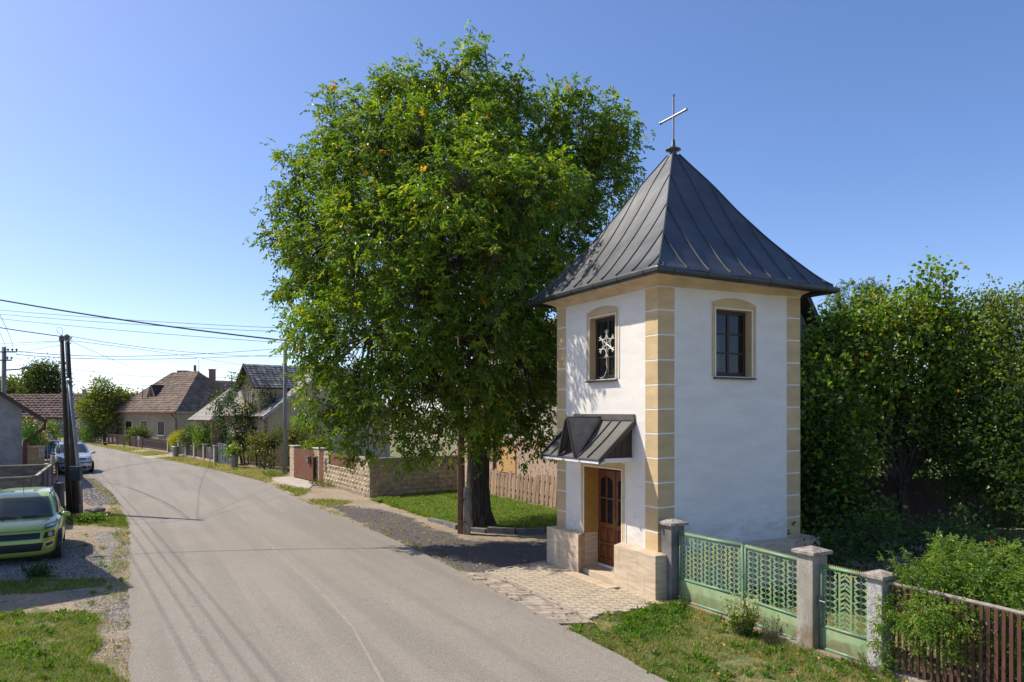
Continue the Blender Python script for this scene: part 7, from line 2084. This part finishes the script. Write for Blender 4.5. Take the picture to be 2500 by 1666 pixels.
# dark board fence in the garden shade
t = thing('garden_fence', 'dark reddish board fence deep in the garden shade', 'fence', (11, 23, 0))
f, L_ = seg(Vector((8.0, 22.4, 0)), Vector((17.5, 20.9, 0)))
for k in range(int(L_/.16)):
    mb = MB(f); mb.box((k*.16, k*.16+.153), (0, .02), (.05, 1.5+.05*math.sin(k*1.7))); mb.build('board', MAR, t)
mb = MB(f); mb.box((0, L_), (.02, .06), (1.1, 1.18)); mb.build('rail', MAR, t)

# ---- climbing shrub over the slat fence (small glossy leaves, arching shoots)
def fence_shrub():
    t = thing('jasmine_shrub', 'bright green arching shrub spilling over the brown slat fence', 'shrub', TW(-5.8, .9, 0))
    lob = [(tuple(TW(-4.75, .35, 1.20)), .24), (tuple(TW(-4.95, .45, 1.42)), .32), (tuple(TW(-5.15, .75, 1.55)), .42), (tuple(TW(-4.9, .95, 1.72)), .26), (tuple(TW(-5.45, .6, 1.35)), .42), (tuple(TW(-5.5, 1.1, 1.55)), .45),
           (tuple(TW(-5.9, .8, 1.35)), .42), (tuple(TW(-6.3, .7, 1.2)), .40), (tuple(TW(-6.0, 1.3, 1.5)), .45), (tuple(TW(-6.8, .7, 1.15)), .42), (tuple(TW(-7.3, .8, 1.2)), .45), (tuple(TW(-6.5, 1.3, 1.2)), .5),
           (tuple(TW(-5.1, .12, 1.05)), .22), (tuple(TW(-5.0, .02, .85)), .16), (tuple(TW(-5.25, -.02, 1.0)), .22), (tuple(TW(-5.4, -.02, .85)), .18), (tuple(TW(-5.55, .02, 1.05)), .16), (tuple(TW(-5.05, .0, .62)), .10), (tuple(TW(-5.5, -.0, .6)), .08),
           (tuple(TW(-4.62, -.02, .75)), .12), (tuple(TW(-4.60, -.03, .45)), .10), (tuple(TW(-4.64, -.03, .2)), .09), (tuple(TW(-4.68, .0, 1.0)), .13), (tuple(TW(-5.2, 1.1, .7)), .5), (tuple(TW(-6.0, 1.0, .6)), .6), (tuple(TW(-6.9, 1.0, .6)), .6), (tuple(TW(-5.7, .5, .9)), .4)]
    lob = [((c[0], c[1], c[2]-(.20 if c[2] > 1.25 else .05)), r_) for c, r_ in lob]
    pts, dirs, li = lobe_points(lob, 5200, .45, .5, 1.8); n = len(pts)
    Vs, Fs, Cs = [], [], []; off = 0
    for q in range(4):
        c = pts+NR.normal(scale=.03, size=(n, 3)); d = dirs+NR.normal(scale=.55, size=(n, 3)); d[:, 2] -= .25
        col = pick(np.array([(.16, .28, .04), (.21, .33, .05), (.11, .21, .03), (.30, .37, .07)]), n, None, (.012, (.4, .25, .03)))
        V, F, cc = compound(c, d, 3, .045, .052, .021, col, jit=.3); Vs.append(V); Fs.append(F+off); Cs.append(cc); off += len(V)
    r = random.Random(9)
    # arching shoots
    st, en = [], []
    for k in range(46):
        l = lob[r.randrange(12)]; a = Vector(l[0]); b_ = a+Vector((r.uniform(-.4, .2), r.uniform(-.7, .3), r.uniform(-.1, .55))); st.append(a); en.append(b_)
        m = 14; tt = np.linspace(.4, 1, m)[:, None]; c = np.array(a)*(1-tt)+np.array(b_)*tt
        d = rdir(m)*.8+np.array(unit(np.array(b_-a)))*.6
        V, F, cc = compound(c, d, 5, .05, .05, .02, pick(np.array([(.12, .21, .04), (.17, .24, .05)]), m)); Vs.append(V); Fs.append(F+off); Cs.append(cc); off += len(V)
    for k in range(60):
        l = lob[r.randrange(len(lob))]; st.append(Vector(TW(-5.6+r.uniform(-1, .6), .8, .1))); en.append(Vector(l[0]))
    twigs_mesh(st, en, .006, t, n=5)
    np_mesh('foliage', np.concatenate(Vs), np.concatenate(Fs), LEAFB, t, tint=np.concatenate(Cs))
fence_shrub()
simple_tree('creeper', 'creeper with reddening leaves low behind the shrub at the right edge', (9.4, 12.5),
    [LP(2440, 1400, 12.6, .55), LP(2500, 1420, 12.4, .55), LP(2400, 1390, 12.8, .35), LP(2560, 1420, 12.2, .6)], 900, .07, .065, [(.12, .16, .04), (.18, .19, .05), (.08, .12, .03), (.28, .14, .03)], LEAFB, trunk=0, cat='shrub', per=3, rare=(.08, (.5, .10, .02)))
simple_tree('ground_bush', 'dark low bush on the shaded garden ground just behind the middle gate pillar', (7.6, 14.5),
    [LP(2060, 1330, 15.5, .5), LP(2140, 1320, 15.5, .55), LP(2250, 1320, 15.5, .5), LP(1990, 1340, 15.2, .4), LP(2360, 1340, 15, .5), LP(2330, 1290, 16, .4)], 900, .10, .08, PD, LEAFD, trunk=0, cat='shrub', per=3)

# ---- shrubs and trees along the street
simple_tree('lilac_bush', 'tall dark many stemmed bush covering the front of the cream house', (G(600, 1133).x, 48.5),
    [LP(575, 1010, 48.4, .75), LP(605, 1010, 48.4, .7), LP(560, 965, 48.4, .5), LP(600, 1065, 48.2, .9), LP(645, 990, 48.4, .8), LP(650, 955, 48.4, .55), LP(585, 930, 48.4, .45), LP(530, 985, 48.4, .55), LP(580, 1090, 48.4, .8), LP(670, 1010, 48.4, .55), LP(625, 935, 48.4, .3), LP(540, 1040, 48.4, .5)],
    1100, .15, .10, PD+[(.05, .075, .03)], LEAFD, trunk=.07, fork_h=.9, per=5, cat='bush', rare=(.02, (.28, .14, .04)), stems=4, twig=.5, rscale=2)
simple_tree('climbing_shrub', 'yellow green climbing shrub hanging over the brown lattice fence', (G(660, 1147).x, 43.8),
    [LP(640, 1085, 44.3, 0.64), LP(670, 1075, 44.1, 0.68), LP(700, 1060, 43.6, 0.59), LP(730, 1050, 43.1, 0.47), LP(615, 1110, 45.1, 0.38), LP(690, 1120, 42.9, 0.51), LP(660, 1115, 43.7, 0.38), LP(715, 1075, 42.9, 0.42), LP(765, 1048, 42.6, 0.34), LP(693, 1150, 42.4, 0.34), LP(740, 1085, 43.6, 0.59), LP(625, 1075, 45.1, 0.42)],
    1500, .12, .075, [(.12, .15, .04), (.16, .18, .05), (.09, .12, .03), (.22, .20, .06)], LEAFB, trunk=.04, fork_h=.6, per=4, cat='shrub', rare=(.03, (.45, .3, .04)), stems=3, twig=.5, rscale=2)
simple_tree('pot_plant', 'plant growing out of the open dustbin before the lattice fence', (G(572, 1142.6).x, 45.2), [((G(572, 1142.6).x-.05, 45.15, 1.05), .33), ((G(572, 1142.6).x-.3, 45.1, .95), .2)], 130, .13, .11, PB, LEAFB, trunk=.02, fork_h=.8, cat='plant', per=3, twig=0)
simple_tree('golden_shrub', 'round golden yellow shrub behind the pinkish fence post', (P(438, 1090, 58.5).x, 58.5), [LP(438, 1070, 58.5, .5), LP(428, 1073, 58.5, .4), LP(449, 1072, 58.5, .42), LP(438, 1085, 58.5, .5)], 1500, .10, .035, [(.46, .42, .02), (.36, .35, .02), (.55, .48, .04)], LEAFB, trunk=.03, fork_h=.3, cat='shrub', per=5, twig=0)
simple_tree('rose_bush', 'big mixed green garden bush left of the grey metal gate', (P(515, 1090, 54).x, 54), [LP(520, 1062, 53.5, .75), LP(500, 1060, 54, .65), LP(535, 1075, 53, .6), LP(512, 1080, 53.5, .8), LP(525, 1050, 53.5, .5)], 2400, .13, .06, PD+PB[:2], LEAFD, trunk=.05, fork_h=.4, cat='bush', per=4, twig=.2, rscale=2)
simple_tree('flower_bush', 'light green bush with pale blossoms behind the panel fence', (P(475, 1090, 56).x, 56), [LP(470, 1062, 56, .65), LP(485, 1072, 55.5, .6), LP(460, 1075, 56, .5), LP(478, 1052, 56, .35)], 1800, .12, .06, [(.09, .15, .03), (.07, .12, .026), (.06, .10, .025), (.3, .27, .18)], LEAFB, trunk=.04, fork_h=.4, cat='bush', per=4, twig=.2)
simple_tree('vine_bush', 'green climber on the wire mesh fence under the first window of the tiled house', (P(335, 1085, 74).x, 74), [LP(325, 1060, 74, .65), LP(345, 1058, 74, .65), LP(335, 1075, 74, .65), LP(352, 1066  , 74, .5)], 900, .15, .09, PO+PB[:1], LEAFB, trunk=.04, fork_h=.4, cat='shrub', per=4, twig=.2)
simple_tree('plum_tree', 'rounded yellow green fruit tree at the left corner of the tiled house', (P(255, 1070, 83).x, 83),
    [LP(255, 990, 82, 2.0), LP(225, 1005, 82, 1.6), LP(290, 985, 82, 1.5), LP(250, 955, 82, 1.3), LP(215, 985, 82, 1.0), LP(275, 1035, 81, 1.6), LP(240, 1040, 82, 1.2), LP(310, 975, 83, .9), LP(245, 940, 82, .7)],
    1800, .30, .17, [(.10, .13, .03), (.13, .15, .035), (.075, .10, .025), (.16, .15, .03)], LEAFD, trunk=.16, fork_h=1.4, per=4, twig=.3, rscale=3)
simple_tree('thuja_bush', 'small dark conical thuja beside the fruit tree at the far bend', (P(222, 1070, 80).x, 80), [LP(222, 1058, 80, .7), LP(222, 1045, 80, .5), LP(222, 1068, 80, .8)], 700, .14, .06, [(.03, .08, .015), (.04, .1, .02)], LEAFD, trunk=.05, fork_h=.4, cat='shrub', per=3, twig=0)
simple_tree('wall_vine', 'overgrown vine on the wire fence near the priority sign', (P(210, 1072, 83.5).x, 83.5), [LP(200, 1062, 83.5, .7), LP(214, 1068, 83, .7), LP(206, 1074, 83, .7)], 500, .2, .12, PO+PB[:1], LEAFB, trunk=.03, fork_h=.3, cat='shrub', per=3, twig=0)
simple_tree('oak_tree', 'dark rounded tree far behind the long barn', (P(105, 1000, 118).x, 118),
    [LP(105, 925, 118, 2.6), LP(80, 935, 118, 1.8), LP(135, 935, 118, 2.0), LP(115, 905, 118, 1.5), LP(90, 912, 118, 1.3), LP(145, 955, 118, 1.8), LP(105, 960, 117, 2.4), LP(70, 955, 118, 1.4)],
    1700, .42, .26, [(.05, .075, .02), (.065, .09, .025), (.04, .06, .02), (.09, .095, .025)], LEAFD, trunk=.3, fork_h=3, per=4, twig=.2, rscale=5)
simple_tree('field_maple', 'lighter olive tree far behind the barn at the left edge', (P(35, 1000, 124).x, 124),
    [LP(45, 955, 124, 2.1), LP(20, 950, 124, 1.8), LP(60, 965, 123, 1.6), LP(30, 970, 123, 2.0), LP(5, 960, 124, 1.7), LP(-30, 960, 124, 2.4)],
    1300, .42, .26, [(.10, .115, .03), (.13, .13, .035), (.08, .09, .025)], LEAFD, trunk=.25, fork_h=2.5, per=4, twig=.2, rscale=5)
simple_tree('hydrangea_bush', 'flowering pale pink bush beside the grey house downpipe', (P(76, 1090, 47).x, 47), [LP(70, 1050, 47, .45), LP(84, 1056, 47, .42), LP(92, 1072, 47.5, .42), LP(76, 1042, 47, .32), LP(102, 1072, 48, .28)], 600, .13, .09, PO, LEAFB, trunk=.05, fork_h=.6, cat='bush', per=4, rare=(.16, (.62, .48, .38)), twig=.2)
simple_tree('cypress_bush', 'dense dark green evergreen ball above the low block wall', (P(70, 1080, 45.6).x, 45.6), [LP(72, 1074, 45.4, .50), LP(70, 1060, 45.4, .42), LP(76, 1082, 45.4, .4)], 1300, .07, .035, [(.02, .08, .012), (.03, .10, .015)], LEAFD, trunk=.05, fork_h=.5, cat='shrub', per=3, twig=0)
simple_tree('elder_shoot', 'leafy young shrub with upright shoots near the round sign', (P(124, 1085, 60).x, 60), [LP(122, 1058, 60, .5), LP(129, 1038, 60, .22), LP(117, 1036, 60, .22), LP(140, 1056, 60, .22), LP(128, 1068, 60, .5)], 320, .16, .1, PB, LEAFB, trunk=.05, fork_h=.4, cat='shrub', per=3, twig=.4, rscale=2)
# creepers on the yard behind the stone wall
simple_tree('yard_bush', 'bright green bush showing above the wide brown board gate', (P(757, 1098, 39.5).x, 39.5), [LP(750, 1097, 39.5, .4), LP(770, 1095, 39, .45), LP(790, 1092, 38.5, .5)], 500, .10, .07, PB, LEAFB, trunk=0, cat='shrub', per=4)

# ---- weeds
def weed(label, p, r_, h, n, L, W, pal, flowers=0):
    t = thing('weed_clump', label, 'weed', (p[0], p[1], 0)); V_, F_, C_ = [], [], []; off = 0
    st, en = [], []
    m = max(6, n//8)
    for k in range(m):
        a = random.uniform(0, 6.28); q = r_*math.sqrt(random.random()); b_ = Vector((p[0]+q*.5*math.cos(a), p[1]+q*.5*math.sin(a), .0)); e_ = Vector((p[0]+q*math.cos(a), p[1]+q*math.sin(a), h*random.uniform(.5, 1)))
        st.append(b_); en.append(e_)
        mm = 8; tt = NR.random((mm, 1))*.8+.2; c = np.array(b_)*(1-tt)+np.array(e_)*tt
        V, F, cc = leaf_geo(c, rdir(mm, .3), rdir(mm, 1.5), L*(.6+.6*NR.random(mm)), W, pick(np.array(pal), mm)); V_.append(V); F_.append(F+off); C_.append(cc); off += len(V)
    twigs_mesh(st, en, .004, t, n=3, name='stems')
    if flowers:
        c = np.array([list(en[random.randrange(len(en))]) for _ in range(flowers)])+NR.normal(scale=.05, size=(flowers, 3))
        V, F, cc = leaf_geo(c, rdir(flowers, .5), rdir(flowers), .035, .03, np.tile([[.62, .60, .50]], (flowers, 1))); V_.append(V); F_.append(F+off); C_.append(cc); off += len(V)
    np_mesh('foliage', np.concatenate(V_), np.concatenate(F_), LEAFB, t, tint=np.concatenate(C_))
def gat(px, py): q = G(px, py); return (q.x, q.y)
weed('tall weed clump with pale flower heads against the double green gate', gat(1812, 1553), .27, .56, 800, .075, .022, PB, 420)
weed('fine weeds drying beside the flowering clump at the gate', gat(1880, 1578), .20, .42, 320, .05, .012, [(.12, .12, .06), (.08, .09, .04)])
weed('slim weed at the foot of the corner pillar', gat(1668, 1496), .08, .38, 110, .05, .02, PB)
weed('bright leafy weed on the dirt beside the leaning poles', gat(233, 1275), .38, .28, 420, .10, .05, [(.12, .24, .03), (.16, .28, .04)])
weed('leafy weeds in the shade at the foot of the leaning poles', gat(195, 1278), .45, .25, 300, .09, .04, PD)
weed('dry weeds along the foot of the stone block wall', gat(800, 1190), .7, .35, 420, .10, .02, [(.14, .15, .05), (.22, .19, .08)])
weed('dry weeds at the wall base near the narrow board door', gat(775, 1186), .5, .35, 260, .10, .02, [(.12, .14, .04), (.22, .19, .08)])
weed('weeds where the side block wall meets the lawn', gat(985, 1203), .9, .3, 420, .10, .025, PB)
weed('weeds under the climbing shrub by the stone pillar', gat(670, 1163), .8, .35, 420, .12, .03, PB)
weed('ragged weed in the shade of the parked green car', gat(95, 1412), .35, .3, 320, .10, .03, PD)
weed('dry weed tuft at the foot of the white rough pillar', gat(2120, 1640), .30, .22, 260, .08, .01, [(.24, .2, .1), (.16, .15, .06)])

# ---- grass blades
def blades(name, label, poly, dens, h, pal, thr=.38, zoff=.0, w=.006, lean=.5, seed=1, dry=.3):
    xs_ = [p[0] for p in poly]; ys_ = [p[1] for p in poly]
    area = (max(xs_)-min(xs_))*(max(ys_)-min(ys_)); n = int(area*dens)
    X = NR.uniform(min(xs_), max(xs_), n); Y = NR.uniform(min(ys_), max(ys_), n)
    X2 = X+(vnoise(X, Y, 1.7, 1)-.5)*.4; Y2 = Y+(vnoise(X, Y, 1.7, 2)-.5)*.4
    m = pip(X2, Y2, poly); m &= ~pip(X, Y, ROADR+ROADL[::-1]); m &= (vnoise(X, Y, 2.3, 20+seed, 3)*.6+vnoise(X, Y, 9, 30+seed, 2)*.4+NR.normal(scale=.05, size=n)) > thr
    m &= np.abs(X*FPX/np.maximum(Y, .1)+CX0-1250) < 1900
    # keep clear of pillars, plinth and apron
    du = (X-TO[0])*TU[0]+(Y-TO[1])*TU[1]; dv_ = (X-TO[0])*TV[0]+(Y-TO[1])*TV[1]
    m &= ~((du > -.36) & (du < 3.6) & (dv_ > -2.05) & (dv_ < 4.1)); m &= ~((np.abs(dv_-.13) < .12) & (du < -.4) & (du > -8))
    X, Y = X[m], Y[m]; n = len(X)
    if n == 0: return
    hh = h*(.45+.8*NR.random(n))*(.6+.8*vnoise(X, Y, 3, 40+seed))
    d = NR.normal(scale=lean, size=(n, 2)); tip = np.stack([X+d[:, 0]*hh, Y+d[:, 1]*hh, hh*.85+zoff], 1)
    ang_ = NR.uniform(0, 6.28, n); wx, wy = np.cos(ang_)*w*.5, np.sin(ang_)*w*.5; sc = np.clip(Y/10, 1, 2.6)
    b0 = np.stack([X-wx*sc, Y-wy*sc, np.full(n, zoff-.01)], 1); b1 = np.stack([X+wx*sc, Y+wy*sc, np.full(n, zoff-.01)], 1)
    V = np.stack([b0, b1, tip], 1).reshape(-1, 3); F = np.arange(n*3).reshape(-1, 3)
    pal = np.array(pal); k = np.clip((vnoise(X, Y, 1.6, 50+seed)*1.4-.2+NR.normal(scale=.18, size=n)), 0, .999)
    ci = np.where(NR.random(n) < dry*(.3+1.4*k), len(pal)-1, (NR.random(n)*(len(pal)-1)).astype(int)); col = pal[ci]*(.75+.5*NR.random((n, 1)))
    o = np_mesh(name, V, F, GRASSM, None, tint=np.repeat(col, 3, axis=0), kind='stuff'); o['label'] = label; print(name, n)
GP = [(.14, .225, .032), (.18, .265, .036), (.10, .175, .028), (.24, .28, .06), (.50, .39, .19)]
blades('grass', 'patchy green and dry grass in front of the gates', GRASSR, 5600, .075, GP, .44, .01, .009, .7, 1, .32)
blades('grass', 'shaded grass inside the garden behind the gates', GRASSR2, 900, .10, GP, .3, .0, .008, .5, 2, .1)
blades('grass', 'lush lawn around the walnut trunk', LAWN, 2200, .12, [(.17, .27, .035), (.21, .31, .04), (.12, .21, .03), (.25, .34, .06), (.42, .34, .15)], .26, .0, .012, .6, 3, .14)
blades('grass', 'grass at the near left corner of the road', GRASSL, 4800, .075, GP, .41, .01, .009, .7, 4, .25)
blades('grass', 'grass strip by the leaning poles', GRASSL2, 1300, .10, GP, .40, .0, .010, .5, 5, .1)
blades('grass', 'dark grass strip behind the near left corner', GRASSL3, 1600, .10, GP, .36, .0, .009, .5, 6, .1)
blades('grass', 'dry verge grass along the fences', VERGE, 260, .10, GP, .36, .0, .014, .5, 7, .75)
blades('grass', 'grass tuft strip before the board gate', VERGE2, 600, .12, GP, .3, .0, .012, .5, 8, .4)
blades('grass', 'grass tuft strip before the block wall', VERGE3, 600, .12, GP, .35, .0, .012, .5, 9, .4)
EDGE = [(x+.05, y) for x, y in ROADR[2:9]]
def edge_strip(pl, w0, w1, seed):
    a = [(x+w0, y) for x, y in pl]; b_ = [(x+w1, y) for x, y in pl]; return a+b_[::-1]
blades('grass', 'weedy fringe along the right road edge', edge_strip(ROADR[1:10], .0, .35, 1), 500, .06, GP, .52, .0, .008, .5, 10, .6)
blades('grass', 'weedy fringe along the left road edge', edge_strip(ROADL[1:9], -.45, .0, 1), 900, .06, GP, .50, .0, .008, .5, 11, .5)

# ---- fallen leaves, pebbles, stones
def scatter_leaves(name, label, poly, n, s, pal, z=.045):
    xs_ = [p[0] for p in poly]; ys_ = [p[1] for p in poly]; X = NR.uniform(min(xs_), max(xs_), n); Y = NR.uniform(min(ys_), max(ys_), n)
    m = pip(X, Y, poly); X, Y = X[m], Y[m]; n = len(X)
    d = rdir(n); d[:, 2] *= .15; V, F, cc = leaf_geo(np.stack([X, Y, np.full(n, z)], 1), d, np.tile([[0, 0, 1.0]], (n, 1))+NR.normal(scale=.3, size=(n, 3)), s*(.5+.8*NR.random(n)), s*.5, pick(np.array(pal), n), .25)
    o = np_mesh(name, V, F, GRASSM, None, tint=cc, kind='stuff'); o['label'] = label
DRYL = [(.38, .20, .09), (.28, .15, .07), (.48, .30, .14), (.20, .11, .06), (.55, .38, .06)]
scatter_leaves('fallen_leaves', 'dry brown leaves lying on the grass before the gates', GRASSR, 420, .09, DRYL)
scatter_leaves('fallen_leaves', 'dry leaves on the dark gravel under the walnut', GRAVR+[], 420, .10, DRYL, .03)
scatter_leaves('fallen_leaves', 'dry leaves gathered along the paving edge', gp((1100, 1400), (1200, 1400), (1480, 1525), (1440, 1560), (1300, 1490)), 240, .07, DRYL, .05)
scatter_leaves('fallen_leaves', 'leaves scattered on the lawn', LAWN, 160, .10, DRYL, .08)
scatter_leaves('fallen_leaves', 'leaves gathered along the road edge below the walnut', edge_strip(ROADR[3:8], -.15, .5, 1), 320, .08, DRYL, .045)
def pebbles(label, poly, n, s0, s1, pal, z=.0):
    xs_ = [p[0] for p in poly]; ys_ = [p[1] for p in poly]; X = NR.uniform(min(xs_), max(xs_), n); Y = NR.uniform(min(ys_), max(ys_), n)
    m = pip(X, Y, poly) & ~pip(X, Y, ROADR+ROADL[::-1]); X, Y = X[m], Y[m]; n = len(X)
    oc = np.array([(1, 0, 0), (0, 1, 0), (-1, 0, 0), (0, -1, 0), (0, 0, .8), (0, 0, -.8)], float)
    of = np.array([(0, 1, 4), (1, 2, 4), (2, 3, 4), (3, 0, 4)])
    s = NR.uniform(s0, s1, n)**1.0; rot = NR.uniform(0, 6.28, n)
    J = oc[None]*(1+NR.normal(scale=.22, size=(n, 6, 3)))*s[:, None, None]
    c, s_ = np.cos(rot)[:, None], np.sin(rot)[:, None]
    V = np.stack([J[..., 0]*c-J[..., 1]*s_+X[:, None], J[..., 0]*s_+J[..., 1]*c+Y[:, None], J[..., 2]*.7+z+s[:, None]*.2], 2).reshape(-1, 3)
    F = (of[None]+np.arange(n)[:, None, None]*6).reshape(-1, 3)
    o = np_mesh('gravel', V, F, PEBM, None, tint=np.repeat(pick(np.array(pal), n), 6, axis=0), kind='stuff'); o['label'] = label
PEBM = leafmat('pebble', 0.0, .9)
GRY = [(.34, .30, .26), (.24, .21, .18), (.42, .38, .33), (.17, .15, .13)]
pebbles('light gravel around the parked green car', GRAVL2, 26000, .010, .026, GRY)
pebbles('coarse gravel beside the leaning poles', GRAVL, 9000, .02, .05, GRY)
pebbles('gravelly dirt between the green car and the road', gp((150, 1300), (300, 1300), (318, 1400), (318, 1480), (250, 1440), (200, 1340)), 9000, .006, .018, [(.38, .31, .24), (.28, .23, .18)])
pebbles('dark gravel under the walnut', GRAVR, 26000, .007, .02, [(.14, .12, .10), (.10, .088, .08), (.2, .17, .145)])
pebbles('stones on the near left dirt', gp((150, 1440), (318, 1440), (318, 1640), (240, 1600), (200, 1500)), 9000, .005, .018, GRY)
def rock(label, px, py, s, group, z=0):
    p = G(px, py); r = random.Random(int(px*3+py)); me = bpy.data.meshes.new('rock')
    import bmesh
    bm = bmesh.new(); bmesh.ops.create_icosphere(bm, subdivisions=2, radius=1)
    for v in bm.verts: v.co = Vector((v.co.x*s*1.3, v.co.y*s, v.co.z*s*.62))*(1+.28*mnoise.noise(v.co*1.4+Vector((px, py, 0))))
    bm.to_mesh(me); bm.free(); o = link('rock', me, None, mat('grey_field_rock', (.30, .27, .24), (.19, .17, .15), scale=7, rough=.95, bump=.02, bscale=20, rnd=.15)); o.location = (p.x, p.y, s*.25); tag(o, label, 'rock', group)
for k, (x, y, s, lb) in enumerate(((237, 1249, .20, 'largest grey stone in the rubble beside the leaning poles'), (222, 1256, .13, 'stone half sunk left of the largest rubble stone'), (250, 1258, .12, 'stone right of the largest rubble stone'), (262, 1253, .09, 'small stone nearest the road in the rubble'), (213, 1248, .10, 'stone touching the concrete stub of the poles'))):
    rock(lb, x, y, s, 'stones heaped beside the leaning poles')
# rough kerb round the lawn
lk = thing('lawn_kerb', 'low crumbling stone kerb between the lawn and the dark gravel', 'kerb', tuple(G(1150, 1290)))
kp = [G(1048, 1272), G(1085, 1281), G(1120, 1293), G(1190, 1301), G(1260, 1305), G(1330, 1303)]
rk = random.Random(3)
for a, b_ in zip(kp[:-1], kp[1:]):
    f, L_ = seg(a, b_); n = max(1, int(L_/.5))
    for k in range(n):
        mb = MB(f); q0, q1 = k*L_/n+.01, (k+1)*L_/n-.015; hh_ = rk.uniform(.09, .17)
        mb.box((q0, q1), (-.08+rk.uniform(-.03, .03), .09), (-.05, hh_)); mb.build('kerb_stone', CONCD, lk, bevel=.02)
# broad-leaved weed rosettes breaking up the near grass (too many and too small to count)
def rosettes(label, poly, n, s, pal):
    xs_ = [p[0] for p in poly]; ys_ = [p[1] for p in poly]; X = NR.uniform(min(xs_), max(xs_), n); Y = NR.uniform(min(ys_), max(ys_), n)
    m = pip(X, Y, poly) & ~pip(X, Y, ROADR+ROADL[::-1]) & (vnoise(X, Y, 1.3, 77) > .42); X, Y = X[m], Y[m]; n = len(X)
    if not n: return
    k = 16; i = np.repeat(np.arange(n), k); sc = s*(.5+NR.random(n))[i]
    C = np.stack([X[i], Y[i], np.full(n*k, .015)], 1)+NR.normal(scale=.03, size=(n*k, 3))*np.array([1, 1, .1]); d = rdir(n*k, .55); d[:, 2] = np.abs(d[:, 2])+.15
    V, F, cc = leaf_geo(C, d, np.tile([[0, 0, 1.0]], (n*k, 1))+NR.normal(scale=.3, size=(n*k, 3)), sc, sc*.42, pick(np.array(pal), n*k)*(.75+.5*NR.random(n)[i][:, None]))
    o = np_mesh('weeds', V, F, LEAFB, None, tint=cc, kind='stuff'); o['label'] = label
WP = [(.14, .25, .03), (.18, .29, .035), (.10, .19, .03)]
rosettes('clover and broad leaved weeds in the grass before the gates', GRASSR, 900, .075, WP)
rosettes('brightest weeds next to the paved apron', gp((1470, 1530), (1640, 1475), (1700, 1490), (1650, 1540), (1540, 1570)), 420, .085, WP)
rosettes('broad leaved weeds in the near left grass', GRASSL, 900, .07, WP)
rosettes('weeds in the lawn around the walnut', LAWN, 700, .11, [(.2, .3, .04), (.24, .33, .05), (.13, .21, .03)])
rosettes('weeds creeping over the left gravel', gp((-200, 1300), (300, 1300), (318, 1640), (-200, 1640)), 260, .06, WP)
rosettes('weeds on the dry verge', VERGE, 420, .12, WP+[(.3, .27, .1)])
